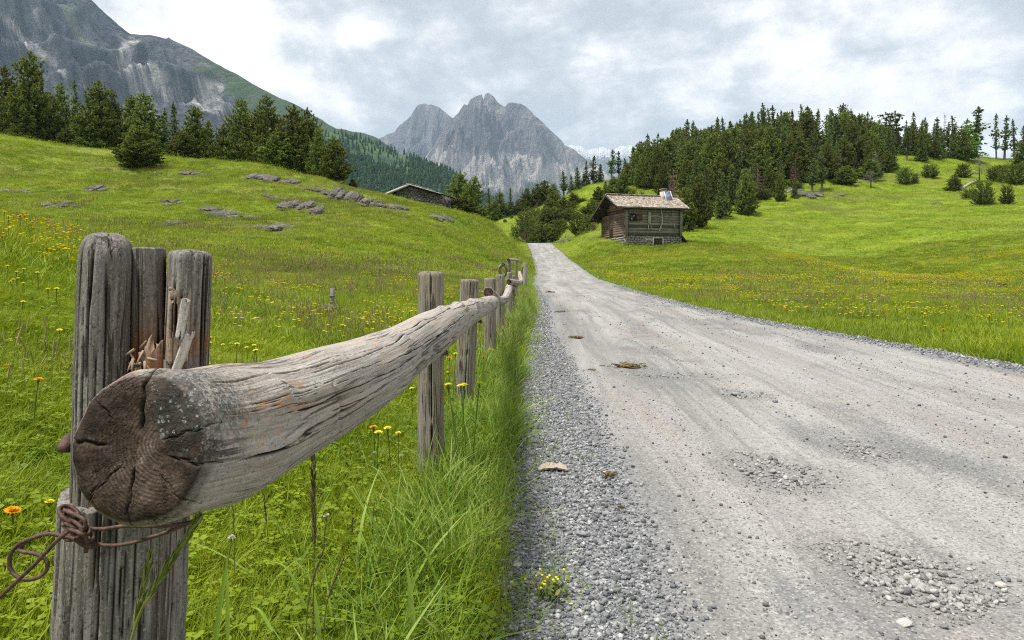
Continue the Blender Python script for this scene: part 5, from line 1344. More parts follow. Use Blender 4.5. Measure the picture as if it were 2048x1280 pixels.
OUT = [
 ('long pale rock slab high on the left hill below the dense pines', 545, 357, (55, 90), 92, 15, -.05, 1, 5),
 ('broken pale slabs just right of the long slab on the left hill', 628, 380, (55, 85), 60, 10, -.05, 2, 4),
 ('brown layered outcrop above the middle of the left hill', 700, 394, (55, 80), 78, 24, -.10, 3, 6),
 ('low dark ledge trailing off right of the brown layered outcrop', 768, 411, (55, 78), 80, 12, -.05, 4, 5),
 ('layered outcrop with white edges below the pale slabs', 612, 416, (45, 75), 84, 26, -.12, 5, 6),
 ('thin ledge up and left of the layered outcrop with white edges', 552, 397, (45, 75), 50, 8, -.05, 6, 3),
 ('dark smooth slanting slab on the lower left hill', 450, 432, (38, 66), 72, 20, -.22, 7, 2),
 ('grey slanting slab lowest on the left hill', 548, 457, (34, 60), 92, 20, -.22, 8, 3),
 ('low pale rock left of the two slanting slabs', 352, 450, (34, 60), 50, 12, -.02, 9, 3),
 ('flat rock shelf at the left edge of the hill', 30, 383, (50, 75), 66, 7, .02, 10, 3),
 ('bare earthy rock patch on the left part of the hill', 122, 412, (40, 70), 66, 16, 0, 11, 4),
 ('small stones half way up left of the hill path', 192, 378, (50, 75), 36, 12, 0, 12, 3),
 ('small ledge below the lone bushy pine, right of it', 385, 345, (60, 88), 50, 7, 0, 13, 3),
 ('low rock between the hill path and the dark slab', 345, 404, (45, 70), 36, 11, -.05, 14, 3),
 ('white rock on the slope below the stone barn', 882, 436, (50, 75), 38, 10, -.05, 15, 2),
 ('small white stone low on the slope left of the road', 978, 487, (50, 75), 22, 5, 0, 16, 2),
 ('rock pile under the pair of pines beside the right wood', 1620, 389, (110, 150), 58, 10, 0, 17, 6),
 ('white stones at the edge of the wood above the hut', 1590, 380, (110, 150), 30, 5, 0, 18, 3),
 ('bare pinkish scar in the right pasture', 1872, 407, (90, 140), 18, 5, 0, 19, 2),
 ('small rocks on the pasture below the wood', 1684, 389, (100, 150), 16, 6, 0, 20, 2),
 ('heap of pale stones beside the road at the crest', 1132, 480, (85, 125), 26, 13, 0, 21, 5),
 ('flat pale rocks left of the stone heap at the crest', 1106, 474, (85, 130), 18, 5, 0, 22, 2),
]
for a in OUT: outcrop(*a)
# upright stick in the stone heap
mb = MB(); q = col_hit(1131, 480, 85, 125); q = np.array(q); hh = 22 / F * q[1]
mb.tube([q, q + np.array([.05, 0, hh * .5]), q + np.array([.12, 0, hh])], [.09, .07, .03], 6)
tag(mb.obj('wooden_stick', W_POST, None), 'thin dark stick standing up in the stone heap at the crest', 'stick')
def log_on(label, a, b, d0, r, name='fallen_log'):
    p, q = np.array(col_hit(a[0], a[1], *d0)), np.array(col_hit(b[0], b[1], *d0))
    mb = MB(); mb.tube([p + [0, 0, r], (p + q) / 2 + [0, 0, r * 1.8], q + [0, 0, r]], [r * 1.2, r, r * .6], 7)
    tag(mb.obj(name, W_LOG, None, True), label, 'log')
log_on('fallen grey trunk among the shrubs on the right pasture', (1922, 382), (1955, 364), (100, 165), .28)
log_on('dark fallen trunk leaning at the wood edge below the larch', (1878, 318), (1902, 300), (140, 186), .4)
log_on('pale fallen branch at the wood edge left of the rock pile', (1558, 396), (1590, 378), (105, 150), .14)
log_on('pale fallen branch near the corner pine', (1435, 412), (1476, 400), (100, 140), .14)
log_on('broken pale trunk on the ground right of the hut', (1392, 446), (1420, 436), (90, 130), .22)

# stone block beside the stake
x, y, z = col_hit(660, 628, 8, 18)
V, Fc = boulder(91, (.245, .14, .075), 3, .10)
tag(link('stone_block', mesh_np('stone_block', V, Fc, M_SLAB, None, False), None, (x, y - .02, z + .12)), 'flat grey stone lying at the foot of the meadow stake', 'stone')
# single stones and litter by the road
def stone_at(label, px, py, wpx, seed, mat, flat=.6, name='stone'):
    g = road_pt(px, py); s = wpx / 2 / F * g[1]
    V, Fc = boulder(seed, (s, s * .85, s * flat), 3, .18)
    tag(link(name, mesh_np(name, V, Fc, mat, None, False), None, (g[0], g[1], float(road_surface(g[0], g[1])) + s * flat * .55)), label, 'stone')
stone_at('dark blue grey stone in the gravel at the edge of the tall grass', 1030, 946, 26, 1, M_GREY, .75)
stone_at('pale flat stone alone at the bottom of the road', 1812, 1250, 38, 2, M_PALE, .45)
stone_at('pale stone at the right of the biggest pebble patch', 2002, 1158, 24, 3, M_PALE, .6)
stone_at('dark stone just above the pale one beside the biggest pebble patch', 2010, 1146, 20, 4, M_GREY, .6)
stone_at('grey stone on the verge gravel low in the picture', 1162, 1076, 26, 5, M_GREY, .45)
stone_at('brownish flat stone in the verge gravel by the grass', 1036, 1135, 20, 6, M_PALE, .4)
stone_at('dark stone in the middle of the road above the pebble patches', 1550, 797, 12, 7, M_GREY, .6)
stone_at('grey stone on the road below the dark stone', 1472, 778, 18, 8, M_GREY, .6)
stone_at('white stone lying in the middle of the road', 1610, 744, 8, 9, M_PALE, .6)
# crumpled pale rag
m_rag, nt_ = new_mat('pale_rag'); finish(nt_, (.34, .285, .225), .95, bump(nt_, noise(nt_, node(nt_, 'ShaderNodeTexCoord').outputs['Object'], 300, 3, .6), .4, .002), .05)
g = road_pt(1106, 943); s = .075
u, v = np.meshgrid(np.linspace(-1, 1, 60), np.linspace(-1, 1, 40))
zz = .35 * np.clip(fbm(u * 1.6, v * 1.6, 0, 12, 4) + .55, 0, 1.5) * (1 - .5 * (u * u + v * v))
ou = u * (1 + .12 * vn(v * 3, u * 0, 0, 3)); ov = v * .55 * (1 + .15 * vn(u * 3, v * 0, 0, 4))
Vr = np.stack([ou * s, ov * s + zz * s * .2, zz * s + .004], -1).reshape(-1, 3)
Vb = Vr.copy(); Vb[:, 2] -= .006
fr = grid_faces(40, 60)
o = link('crumpled_rag', mesh_np('crumpled_rag', np.concatenate([Vr, Vb]), [fr, fr[:, ::-1] + len(Vr)], m_rag), None, (g[0], g[1], float(road_surface(g[0], g[1])) + .01))
tag(o, 'crumpled pale beige rag lying on the verge gravel', 'rag')
# clods of dry grass and dung
m_clod, nt_ = new_mat('dry_clod'); n_ = noise(nt_, node(nt_, 'ShaderNodeTexCoord').outputs['Object'], 60, 4, .7); finish(nt_, ramp(nt_, n_, [(.4, (.055, .040, .022)), (.6, (.20, .16, .075))]), .95)
def clod(label, px, py, wpx, hpx, seed, straw=60):
    g = road_pt(px, py); s = wpx / 2 / F * g[1]; h = hpx / F * g[1] * 1.4
    rg = np.random.default_rng(seed); mb = MB()
    V, Fc = boulder(seed, (s * .8, s * .5, h * .5), 3, .5); mb.add(V + [0, 0, h * .2], [tuple(f) for f in Fc])
    for i in range(straw):
        p = np.array([rg.normal(0, .5) * s, rg.normal(0, .3) * s, rg.uniform(0, .6) * h]); e = rg.normal(0, 1, 3) * np.array([1, .6, .08]); e /= np.linalg.norm(e)
        mb.tube([p, p + e * s * .2, p + e * s * .38], [.0018 * (g[1] / 3) + .0006] * 3, 3)
    tag(mb.obj('grass_clod', m_clod, None), label, 'clod'); bpy.context.scene.collection.objects[-1].location = (g[0], g[1], float(road_surface(g[0], g[1])))
clod('long clod of dry grass on the left wheel track', 1256, 734, 62, 10, 3)
clod('small dark clod on the verge gravel right of the rag', 1218, 960, 26, 16, 4)
clod('brown clod flat on the road far up the left track', 1152, 677, 26, 6, 5)
clod('little brown clod right of the verge gravel below the dark one', 1243, 1021, 14, 8, 6)
clod('short brown stick like clod left of the long grass clod', 1184, 740, 18, 3, 7, 20)
clod('thin twigs scattered on the left track far up', 1120, 624, 24, 3, 8, 24)
clod('thin twigs scattered higher on the left track', 1100, 585, 24, 2, 9, 24)

# ================================================================== LOG HUT
def mat_logs(name, cols, sc=1.0):
    m, nt = new_mat(name)
    p = node(nt, 'ShaderNodeTexCoord').outputs['Object']; sh = attr(nt, 'shade', 'Fac')
    n = noise(nt, vscale(nt, p, (1.2, 1.2, 22)), 1.0, 6, .65); b = noise(nt, p, 1.3, 4, .6)
    c = ramp(nt, math_(nt, 'ADD', math_(nt, 'MULTIPLY', n, .6), math_(nt, 'MULTIPLY', sh, .4)), [(.3, cols[0]), (.5, cols[1]), (.72, cols[2])])
    c = mixc(nt, ramp(nt, b, [(.45, 0.0), (.65, .5)]), c, cols[3])
    finish(nt, c, .9, bump(nt, n, .7, .03), .1)
    return m
H_FRONT = mat_logs('hut_grey_logs', [(.050, .046, .039), (.150, .140, .118), (.27, .255, .215), (.11, .115, .082)])
H_SIDE = mat_logs('hut_brown_logs', [(.06, .043, .035), (.17, .120, .094), (.31, .23, .19), (.22, .155, .12)])
H_DARK = mat_logs('hut_dark_wood', [(.022, .018, .015), (.055, .045, .038), (.10, .085, .07), (.05, .04, .034)])
H_PALE = mat_logs('hut_pale_wood', [(.20, .18, .15), (.33, .30, .26), (.45, .42, .37), (.30, .27, .23)])
def mat_shingle(cols):
    m, nt = new_mat('shingles')
    p = node(nt, 'ShaderNodeTexCoord').outputs['Object']; sh = attr(nt, 'shade', 'Fac')
    n = noise(nt, vscale(nt, p, (9, 2, 2)), 1.0, 5, .6)
    c = ramp(nt, math_(nt, 'ADD', math_(nt, 'MULTIPLY', sh, .65), math_(nt, 'MULTIPLY', n, .35)), cols)
    finish(nt, c, .9, bump(nt, n, .5, .02), .1); return m
M_SHING = mat_shingle([(.15, (.09, .075, .062)), (.36, (.265, .215, .175)), (.58, (.41, .345, .29)), (.85, (.57, .51, .45))])
def mat_masonry(name, cols, sc=3.2, mort=(.30, .28, .25)):
    m, nt = new_mat(name)
    p = node(nt, 'ShaderNodeTexCoord').outputs['Object']
    pw2 = node(nt, 'ShaderNodeVectorMath', {0: node(nt, 'ShaderNodeTexNoise', {'Scale': 3.0, 'Detail': 3.0, 'Vector': p}).outputs['Color'], 1: (.25, .25, .25), 2: vscale(nt, p, (1, 1, 1.7))}, operation='MULTIPLY_ADD').outputs[0]
    cc = node(nt, 'ShaderNodeSeparateColor', {0: voro(nt, pw2, sc, out='Color')}).outputs[0]
    e = node(nt, 'ShaderNodeTexVoronoi', {'Scale': sc, 'Vector': pw2}, feature='DISTANCE_TO_EDGE').outputs['Distance']
    n = noise(nt, p, 9, 5, .65)
    c = ramp(nt, math_(nt, 'ADD', math_(nt, 'MULTIPLY', cc, .7), math_(nt, 'MULTIPLY', n, .3)), cols)
    c = mixc(nt, ramp(nt, e, [(.02, 1.0), (.07, 0.0)]), c, mort)
    h = math_(nt, 'ADD', ramp(nt, e, [(.0, 0.0), (.16, 1.0)]), math_(nt, 'MULTIPLY', n, .4))
    finish(nt, c, .95, bump(nt, h, 1.0, .10), .1); return m
M_MAS = mat_masonry('hut_rubble_stone', [(.15, (.11, .10, .09)), (.4, (.25, .235, .21)), (.65, (.38, .36, .33)), (.9, (.55, .53, .49))], 3.0, (.10, .09, .08))
M_BARN = mat_masonry('barn_rubble_stone', [(.15, (.055, .048, .042)), (.4, (.13, .118, .105)), (.65, (.22, .205, .185)), (.9, (.34, .32, .30))], 2.6, (.035, .03, .027))
m_pv, nt_ = new_mat('solar_cells')
p_ = node(nt_, 'ShaderNodeTexCoord').outputs['Object']
bk = node(nt_, 'ShaderNodeTexBrick', {'Vector': p_, 'Color1': (.02, .035, .10, 1), 'Color2': (.03, .045, .12, 1), 'Mortar': (.55, .58, .62, 1), 'Scale': 1.0, 'Mortar Size': .012, 'Brick Width': .19, 'Row Height': .19}, offset=0.0)
finish(nt_, bk.outputs['Color'], .55, None, .3)
m_alu, nt_ = new_mat('bare_aluminium'); finish(nt_, (.72, .73, .74), .4, None, .5)
m_glass, nt_ = new_mat('dark_pane'); finish(nt_, (.03, .035, .04), .12, None, .6)

def rubble_face(mb, p0, p1, z0a, z0b, z1, seed, dens=1.0):
    """stones standing proud of a wall between p0 and p1"""
    rg = np.random.default_rng(seed); p0, p1 = np.array(p0, float), np.array(p1, float)
    L = np.linalg.norm(p1 - p0); e = (p1 - p0) / L; nrm = np.array([e[1], -e[0]])
    z = min(z0a, z0b)
    while z < z1 - .05:
        hh = rg.uniform(.16, .32); s = rg.uniform(-.2, 0)
        while s < L:
            wv = rg.uniform(.22, .6)
            c = p0 + e * min(max(s + wv / 2, .15), L - .15); zz = z + hh / 2
            if zz < z1 - hh * .3 and rg.random() < dens:
                V, Fc = boulder(int(rg.integers(1e6)), (wv * .52, .16, hh * .52), 2, .15)
                M = np.array([[e[0], nrm[0], 0], [e[1], nrm[1], 0], [0, 0, 1]])
                V = V @ M.T
                mb.add(V + np.array([c[0], c[1], zz + rg.normal(0, .02)]), [tuple(f) for f in Fc], rg.random())
            s += wv
        z += hh

def shingle_roof(mb, corner, ex, ey, nx, rows, thick=.05, seed=1, colfn=None):
    """rows of split shingles over the parallelogram corner + u*ex (along eave) + v*ey (eave to ridge)"""
    rg = np.random.default_rng(seed); ex, ey, corner = map(np.array, (ex, ey, corner))
    Lx, Ly = np.linalg.norm(ex), np.linalg.norm(ey); ux, uy = ex / Lx, ey / Ly; un = np.cross(ux, uy)
    if un[2] < 0: un = -un
    for r_ in range(rows):
        s = -rg.uniform(0, .1)
        while s < Lx - .02:
            wv = rg.uniform(.6, 1.4) * Lx / nx; wv = min(wv, Lx - s + .02)
            v0 = r_ / rows * Ly - rg.uniform(0, .05); ln = Ly / rows * 1.6
            c = corner + ux * (s + wv / 2) + uy * (v0 + ln / 2) + un * (.03 + rg.uniform(0, .02))
            up = (uy * math.cos(.07) - un * math.sin(.07))
            M = np.stack([ux, up, np.cross(ux, up)], 1)
            mb.box(c, (wv * .97, ln, thick * rg.uniform(.6, 1.2)), M, float(np.clip(rg.normal(.5, .22), 0, 1)))
            s += wv
def build_hut():
    a = R(15.0); d = 80.0
    c0 = P(1250, 489, d); zc = lambda y, dd=d: CZ + (HY - y) / F * dd
    ux, uy = np.array([math.cos(a), math.sin(a), 0]), np.array([-math.sin(a), math.cos(a), 0])
    L, D, yr = 7.35, 7.0, 2.7
    zs, zw, zr = zc(471), zc(411.5), zc(391.5, 82)       # top of the stone, of the log wall, ridge
    org = Vector((c0[0], c0[1], zs))
    t = thing('log_hut', 'weathered log hut with shingle roof on a rough stone base beside the road', 'hut', tuple(org), None, a)
    zb = zc(497) - zs - .6; hw = zw - zs; hr = zr - zs
    # local frame: x along the front, y away, z from the stone top
    st = MB(); inset = .05
    st.box((L / 2, D / 2, (zb - .02) / 2), (L - .1, D - .1, -zb - .02), None, .5)
    s_o = st.obj('stone_base', M_MAS, t)
    fr = MB(); rubble_face(fr, (0, .06), (L, .06), zb, zb, -.02, 5); rubble_face(fr, (.06, D), (.06, 0), zb + .3, zb, -.02, 6); rubble_face(fr, (L - .06, 0), (L - .06, D), zb, zb, -.02, 7)
    fr.obj('rubble_face', M_PALE_R, s_o)
    def logwall(mb, p0, p1, z0, z1, n, rr, rg, ext=.22):
        p0, p1 = np.array(p0, float), np.array(p1, float); e = (p1 - p0) / np.linalg.norm(p1 - p0)
        for i in range(n):
            z = z0 + (i + .5) * (z1 - z0) / n; x_ = ext if i % 2 else ext * .7
            q = [p0 - e * x_, p0 * .67 + p1 * .33, p0 * .33 + p1 * .67, p1 + e * x_]
            mb.tube([np.array([v[0], v[1], z + rg.normal(0, .012)]) for v in q], [rr * rg.uniform(.92, 1.08) for _ in q], 8, rg.random())
    rg = np.random.default_rng(9); n = 11; rr = hw / n * .56
    w1 = MB(); logwall(w1, (0, .12), (L, .12), 0, hw, n, rr, rg, .05); w1.obj('front_wall', H_FRONT, t, True)
    w2 = MB(); logwall(w2, (.12, D), (.12, 0), 0, hw - .72, n - 1, rr, rg, .16); logwall(w2, (.12, D * .72), (.12, 0), hw - .72, hw, 2, rr, rg, .1)
    ng = 6
    for i in range(ng):                                   # gable logs
        z = hw + (i + .5) * (hr - hw - .1) / ng; k = 1 - (i + .6) / ng
        w2.tube([(.12, yr + min(k * 1.0, 1) * (D - yr) * .8, z), (.12, yr - k * yr, z)], rr, 8, rg.random())
    w2.obj('gable_wall', H_SIDE, t, True)
    w3 = MB(); logwall(w3, (L - .12, 0), (L - .12, D), 0, hw - .72, n - 2, rr, rg, .05); logwall(w3, (L - .12, 0), (L - .12, D * .72), hw - .72, hw, 2, rr, rg, .05)
    for i in range(ng):
        z = hw + (i + .5) * (hr - hw - .1) / ng; k = 1 - (i + .6) / ng
        w3.tube([(L - .12, yr + k * (D - yr) * .8, z), (L - .12, yr - k * yr, z)], rr, 8, rg.random())
    w3.box((L / 2, D - .12, (hw - .8) / 2), (L - .5, .2, hw - .8), None, .4)
    w3.obj('rear_wall', H_FRONT, t, True)
    cp = MB()
    for x_ in (.14, L - .14): cp.box((x_, -.12, hw / 2), (.30, .14, hw), None, .75)
    cp.box((L / 2, -.1, hw - .06), (L + .1, .12, .2), None, .3)
    cp.obj('corner_board', H_FRONT, t)
    # window with red shutter
    wx, wz = .95, hw * .62
    wm = MB()
    for dz in (-.38, .38): wm.box((wx, -.17, wz + dz), (.82, .10, .09), None, .1)
    for dx in (-.37, .37): wm.box((wx + dx, -.17, wz), (.09, .10, .67), None, .1)
    wm.box((wx, -.16, wz), (.05, .05, .67), None, .1); wm.box((wx, -.155, wz), (.65, .04, .05), None, .1)
    wo_ = wm.obj('window', H_DARK, t); pm = MB(); pm.box((wx, -.13, wz), (.66, .02, .68)); pm.obj('pane', m_glass, wo_)
    cl = MB(); cl.box((wx - .16, -.15, wz - .18), (.20, .01, .22)); cl.box((wx + .14, -.15, wz + .16), (.16, .01, .18)); cl.obj('curtain', m_rag, wo_)
    m_red, nr = new_mat('faded_red_paint'); nn_ = noise(nr, node(nr, 'ShaderNodeTexCoord').outputs['Object'], 6, 4, .6); finish(nr, ramp(nr, nn_, [(.4, (.07, .03, .028)), (.6, (.13, .065, .055))]), .85)
    sm = MB(); sm.box((wx + .78, -.17, wz), (.72, .06, .74)); sm.obj('shutter', m_red, t)
    # cellar door
    dm = MB(); dx = L * .57
    for i in range(5): dm.box((dx - .44 + i * .22, -.12, -.80), (.205, .08, 1.02), None, .2 + .15 * (i % 2))
    do = dm.obj('door', H_DARK, t)
    jm = MB(); jm.box((dx - .63, -.13, -.80), (.13, .14, 1.06), None, .9); jm.box((dx + .63, -.13, -.80), (.13, .14, 1.06), None, .9); jm.box((dx, -.13, -.22), (1.42, .14, .13), None, .8); jm.obj('door_frame', H_PALE, t)
    # roof: two shingled slopes
    ov, ovr, og, oe = .60, .90, 1.30, .80               # overhang front, rear, left gable, right gable
    slope = (hr - hw) / yr; rf_, rr_ = yr + ov, D - yr + ovr
    roof = MB(); e0 = np.array([-og, -ov, hw - ov * slope + .12])
    shingle_roof(roof, e0, (L + og + oe, 0, 0), (0, rf_, rf_ * slope), 46, 13, .045, 3)
    shingle_roof(roof, np.array([L + oe, D + ovr, hr - rr_ * slope + .12]), (-(L + og + oe), 0, 0), (0, -rr_, rr_ * slope), 34, 10, .045, 4)
    ro = roof.obj('roof', M_SHING, t)
    sa = math.atan(slope); halves = [(1, (yr - ov) / 2, rf_), (-1, yr + rr_ / 2, rr_)]
    ub, bb = MB(), MB()
    for s, yc, run in halves:
        M = np.array(Matrix.Rotation(s * sa, 3, 'X')); Ls = run / math.cos(sa); zc_ = hr + .04 - abs(yc - yr) * slope
        ub.box(((L + oe - og) / 2, yc, zc_), (L + og + oe - .1, Ls, .05), M, .2)
        bb.box((-og - .02, yc, zc_ + .01), (.07, Ls, .28), M, .5); bb.box((L + oe + .02, yc, zc_ + .01), (.07, Ls, .26), M, .5)
    ub.obj('roof_boarding', H_DARK, ro); bb.obj('barge_board', H_DARK, ro)
    pu, pe = MB(), MB()
    for yv in (.0, yr * .5, yr, yr + (D - yr) * .5, D):
        zz = hr - abs(yv - yr) * slope - .14
        pu.tube([(-og + .1, yv, zz), (.3, yv, zz)], .11, 8, .3); pu.tube([(L - .3, yv, zz), (L + oe - .1, yv, zz)], .1, 8, .3)
        pe.tube([(-og + .06, yv, zz), (-og + .1, yv, zz)], .115, 8, .9)
    po = pu.obj('purlin', H_DARK, t, True); pe.obj('purlin_end', H_PALE, po)
    gu = MB(); gu.tube([(-og, -ov - .06, hw - ov * slope + .02), (L + oe, -ov - .06, hw - ov * slope + .02)], .06, 8, .6); gu.obj('gutter', H_DARK, t, True)
    # chimney with cover slab, solar panel in front of it
    ch = MB(); cx_ = L - 1.20; cyy = yr - .35
    ch.box((cx_, cyy, hr - .05), (.62, .62, 1.5), None, .6); co = ch.obj('chimney', H_CHIM, t)
    cc = MB(); cc.box((cx_, cyy, hr + 1.02), (.74, .74, .07), None, .9)
    for dx_, dy_ in ((-.25, -.25), (.25, -.25), (-.25, .25), (.25, .25)): cc.box((cx_ + dx_, cyy + dy_, hr + .84), (.11, .11, .30), None, .5)
    cc.obj('chimney_cover', H_CHIM, co)
    pt = R(64); M = np.array(Matrix.Rotation(pt, 3, 'X'))
    pv = MB(); pv.box((0, 0, 0), (1.0 * .94, 1.62, .03))
    pvo = bpy.data.objects.new('solar_panel', mesh_np('solar_panel', np.concatenate(pv.V), [np.array(v) for v in pv.F.values()], m_pv, None, False)); COL.objects.link(pvo); pvo.parent = t
    pvo.location = (cx_ + .42, cyy - .62, hr + .02); pvo.rotation_euler = (pt, R(0), R(6))
    fm = MB()
    for dx_ in (-.485, .485): fm.box((dx_, 0, .004), (.05, 1.68, .06))
    for dy_ in (-.83, .83): fm.box((0, dy_, .004), (.92, .05, .06))
    fm.obj('panel_frame', m_alu, pvo)
    # branches and old tools hung on the front wall
    an = MB(); x0 = L * .40
    for k in range(3): an.box((x0 + k * .11, -.20, hw * .60), (.09, .05, 1.55), None, .8)
    an.tube([(x0 - .02, -.22, hw * .36), (x0 - .05, -.24, hw * .25), (x0 + .04, -.24, hw * .20)], .045, 5, .9); an.tube([(x0 + .26, -.22, hw * .36), (x0 + .34, -.24, hw * .24)], .045, 5, .9)
    an.obj('hanging_boards', H_PALE, t)
    br = MB(); x1 = L * .62
    br.tube(spline([(x1 - .2, -.24, hw * .95), (x1, -.24, hw * .86), (x1 + .12, -.22, hw * .6), (x1 + .10, -.22, hw * .42), (x1 - .10, -.22, hw * .30), (x1 - .22, -.22, hw * .16)], 24), .055, 6, .9)
    br.tube([(x1 - .06, -.22, hw * .32), (x1 + .16, -.22, hw * .22)], .04, 5, .9); br.tube([(x1 + .1, -.22, hw * .62), (x1 - .16, -.22, hw * .66)], .03, 5, .8)
    br.obj('hanging_branch', H_PALE, t)
    tl = MB(); x2 = L * .82
    tl.tube([(x2 - .4, -.2, hw * .52), (x2 + .1, -.2, hw * .72), (x2 + .35, -.2, hw * .78)], .03, 5, .8); tl.tube([(x2 + .05, -.2, hw * .84), (x2 + .12, -.2, hw * .62)], .03, 5, .8); tl.tube([(x2 + .25, -.2, hw * .45), (x2 + .3, -.2, hw * .24)], .03, 5, .8); tl.tube([(x2 - .1, -.2, hw * .60), (x2 + .3, -.2, hw * .56)], .025, 5, .7)
    tl.obj('hanging_tools', H_PALE, t)
    # gable door and step
    gd = MB(); gd.box((-.06, D * .56, hw * .42), (.06, .95, hw * .80), None, .2); gd.box((-.09, D * .56, hw * .42), (.03, .10, hw * .8), None, .7); gd.obj('door', H_SIDE, t)['label'] = 'brown plank door in the gable'
    return t, org, a, L, D
M_PALE_R = mat_stone('hut_base_stone', [(.10, .09, .08), (.24, .225, .20), (.37, .35, .32), (.54, .52, .48)], 1.6)
H_CHIM = mat_stone('chimney_render', [(.26, .20, .16), (.38, .31, .26), (.46, .385, .33), (.54, .47, .41)], 2.0)
HUT = build_hut()
# lean-to hatch at the right side of the hut
t_, org_, a_, L_, D_ = HUT
mb = MB(); e_ = np.array([math.cos(a_), math.sin(a_)]); f_ = np.array([-math.sin(a_), math.cos(a_)])
b0 = np.array(org_[:2]) + e_ * (L_ + .05) + f_ * .6
Mz = np.array(Matrix.Rotation(a_, 3, 'Z') @ Matrix.Rotation(R(48), 3, 'Y'))
mb.box((b0[0] + .4, b0[1], org_[2] - .45), (1.6, 1.5, .10), Mz, .2); mb.box((b0[0] + .25, b0[1] + .1, org_[2] - .8), (.7, 1.3, .8), np.array(Matrix.Rotation(a_, 3, 'Z')), .1)
tag(mb.obj('cellar_hatch', H_DARK, None), 'dark sloping cellar hatch leaning on the right side of the hut', 'hatch')

# ================================================================== STONE BARN behind the left ridge
def build_barn():
    d = 84.0; zc = lambda y, dd=d: CZ + (HY - y) / F * dd
    A = P(880, 392, d); B = P(770, 390, d + 2); ap = P(827, 370, d + 1)
    u = (A - B)[:2]; Wd = np.linalg.norm(u); u = u / Wd; v = np.array([-u[1], u[0]])
    ang = math.atan2(u[1], u[0])
    zg = float(land((A[0] + B[0]) / 2, d)) - .8; ze = zc(391, d + 1); za = zc(371.5, d + 1)
    t = thing('stone_barn', 'low dark stone barn with a slab roof behind the grassy ridge', 'barn', (B[0], B[1], zg), None, ang)
    h = ze - zg; hr = za - zg; xm = Wd * .47; Ln = 7.0
    mb = MB()
    prof = [(0, 0), (Wd, 0), (Wd, h), (xm, hr), (0, h)]
    V = [(x, 0, z) for x, z in prof] + [(x, Ln, z) for x, z in prof]
    mb.add(V, [(0, 1, 2, 3, 4), (9, 8, 7, 6, 5)] + [(i, i + 5, (i + 1) % 5 + 5, (i + 1) % 5) for i in range(5)])
    wo_ = mb.obj('wall', M_BARN, t)
    rf = MB()
    for i in range(12):                                   # courses of stone standing proud of the gable
        pass
    st = MB(); rg = np.random.default_rng(4); z = .2
    while z < hr:
        x_ = 0
        while x_ < Wd:
            wv, hh = rg.uniform(.2, .6), rg.uniform(.12, .24)
            xc = x_ + wv / 2; lim = h + (hr - h) * (xc / xm if xc < xm else (Wd - xc) / (Wd - xm))
            if z + hh < lim - .05:
                V, Fc = boulder(int(rg.integers(1e6)), (wv * .5, .12, hh * .5), 2, .15); st.add(V + [xc, .0, z + hh / 2], [tuple(f) for f in Fc], rg.random())
            x_ += wv
        z += rg.uniform(.16, .22)
    st.obj('rubble_face', M_BARN2, wo_)
    slope_l, slope_r = (hr - h) / xm, (hr - h) / (Wd - xm)
    o1 = .9
    shingle_roof(rf, np.array([-o1, Ln + .4, h - o1 * slope_l + .10]), (0, -Ln - .8, 0), (xm + o1, 0, (xm + o1) * slope_l), 9, 6, .06, 5)
    shingle_roof(rf, np.array([Wd + .35, -.4, h - .35 * slope_r + .10]), (0, Ln + .8, 0), (-(Wd - xm + .35), 0, (Wd - xm + .35) * slope_r), 9, 6, .06, 6)
    rf.obj('roof', M_SLATE, t)
    ed = MB(); 
    ed.tube([(xm, -.42, hr + .06), (Wd + .35, -.42, h - .35 * slope_r + .04)], .07, 4)
    ed.obj('roof_edge', H_DARK, t)
    e2 = MB(); e2.tube([(-o1 - .2, -.40, h - o1 * slope_l + .06), (xm * .5, -.40, (h + hr) / 2 + .12), (xm, -.40, hr + .10)], [.17, .15, .12], 4, .95); e2.tube([(xm, -.44, hr + .14), (Wd + .35, -.44, h - .35 * slope_r + .12)], .05, 4, .9); e2.obj('roof_edge', M_SLATE, t)['label'] = 'pale stone slab edge of the roof'
    bm = MB(); bm.box((Wd * .30, -.12, h - .55), (1.9, .16, .14), None, .8); bm.obj('beam', H_PALE, t)
M_BARN2 = mat_stone('barn_stone', [(.045, .04, .035), (.115, .105, .095), (.20, .19, .175), (.33, .315, .295)], 1.6)
M_SLATE = mat_shingle([(.12, (.16, .155, .15)), (.4, (.27, .265, .26)), (.65, (.36, .355, .35)), (.9, (.46, .455, .45))])
build_barn()
# ================================================================== GRASS, FLOWERS, GRAVEL
def mat_blade(name, stops, transl=.40):
    m, nt = new_mat(name)
    a = attr(nt, 'shade', 'Fac'); oi = node(nt, 'ShaderNodeObjectInfo').outputs['Random']
    pos = node(nt, 'ShaderNodeNewGeometry').outputs['Position']
    pt = noise(nt, pos, .5, 4, .6)
    f = math_(nt, 'ADD', math_(nt, 'MULTIPLY', a, .62), math_(nt, 'ADD', math_(nt, 'MULTIPLY', oi, .20), math_(nt, 'MULTIPLY', math_(nt, 'SUBTRACT', pt, .42), 1.3)))
    c = ramp(nt, f, stops)
    brn = noise(nt, pos, .11, 5, .62)
    c = mixc(nt, ramp(nt, brn, [(.52, 0.0), (.68, .22)]), c, (0.29, 0.25, 0.085))
    blu = noise(nt, vscale(nt, pos, (1, 1, 1)), .23, 4, .6)
    c = mixc(nt, ramp(nt, blu, [(.52, 0.0), (.68, .45)]), c, (0.075, 0.15, 0.022))
    finish(nt, c, .55, None, .28, transl)
    return m
M_GRASS = mat_blade('meadow_grass', [(0.0, (0.095, 0.160, 0.007)), (0.35, (0.180, 0.255, 0.009)), (0.62, (0.27, 0.335, 0.013)), (0.86, (0.37, 0.405, 0.030)), (1.0, (0.42, 0.38, 0.09))])
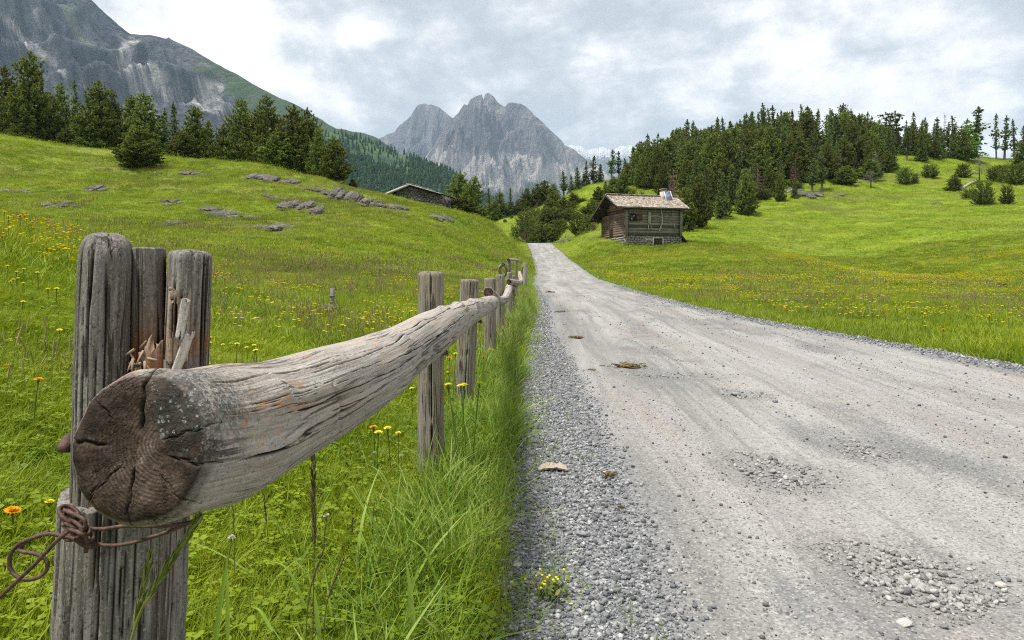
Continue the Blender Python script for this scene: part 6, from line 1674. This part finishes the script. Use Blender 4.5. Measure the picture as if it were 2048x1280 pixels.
M_TALL = mat_blade('verge_grass', [(0.0, (0.090, 0.17, 0.018)), (0.4, (0.165, 0.27, 0.026)), (0.70, (0.245, 0.34, 0.048)), (0.88, (0.31, 0.37, 0.10)), (1.0, (0.44, 0.36, 0.18))])
M_FARG = mat_blade('pasture_grass', [(0.0, (0.090, 0.145, 0.007)), (0.4, (0.180, 0.245, 0.009)), (0.7, (0.26, 0.315, 0.014)), (1.0, (0.37, 0.375, 0.045))])
def blades(rg, n, rad, hmin, hmax, wid, lean, segs=4, leafy=0, mat=None, curl=1.0, name='grass_tuft'):
    V, Fq, Sh = [], [], []; b = 0
    for i in range(n):
        a = rg.uniform(0, 6.283); r = rad * math.sqrt(rg.random())
        p = np.array([math.cos(a) * r, math.sin(a) * r, -.02]); h = rg.uniform(hmin, hmax); w_ = wid * rg.uniform(.6, 1.35)
        la = rg.uniform(0, 6.283); ld = np.array([math.cos(la), math.sin(la), 0]); ln = lean * rg.uniform(.2, 1.5)
        fa = la + rg.normal(0, .7) + math.pi / 2; sd = np.array([math.cos(fa), math.sin(fa), 0])
        t = np.linspace(0, 1, segs + 1)
        cc = p + ld * (ln * h * t**(1.6 * curl))[:, None] + np.array([0, 0, 1]) * (h * t * (1 - .38 * min(ln, 1.4) * t))[:, None]
        wt = w_ * np.where(t < .15, .7 + 2 * t, 1) * (1 - t)**.55; wt[-1] = w_ * .04
        V += [cc - sd * wt[:, None] * .5, cc + sd * wt[:, None] * .5]
        k = segs + 1
        for j in range(segs): Fq.append((b + j, b + k + j, b + k + j + 1, b + j + 1))
        b += 2 * k; Sh.append(np.full(2 * k, rg.random()))
    for i in range(leafy):                                # round clover like leaves
        a = rg.uniform(0, 6.283); r = rad * math.sqrt(rg.random()); h = rg.uniform(.25, .8) * hmax * .7
        c = np.array([math.cos(a) * r, math.sin(a) * r, h]); s = rg.uniform(.008, .016)
        nrm = rg.normal(0, .4, 3) + [0, 0, 1]; nrm /= np.linalg.norm(nrm); u = np.cross(nrm, [1, 0, 0]); u /= np.linalg.norm(u); v = np.cross(nrm, u)
        for q in range(3):
            aa = q * 2.094 + a; o = c + (u * math.cos(aa) + v * math.sin(aa)) * s * .9
            d1 = u * math.cos(aa) + v * math.sin(aa); d2 = np.cross(nrm, d1)
            V.append(np.array([o - d1 * s * .8, o + d2 * s * .7 , o + d1 * s * .8, o - d2 * s * .7])); Fq.append((b, b + 1, b + 2, b + 3)); b += 4
            Sh.append(np.full(4, rg.uniform(.1, .55)))
    return mesh_np(name, np.concatenate(V), np.array(Fq), mat, {'shade': np.concatenate(Sh)}, True)
rg_ = np.random.default_rng(77)
T_NEAR = [blades(rg_, 34, .075, .07, .20, .0042, .55, 4, 5 if i % 2 else 0, M_GRASS) for i in range(6)]
T_MID = [blades(rg_, 46, .16, .10, .24, .0095, .55, 3, 0, M_GRASS) for i in range(5)]
T_FAR = [blades(rg_, 60, .50, .10, .27, .026, .7, 2, 0, M_FARG) for i in range(5)]
T_VFAR = [blades(rg_, 70, 1.0, .10, .26, .06, .9, 1, 0, M_FARG) for i in range(4)]
T_VERGE = [blades(rg_, 9, .07, .14, .40, .0064, .5, 6, 0, M_TALL) for i in range(4)] + [blades(rg_, 5, .05, .18, .42, .0115, .55, 7, 0, M_TALL, 1.2) for i in range(5)] + [blades(rg_, 6, .05, .30, .50, .0030, .3, 6, 0, M_TALL) for i in range(1)]
def wedge(n, r0, r1, seed, tmax=.86, p=1.0):
    """points in the visible wedge (and a little beside it), even per area"""
    rg = np.random.default_rng(seed)
    y = np.sqrt(rg.uniform(r0**2, r1**2, n)); x = rg.uniform(-tmax, tmax, n) * y
    return x, y
def tuft_field(name, srcs, x, y, smin, smax, seed, label, sink=.0, tilt=.12, hmul=None):
    rg = np.random.default_rng(seed); n = len(x)
    z = land(x, y) - sink
    rot = np.stack([rg.normal(0, tilt, n), rg.normal(0, tilt, n), rg.uniform(0, 6.283, n)], 1)
    s = rg.uniform(smin, smax, n); sc = np.stack([s, s, s * (hmul if hmul is not None else 1)], 1)
    return scatter(name, np.stack([x, y, z], 1), rot, sc, rg.integers(0, len(srcs), n), srcs, label)
# hide ground that no neighbouring viewpoint sees: keep all, only the wedge is sown
SX, SY, _sz = col_hit(660, 630, 8, 18)
def off_post(x, y): return (np.hypot(x + .60, y - 1.03) > .13)
def off_stone(x, y): return np.hypot((x - SX) * .8, (y - SY + .25)) > .34
x, y = wedge(34000, .95, 7.0, 1); k = ~on_road(x, y, .02 - .0) & off_post(x, y); x, y = x[k], y[k]
hm = .62 + .5 * np.clip(fbm(x / .7, y / .7, 0, 90, 3) + .35, 0, 1.2)
tuft_field('grass', T_NEAR, x, y, .75, 1.35, 2, 'lush short meadow grass close to the camera', 0, .15, hm)
x, y = wedge(46000, 6.5, 30, 3); k = ~on_road(x, y, .05) & off_stone(x, y); x, y = x[k], y[k]
hm = .6 + .5 * np.clip(fbm(x / 1.6, y / 1.6, 0, 91, 3) + .35, 0, 1.2)
tuft_field('grass', T_MID, x, y, .8, 1.4, 4, 'meadow grass in the middle distance', 0, .15, hm)
x, y = wedge(42000, 28, 82, 5); k = ~on_road(x, y, .25) & (bare(x, y) < .45); x, y = x[k], y[k]
hm = .45 + .55 * np.clip(fbm(x / 4, y / 4, 0, 92, 3) + .4, 0, 1.2)
tuft_field('grass', T_FAR, x, y, .8, 1.3, 6, 'grass of the hill slopes and yellow meadow', .02, .15, hm)
x, y = wedge(36000, 78, 200, 7); k = ~on_road(x, y, .8); x, y = x[k], y[k]
hm = .45 + .5 * np.clip(fbm(x / 8, y / 8, 0, 93, 3) + .4, 0, 1.2)
tuft_field('grass', T_VFAR, x, y, .8, 1.4, 8, 'grass of the far pastures', .03, .15, hm)
# seeding grass: thin tan stalks over the meadow
m_tan, nt_ = new_mat('seeding_stalks'); finish(nt_, ramp(nt_, attr(nt_, 'shade', 'Fac'), [(0, (.17, .17, .05)), (.45, (.30, .24, .11)), (1, (.42, .33, .20))]), .8, None, .1, .3)
def stalks(seed, n, rad, h0, h1, w_):
    rg = np.random.default_rng(seed); mb = MB()
    for i in range(n):
        a = rg.uniform(0, 6.28); r = rad * math.sqrt(rg.random()); p = np.array([math.cos(a) * r, math.sin(a) * r, 0]); h = rg.uniform(h0, h1); l = rg.normal(0, .12, 2) * h
        q = p + np.array([l[0] * .5, l[1] * .5, h * .72]); e = p + np.array([l[0], l[1], h]); sh = rg.random()
        mb.tube([p, q], [w_ * .35] * 2, 3, sh * .5, False); mb.tube([q, (q + e) / 2, e], [w_ * .4, w_ * 1.3, w_ * .3], 4, sh, False)
    return mb.mesh('stalks', m_tan)
S_ST = [stalks(500 + i, 9, .14, .20, .38, .0032) for i in range(4)]; S_STF = [stalks(520 + i, 16, .5, .20, .36, .010) for i in range(3)]
x, y = wedge(9000, 3.5, 30, 41); f = fbm(x / 2.2, y / 2.2, 0, 101, 3); k = ~on_road(x, y, .1) & (np.random.default_rng(4).random(len(x)) < np.clip(.12 + 1.0 * f + .22 * ((x < 0) & (y > 17)), 0, 1)); x, y = x[k], y[k]
tuft_field('seeding_grass', S_ST, x, y, .8, 1.3, 42, 'thin tan seeding stalks standing over the meadow grass')
x, y = wedge(9000, 26, 80, 43); f = fbm(x / 7, y / 4, 0, 102, 3); k = ~on_road(x, y, .3) & (np.random.default_rng(5).random(len(x)) < np.clip(np.where(x > 0, -.10, .12) + 1.2 * f, 0, 1)); x, y = x[k], y[k]
tuft_field('seeding_grass', S_STF, x, y, .8, 1.3, 44, 'tan seeding grass on the farther meadow')
# tall grass of the verge between fence and gravel
rg = np.random.default_rng(9)
yy = np.concatenate([rg.uniform(1.25, 5, 1000), rg.uniform(4.5, 16, 2300), rg.uniform(14, 42, 1700)])
fx = np.interp(yy, [1, 3.6, 5.3, 8, 12, 20, 40], [-.52, -.42, -.36, -.30, -.2, -.08, .6])
xl_ = road_xl(yy)
u = rg.beta(1.3, 1.25, len(yy)); xx = fx + (xl_ + .02 - fx) * u + np.where(rg.random(len(yy)) < .32, rg.normal(0, .20, len(yy)), 0) + .12 * fbm(yy / .6, yy * 0, 0, 99, 3)
k = ~on_road(xx, yy, -.30) & off_post(xx, yy); xx, yy, u = xx[k], yy[k], u[k]
hm = (.55 + .65 * np.clip(fbm(xx / .5, yy / .9, 0, 94, 3) + .45, 0, 1.2)) * np.where(yy < 2.3, .72, 1)
tuft_field('verge_grass', T_VERGE, xx, yy, .75, 1.25, 10, 'tall seeding grass along the fence and the gravel', 0, .16, hm)
# single tufts creeping into the gravel
rg = np.random.default_rng(19); yg = 1.9 + 9 * rg.random(70)**1.3; xg = road_xl(yg) + np.abs(rg.normal(.05, .17, 70))
n_ = len(yg); zg_ = road_z(yg); scatter('gravel_weeds', np.stack([xg, yg, zg_ - .01], 1), np.stack([rg.normal(0, .25, n_), rg.normal(0, .25, n_), rg.uniform(0, 6.28, n_)], 1), rg.uniform(.25, .55, n_), rg.integers(0, 5, n_), T_VERGE, 'small tufts of grass creeping into the verge gravel')
# green edge on the far side of the road
yy = rg.uniform(6.5, 60, 2600); xx = road_xr(yy) + np.abs(rg.normal(.05, .35, len(yy)))
tuft_field('verge_grass', T_VERGE, xx, yy, .5, .9, 11, 'grass edging the far side of the road', .05, .16)
# ---- single broad blades, seed stalks and weeds that stand out
def own_blade(name, label, cat, base_px, tip_px, d, wid, shade, group=None, bend=.3, mat=None):
    p, q = P(base_px[0], base_px[1], d), P(tip_px[0], tip_px[1], d + .05)
    mid = (p + q) / 2 + np.array([(q[0] - p[0]) * -.25 * bend, 0, abs(q[0] - p[0]) * bend])
    c = spline([p, mid, q], 14); t = np.linspace(0, 1, 14); wv = wid * np.minimum(1, .5 + 3 * t) * (1 - t)**.5 + .0006
    sd = np.array([1.0, .35, 0]); sd /= np.linalg.norm(sd)
    lft, mdl, rgt = c - sd * wv[:, None] / 2, c + np.array([0, .3, -.25]) * wv[:, None] * .35, c + sd * wv[:, None] / 2
    V = np.stack([lft, mdl, rgt], 1).reshape(-1, 3)
    me = mesh_np(name, V, grid_faces(14, 3), mat or M_TALL, {'shade': np.full(len(V), shade)})
    return tag(link(name, me), label, cat, group, 'thing')
BL = [((830, 1300), (812, 1118), 2.0, .019, .62, 'broad bent grass blade standing upright near the lower middle'), ((810, 1250), (838, 1130), 2.05, .016, .75, 'pale curled grass blade beside the broad upright one'),
      ((430, 1290), (458, 1100), 1.75, .014, .45, 'straight wide grass blade right of the split post'), ((455, 1290), (452, 1115), 1.78, .012, .55, 'second straight grass blade right of the split post'),
      ((640, 1290), (615, 1140), 1.9, .014, .7, 'pale wide grass blade low in the middle'), ((612, 1215), (520, 1120), 1.95, .010, .6, 'long grass blade arching down to the right under the log'),
      ((875, 1165), (812, 1075), 2.3, .010, .6, 'long grass blade arching left in the verge'), ((790, 1010), (735, 928), 3.0, .010, .75, 'pale drooping grass blade left of the second post'),
      ((545, 1262), (470, 1226), 1.7, .010, .7, 'grass blade lying nearly flat low beside the split post'), ((770, 1150), (725, 990), 2.4, .011, .5, 'long leaning grass blade in the middle of the verge')]
for b_, t_, d_, w_, s_, lab in BL: own_blade('grass_leaf', lab, 'grass blade', b_, t_, d_, w_, s_, 'broad grass blades')
m_seed, nt_ = new_mat('seed_head'); finish(nt_, ramp(nt_, attr(nt_, 'shade', 'Fac'), [(0, (.055, .045, .025)), (.5, (.13, .115, .05)), (1, (.30, .25, .10))]), .8, None, .1, .2)
m_seedg, nt_ = new_mat('green_seed_head'); finish(nt_, ramp(nt_, attr(nt_, 'shade', 'Fac'), [(0, (.10, .13, .03)), (.5, (.19, .22, .05)), (1, (.33, .33, .12))]), .8, None, .1, .3)
def seed_stalk(label, base, bottom, tip, d, thick, n, mat, seed, lean=.3):
    """grass stalk: stem > seed head of many spikelets"""
    rg = np.random.default_rng(seed)
    b, m0, t = P(base[0], base[1], d), P(bottom[0], bottom[1], d), P(tip[0], tip[1], d)
    th = thing('grass_stalk', label, 'grass stalk', tuple(b), 'seeding grass stalks'); inv = Matrix.Translation(-Vector(b))
    mb = MB(); mb.tube(spline([b, m0, t], 14), [.0016] * 14, 5, .5); o = mb.obj('stem', mat, th); o.matrix_parent_inverse = inv
    hb = MB()
    for i in range(n):
        f = i / n; p = m0 + (t - m0) * f; a = rg.uniform(0, 6.28); dr = np.array([math.cos(a), math.sin(a) * .8, 0]) * lean + (t - m0) / np.linalg.norm(t - m0)
        dr /= np.linalg.norm(dr); L_ = thick * rg.uniform(.8, 1.6)
        hb.tube([p, p + dr * L_ * .5, p + dr * L_], [.0006, .0017, .0004], 4, rg.random(), False)
    o = hb.obj('seed_head', mat, th); o.matrix_parent_inverse = inv
seed_stalk('tall dark seed spike standing under the log in the middle', (625, 1300), (628, 1090), (626, 910), 1.9, .022, 130, m_seed, 1, .35)
seed_stalk('dark slim seed stalk low in the middle of the verge', (610, 1300), (620, 1180), (650, 1090), 1.85, .012, 40, m_seed, 2, .15)
seed_stalk('dark leaning seed stalk right of the slim one', (645, 1300), (655, 1200), (690, 1110), 1.8, .012, 40, m_seed, 3, .15)
seed_stalk('green feathery grass head in front of the split post', (250, 1340), (285, 1215), (385, 1055), .80, .020, 70, m_seedg, 4, .22)
seed_stalk('small green grass head low in front of the split post', (235, 1360), (265, 1270), (300, 1120), .82, .018, 46, m_seedg, 5, .22)
for i, (bx, by, tx, ty, d_) in enumerate([(740, 1180, 748, 1010, 2.6), (700, 1160, 705, 1040, 2.7), (845, 1120, 838, 960, 3.0), (980, 1080, 975, 930, 3.3), (905, 1130, 900, 985, 3.1), (540, 1130, 527, 990, 2.6), (470, 1180, 466, 1000, 2.2)]):
    seed_stalk('thin brownish seed stalk among the verge grass', (bx, by), ((bx + tx) / 2, (by + ty) / 2 - 10), (tx, ty), d_, .014, 34, m_seed if i % 2 else m_seedg, 20 + i, .25)
# leafy weed on the gravel edge
m_leaf, nt_ = new_mat('weed_leaf'); finish(nt_, ramp(nt_, attr(nt_, 'shade', 'Fac'), [(0, (.08, .13, .03)), (.6, (.17, .22, .06)), (1, (.34, .27, .10))]), .6, None, .2, .35)
m_yel, nt_ = new_mat('yellow_petal'); finish(nt_, ramp(nt_, attr(nt_, 'shade', 'Fac'), [(0, (.80, .70, .012)), (1, (.86, .81, .07))]), .6, None, .1, .3)
m_ora, nt_ = new_mat('orange_petal'); finish(nt_, ramp(nt_, attr(nt_, 'shade', 'Fac'), [(0, (.72, .26, .006)), (1, (.80, .42, .012))]), .6, None, .1, .3)
m_whi, nt_ = new_mat('white_petal'); finish(nt_, ramp(nt_, attr(nt_, 'shade', 'Fac'), [(0, (.50, .42, .40)), (1, (.72, .70, .64))]), .7, None, .1, .3)
m_stem, nt_ = new_mat('flower_stem'); finish(nt_, (.12, .17, .03), .7, None, .1, .2)
def weed():
    g = road_pt(1098, 1200); z = float(land(g[0], g[1])) + .12
    t = thing('leafy_weed', 'low leafy weed with tiny yellow buds at the edge of the verge gravel', 'plant', (g[0], g[1], z)); rg = np.random.default_rng(3)
    V, Fq, S = [], [], []; b = 0; sm = MB()
    for i in range(60):
        a = rg.uniform(0, 6.28); r = rg.uniform(.01, .085); p = np.array([math.cos(a) * r, math.sin(a) * r, rg.uniform(.002, .05)]); s = rg.uniform(.008, .015)
        n_ = rg.normal(0, .45, 3) + [0, -.2, 1]; n_ /= np.linalg.norm(n_); u_ = np.cross(n_, rg.normal(size=3)); u_ /= np.linalg.norm(u_); v_ = np.cross(n_, u_)
        q = [p - u_ * s, p - u_ * s * .35 + v_ * s * .6, p + u_ * s * .5 + v_ * s * .5, p + u_ * s * 1.1, p + u_ * s * .5 - v_ * s * .5, p - u_ * s * .35 - v_ * s * .6]
        V += q; Fq.append([b + j for j in range(6)]); b += 6; S += [rg.random()] * 6
        sm.tube([(0, 0, -.12), p * .5 + [0, 0, -.01], p - u_ * s], .0011, 4)
    link('leaves', mesh_np('leaves', np.array(V), np.array(Fq), m_leaf, {'shade': np.array(S)}), t); sm.obj('stem', m_stem, t)
    bb = MB()
    for i in range(16):
        p = rg.normal(0, .028, 3) * [1, 1, .3] + [-.02, -.01, .060]; Vb, Fb = boulder(i, (.006, .006, .005), 1, .2); bb.add(Vb + p, [tuple(f) for f in Fb], rg.random())
    bb.obj('flower_bud', m_yel, t)
weed()
# ---- flowers
def flower_mesh(kind, seed):
    rg = np.random.default_rng(seed); st = MB(); bl = MB()
    h = 1.0
    tipx = rg.normal(0, .06)
    st.tube(spline([(0, 0, -.15), (tipx * .3, rg.normal(0, .04), .5), (tipx, 0, 1.0)], 6), [.012] * 6, 4)
    c = np.array([tipx, 0, 1.0])
    if kind in ('yellow', 'orange'):
        for ring, (n, L_, up) in enumerate(((16, .085, .25), (13, .062, .65), (8, .040, 1.2))):
            for i in range(n):
                a = i * 6.283 / n + ring * .2; d_ = np.array([math.cos(a), math.sin(a), up]); d_ /= np.linalg.norm(d_); s_ = np.array([-math.sin(a), math.cos(a), 0]) * .016
                o = c + [0, 0, .006 * ring]; bl.add([o, o + d_ * L_ * .6 + s_, o + d_ * L_, o + d_ * L_ * .6 - s_], [(0, 1, 2, 3)], rg.random())
        V, Fc = boulder(seed, (.026, .026, .035), 1, .1); st.add(V + c - [0, 0, .02], [tuple(f) for f in Fc])
    elif kind == 'white':
        V, Fc = ICO[1]
        for i in range(40):
            p = rg.normal(size=3); p /= np.linalg.norm(p); p[2] = abs(p[2]) * .9 - .1
            d_ = p; s_ = np.cross(d_, [.3, .2, .9]); s_ /= np.linalg.norm(s_) + 1e-9
            o = c + p * .018; bl.add([o - s_ * .010, o + d_ * .028 - s_ * .006, o + d_ * .032, o + d_ * .026 + s_ * .008, o + s_ * .010], [(0, 1, 2, 3, 4)], rg.random())
    mt = {'yellow': m_yel, 'orange': m_ora, 'white': m_whi}[kind]
    return st.mesh('stem', m_stem), bl.mesh('blossom', mt)
FL = {k: [flower_mesh(k, 50 + i) for i in range(3)] for k in ('yellow', 'orange', 'white')}
def flower(kind, x, y, z, h, label, group, i=0, size=1.0):
    sm, bm = FL[kind][i % 3]
    k = h; t = thing('wildflower', label, 'flower', (x, y, z), group, random.uniform(0, 6.28), (.30 * size, .30 * size, h))
    t.rotation_euler[0] = random.gauss(0, .08); t.rotation_euler[1] = random.gauss(0, .08)
    link('stem', sm, t)
    b = link('blossom', bm, t); b.scale = (1, 1, .30 * size / h); b.location = (0, 0, 1 - .30 * size / h)
    return t
def flower_px(kind, px, py, d, label, size=1.0, group=None, h=None):
    """blossom at the given photo position"""
    q = P(px, py, d); zg = float(land(q[0], q[1]))
    return flower(kind, q[0], q[1], zg, max(.08, q[2] - zg), label, group, int(px), size)
for i, (px, py) in enumerate([(916, 771), (922, 769), (928, 770), (934, 769), (940, 768)]): flower_px('yellow', px, py, 3.5 + .01 * i, 'bright yellow flower of the tight bunch beside the second fence post', .95, 'yellow bunch by the second post')
for i, (k_, px, py, d_, s_, lab) in enumerate([
    ('orange', 18, 1020, 2.2, 1.1, 'large orange yellow flower at the left edge beside the wire'), ('yellow', 94, 1001, 2.4, .7, 'small yellow flower left of the post above the wire'), ('orange', 8, 765, 4.0, 1.0, 'orange flower at the left edge beside the upper post'),
    ('orange', 748, 855, 3.5, 1.0, 'orange flower under the log left of the second post'), ('yellow', 757, 866, 3.4, 1.0, 'yellow flower just below the orange one under the log'), ('yellow', 783, 853, 3.6, .9, 'yellow flower right of the orange one under the log'), ('yellow', 797, 866, 3.5, .7, 'small yellow flower between the log and the second post'),
    ('yellow', 827, 777, 4.6, .8, 'yellow flower left of the second post beneath the log'), ('orange', 893, 701, 5.0, 1.0, 'orange flower beside the wire strap of the second post'), ('orange', 897, 717, 4.9, .9, 'lower orange flower beside the wire strap of the second post'), ('yellow', 904, 708, 5.2, .9, 'yellow flower right of the orange ones by the second post'), ('orange', 964, 714, 6.0, .8, 'orange flower at the foot of the third post'), ('yellow', 894, 787, 3.8, .7, 'small yellow flower right against the second post'),
    ('white', 645, 1032, 2.6, .9, 'white clover like head low under the log'), ('white', 799, 911, 3.4, .8, 'white round head on a tall stem left of the second post'), ('white', 750, 908, 3.4, .8, 'pinkish white head further left of the second post'), ('white', 436, 1075, 2.1, .8, 'small white flower right beside the split post'),
    ('yellow', 1806, 646, 12.5, 1.6, 'single large yellow flower standing out in the meadow right of the road'), ('orange', 1905, 665, 11.0, 1.0, 'orange flower in the meadow edge right of the road'), ('orange', 1885, 664, 11.2, .9, 'small orange flower left of the other in the meadow right of the road')]):
    flower_px(k_, px, py, d_, lab, s_)
rg = np.random.default_rng(12)
def sow(n, x0, x1, y0, y1, ker, label, group, kinds, pk, seed, dens=None, hh=(.16, .30), size=(.7, 1.1)):
    rg = np.random.default_rng(seed); c = 0; tries = 0
    while c < n and tries < n * 60:
        tries += 1
        y = math.sqrt(rg.uniform(y0 * y0, y1 * y1)); x = rg.uniform(x0, x1) * y
        if on_road(np.array(x), np.array(y), .15) or abs(x / y) > .78: continue
        if dens is not None and rg.random() > dens(x, y): continue
        k = rg.choice(kinds, p=pk)
        flower(k, x, y, float(land(x, y)), rg.uniform(*hh), label[k], group[k], c, rg.uniform(*size)); c += 1
den = lambda x, y: float(np.clip(.25 + 1.5 * fbm(x / 1.3, y / 1.3, 0, 95, 3), 0, 1))
sow(150, -.78, -.44, 3.2, 11, None, {'yellow': 'yellow meadow flower on the bank left of the split post', 'orange': 'orange meadow flower on the bank left of the split post', 'white': 'white meadow flower on the bank left of the split post'},
    {'yellow': 'yellow flowers of the left bank', 'orange': 'orange flowers of the left bank', 'white': 'white flowers of the left bank'}, ['yellow', 'orange', 'white'], [.84, .10, .06], 13, den)
sow(80, -.44, -.06, 5.5, 13, None, {'yellow': 'yellow meadow flower between the split post and the second post', 'orange': 'orange meadow flower between the split post and the second post', 'white': 'white flower between the split post and the second post'},
    {'yellow': 'yellow flowers of the flat meadow', 'orange': 'orange flowers of the flat meadow', 'white': 'white flowers of the flat meadow'}, ['yellow', 'orange', 'white'], [.72, .24, .04], 14, den)
sow(40, .25, .78, 8.0, 14, None, {'yellow': 'yellow flower in the meadow edge right of the road', 'orange': 'orange meadow flower along the right road edge', 'white': 'white flower in the tall grass right of the road'},
    {'yellow': 'yellow flowers right of the road', 'orange': 'orange flowers right of the road', 'white': 'white flowers right of the road'}, ['yellow', 'orange', 'white'], [.30, .15, .55], 15, None, (.2, .35), (.8, 1.2))
# the thousands beyond: one mass
def flower_cover():
    srcs = []
    for k, m_ in (('yellow', m_yel), ('orange', m_ora), ('white', m_whi)):
        mb = MB()
        for i in range(7):
            a = rg.uniform(0, 6.28); r = .16 * math.sqrt(rg.random()); h = rg.uniform(.14, .25); n_ = 6; s = rg.uniform(.016, .026)
            c = np.array([math.cos(a) * r, math.sin(a) * r, h]); th_ = np.arange(n_) / n_ * 6.283
            V = np.concatenate([c + np.stack([np.cos(th_) * s, np.sin(th_) * s, np.full(n_, .006)], 1), [c - [0, 0, .012]], [c + [0, 0, .010]]])
            mb.add(V, [(j, (j + 1) % n_, n_) for j in range(n_)] + [(j, (j + 1) % n_, n_ + 1) for j in range(n_)], rg.random())
        srcs.append(mb.mesh('flower_patch', m_))
    xs, ys, ks, ss = [], [], [], []
    x, y = wedge(30000, 7.5, 75, 31)
    f = fbm(x / 1.8, y / 1.8, 0, 96, 3); g = fbm(x / 16, y / 3.5, 0, 21, 3)
    left = x < road_xl(y) - .3; right = x > road_xr(y) + .3
    bank = left & (x / y < -.5) & (y < 11.5)
    p = np.where(left & (y < 26), np.clip(.25 + 1.4 * f, 0, 1) * .75, 0) + np.where(bank, 1.0, 0) + np.where(left & (y >= 26) & (y < 60), np.clip(f - .1, 0, 1) * .25, 0)
    p = p + np.where(right & (y < 72), np.clip(.18 + 1.2 * g + .4 * f, 0, 1) * .9, 0)
    k = rg.random(len(x)) < p; x, y, left = x[k], y[k], left[k]; n = len(x)
    kind = rg.choice(3, n, p=[.85, .05, .10]); wf = left & (y > 26); kind[wf] = rg.choice(3, wf.sum(), p=[.2, .0, .8])
    rot = np.zeros((n, 3)); rot[:, 2] = rg.uniform(0, 6.28, n)
    scatter('flower_cover', np.stack([x, y, land(x, y)], 1), rot, rg.uniform(.7, 1.15, n) * (1 + y / 90), kind, srcs, 'yellow, orange and white flowers strewn through the meadow')
flower_cover()
# ---- gravel
def mat_gravel(name, stops):
    m, nt = new_mat(name); oi = node(nt, 'ShaderNodeObjectInfo').outputs['Random']
    n = noise(nt, node(nt, 'ShaderNodeTexCoord').outputs['Object'], 2.0, 4, .65)
    c = ramp(nt, oi, stops); c = mixc(nt, ramp(nt, n, [(.35, .35), (.6, 0.0)]), c, (.10, .10, .105))
    finish(nt, c, .85, bump(nt, n, .4, .1), .2); return m
M_GV = mat_gravel('blue_grey_gravel', [(0.0, (.095, .098, .105)), (.30, (.170, .174, .182)), (.58, (.240, .243, .25)), (.80, (.335, .335, .335)), (1.0, (.52, .51, .495))])
M_PB = mat_gravel('pale_pebbles', [(0.0, (.14, .14, .138)), (.3, (.28, .272, .258)), (.75, (.38, .37, .35)), (1.0, (.48, .47, .45))])
M_DP = mat_gravel('road_grit', [(0.0, (.06, .06, .062)), (.5, (.135, .132, .128)), (.8, (.24, .232, .22)), (1.0, (.38, .37, .35))])
def stones(seed, n, mat, sub=1, flat=.7, rough=.18):
    out = []
    for i in range(n):
        V, Fc = boulder(seed + i, (1, .8, flat), sub, rough); out.append(mesh_np('gravel_stone', V, Fc, mat, None, False))
    return out
S_GV, S_PB, S_DP = stones(100, 9, M_GV, 1, .62, .16), stones(200, 7, M_PB, 2, .62, .12), stones(300, 5, M_DP, 1, .65, .1)
def strew(name, srcs, x, y, s, label, seed, sink=.2):
    rg = np.random.default_rng(seed); n = len(x)
    z = road_surface(x, y) + s * (.55 - sink)
    rot = np.stack([rg.normal(0, .5, n), rg.normal(0, .5, n), rg.uniform(0, 6.28, n)], 1)
    scatter(name, np.stack([x, y, z], 1), rot, s, rg.integers(0, len(srcs), n), srcs, label)
rg = np.random.default_rng(60)
def pw(n, a, mx): return np.minimum(a * (rg.random(n) + 1e-3)**(-.42), mx)
N = 32000; y = 1.7 + 8.5 * rg.random(N)**1.35; u = rg.random(N)
wd_ = strip_l(y); x = road_xl(y) - .06 + (wd_ + .10) * u + rg.normal(0, .05, N)
keep = rg.random(N) < np.where(u > .75, (1.25 - u) * 1.8, 1); x, y = x[keep], y[keep]
strew('verge_gravel', S_GV, x, y, pw(len(x), .0040, .0165), 'loose blue grey gravel along the left edge of the road', 61)
N = 9000; y = rg.uniform(9, 34, N); x = road_xl(y) - .05 + strip_l(y) * rg.random(N)**1.2 + rg.normal(0, .05, N)
strew('verge_gravel', S_GV, x, y, pw(N, .009, .026), 'loose gravel of the left verge farther up the road', 62)
N = 9000; y = 6.5 + 26 * rg.random(N)**1.5; x = road_xr(y) + .05 - np.abs(rg.normal(0, .22, N))
strew('verge_gravel', S_GV, x, y, pw(N, .0085, .026), 'loose gravel along the right edge of the road', 63)
X_, Y_, S_ = [], [], []
for (cx_, cy_, rx_, ry_), n_ in zip(POTW, (640, 330, 170, 90, 60)):
    a = rg.uniform(0, 6.28, n_); r = np.where(rg.random(n_) < .75, np.sqrt(rg.random(n_)), np.abs(rg.normal(.6, .45, n_))) * (1 + .25 * np.sin(a * 3 + cx_))
    X_.append(cx_ + np.cos(a) * r * rx_ * 1.02); Y_.append(cy_ + np.sin(a) * r * ry_ * 1.05); S_.append(np.minimum(.0085 * (rg.random(n_) + .02)**-.33, .026) * np.clip(1.15 - .5 * r, .25, 2) * (1.0 if rx_ > .2 else .8))
strew('pothole_pebbles', S_PB, np.concatenate(X_), np.concatenate(Y_), np.concatenate(S_), 'pale rounded pebbles filling the potholes of the road', 64, .15)
N = 46000; y = 1.7 + 22 * rg.random(N)**1.7; x = road_xl(y) + .35 + (road_xr(y) - road_xl(y) - .5) * rg.random(N)
band = fbm((x - road_xl(y)) / .55, y / 4.0, 0, 97, 3); k = rg.random(N) < np.clip(.35 + 1.1 * band, .08, 1); x, y = x[k], y[k]
strew('road_grit', S_DP, x, y, np.minimum(.0026 * (rg.random(len(x)) + .001)**-.36, .016) * (1 + y * .02), 'small grit and stones loose on the road', 65)
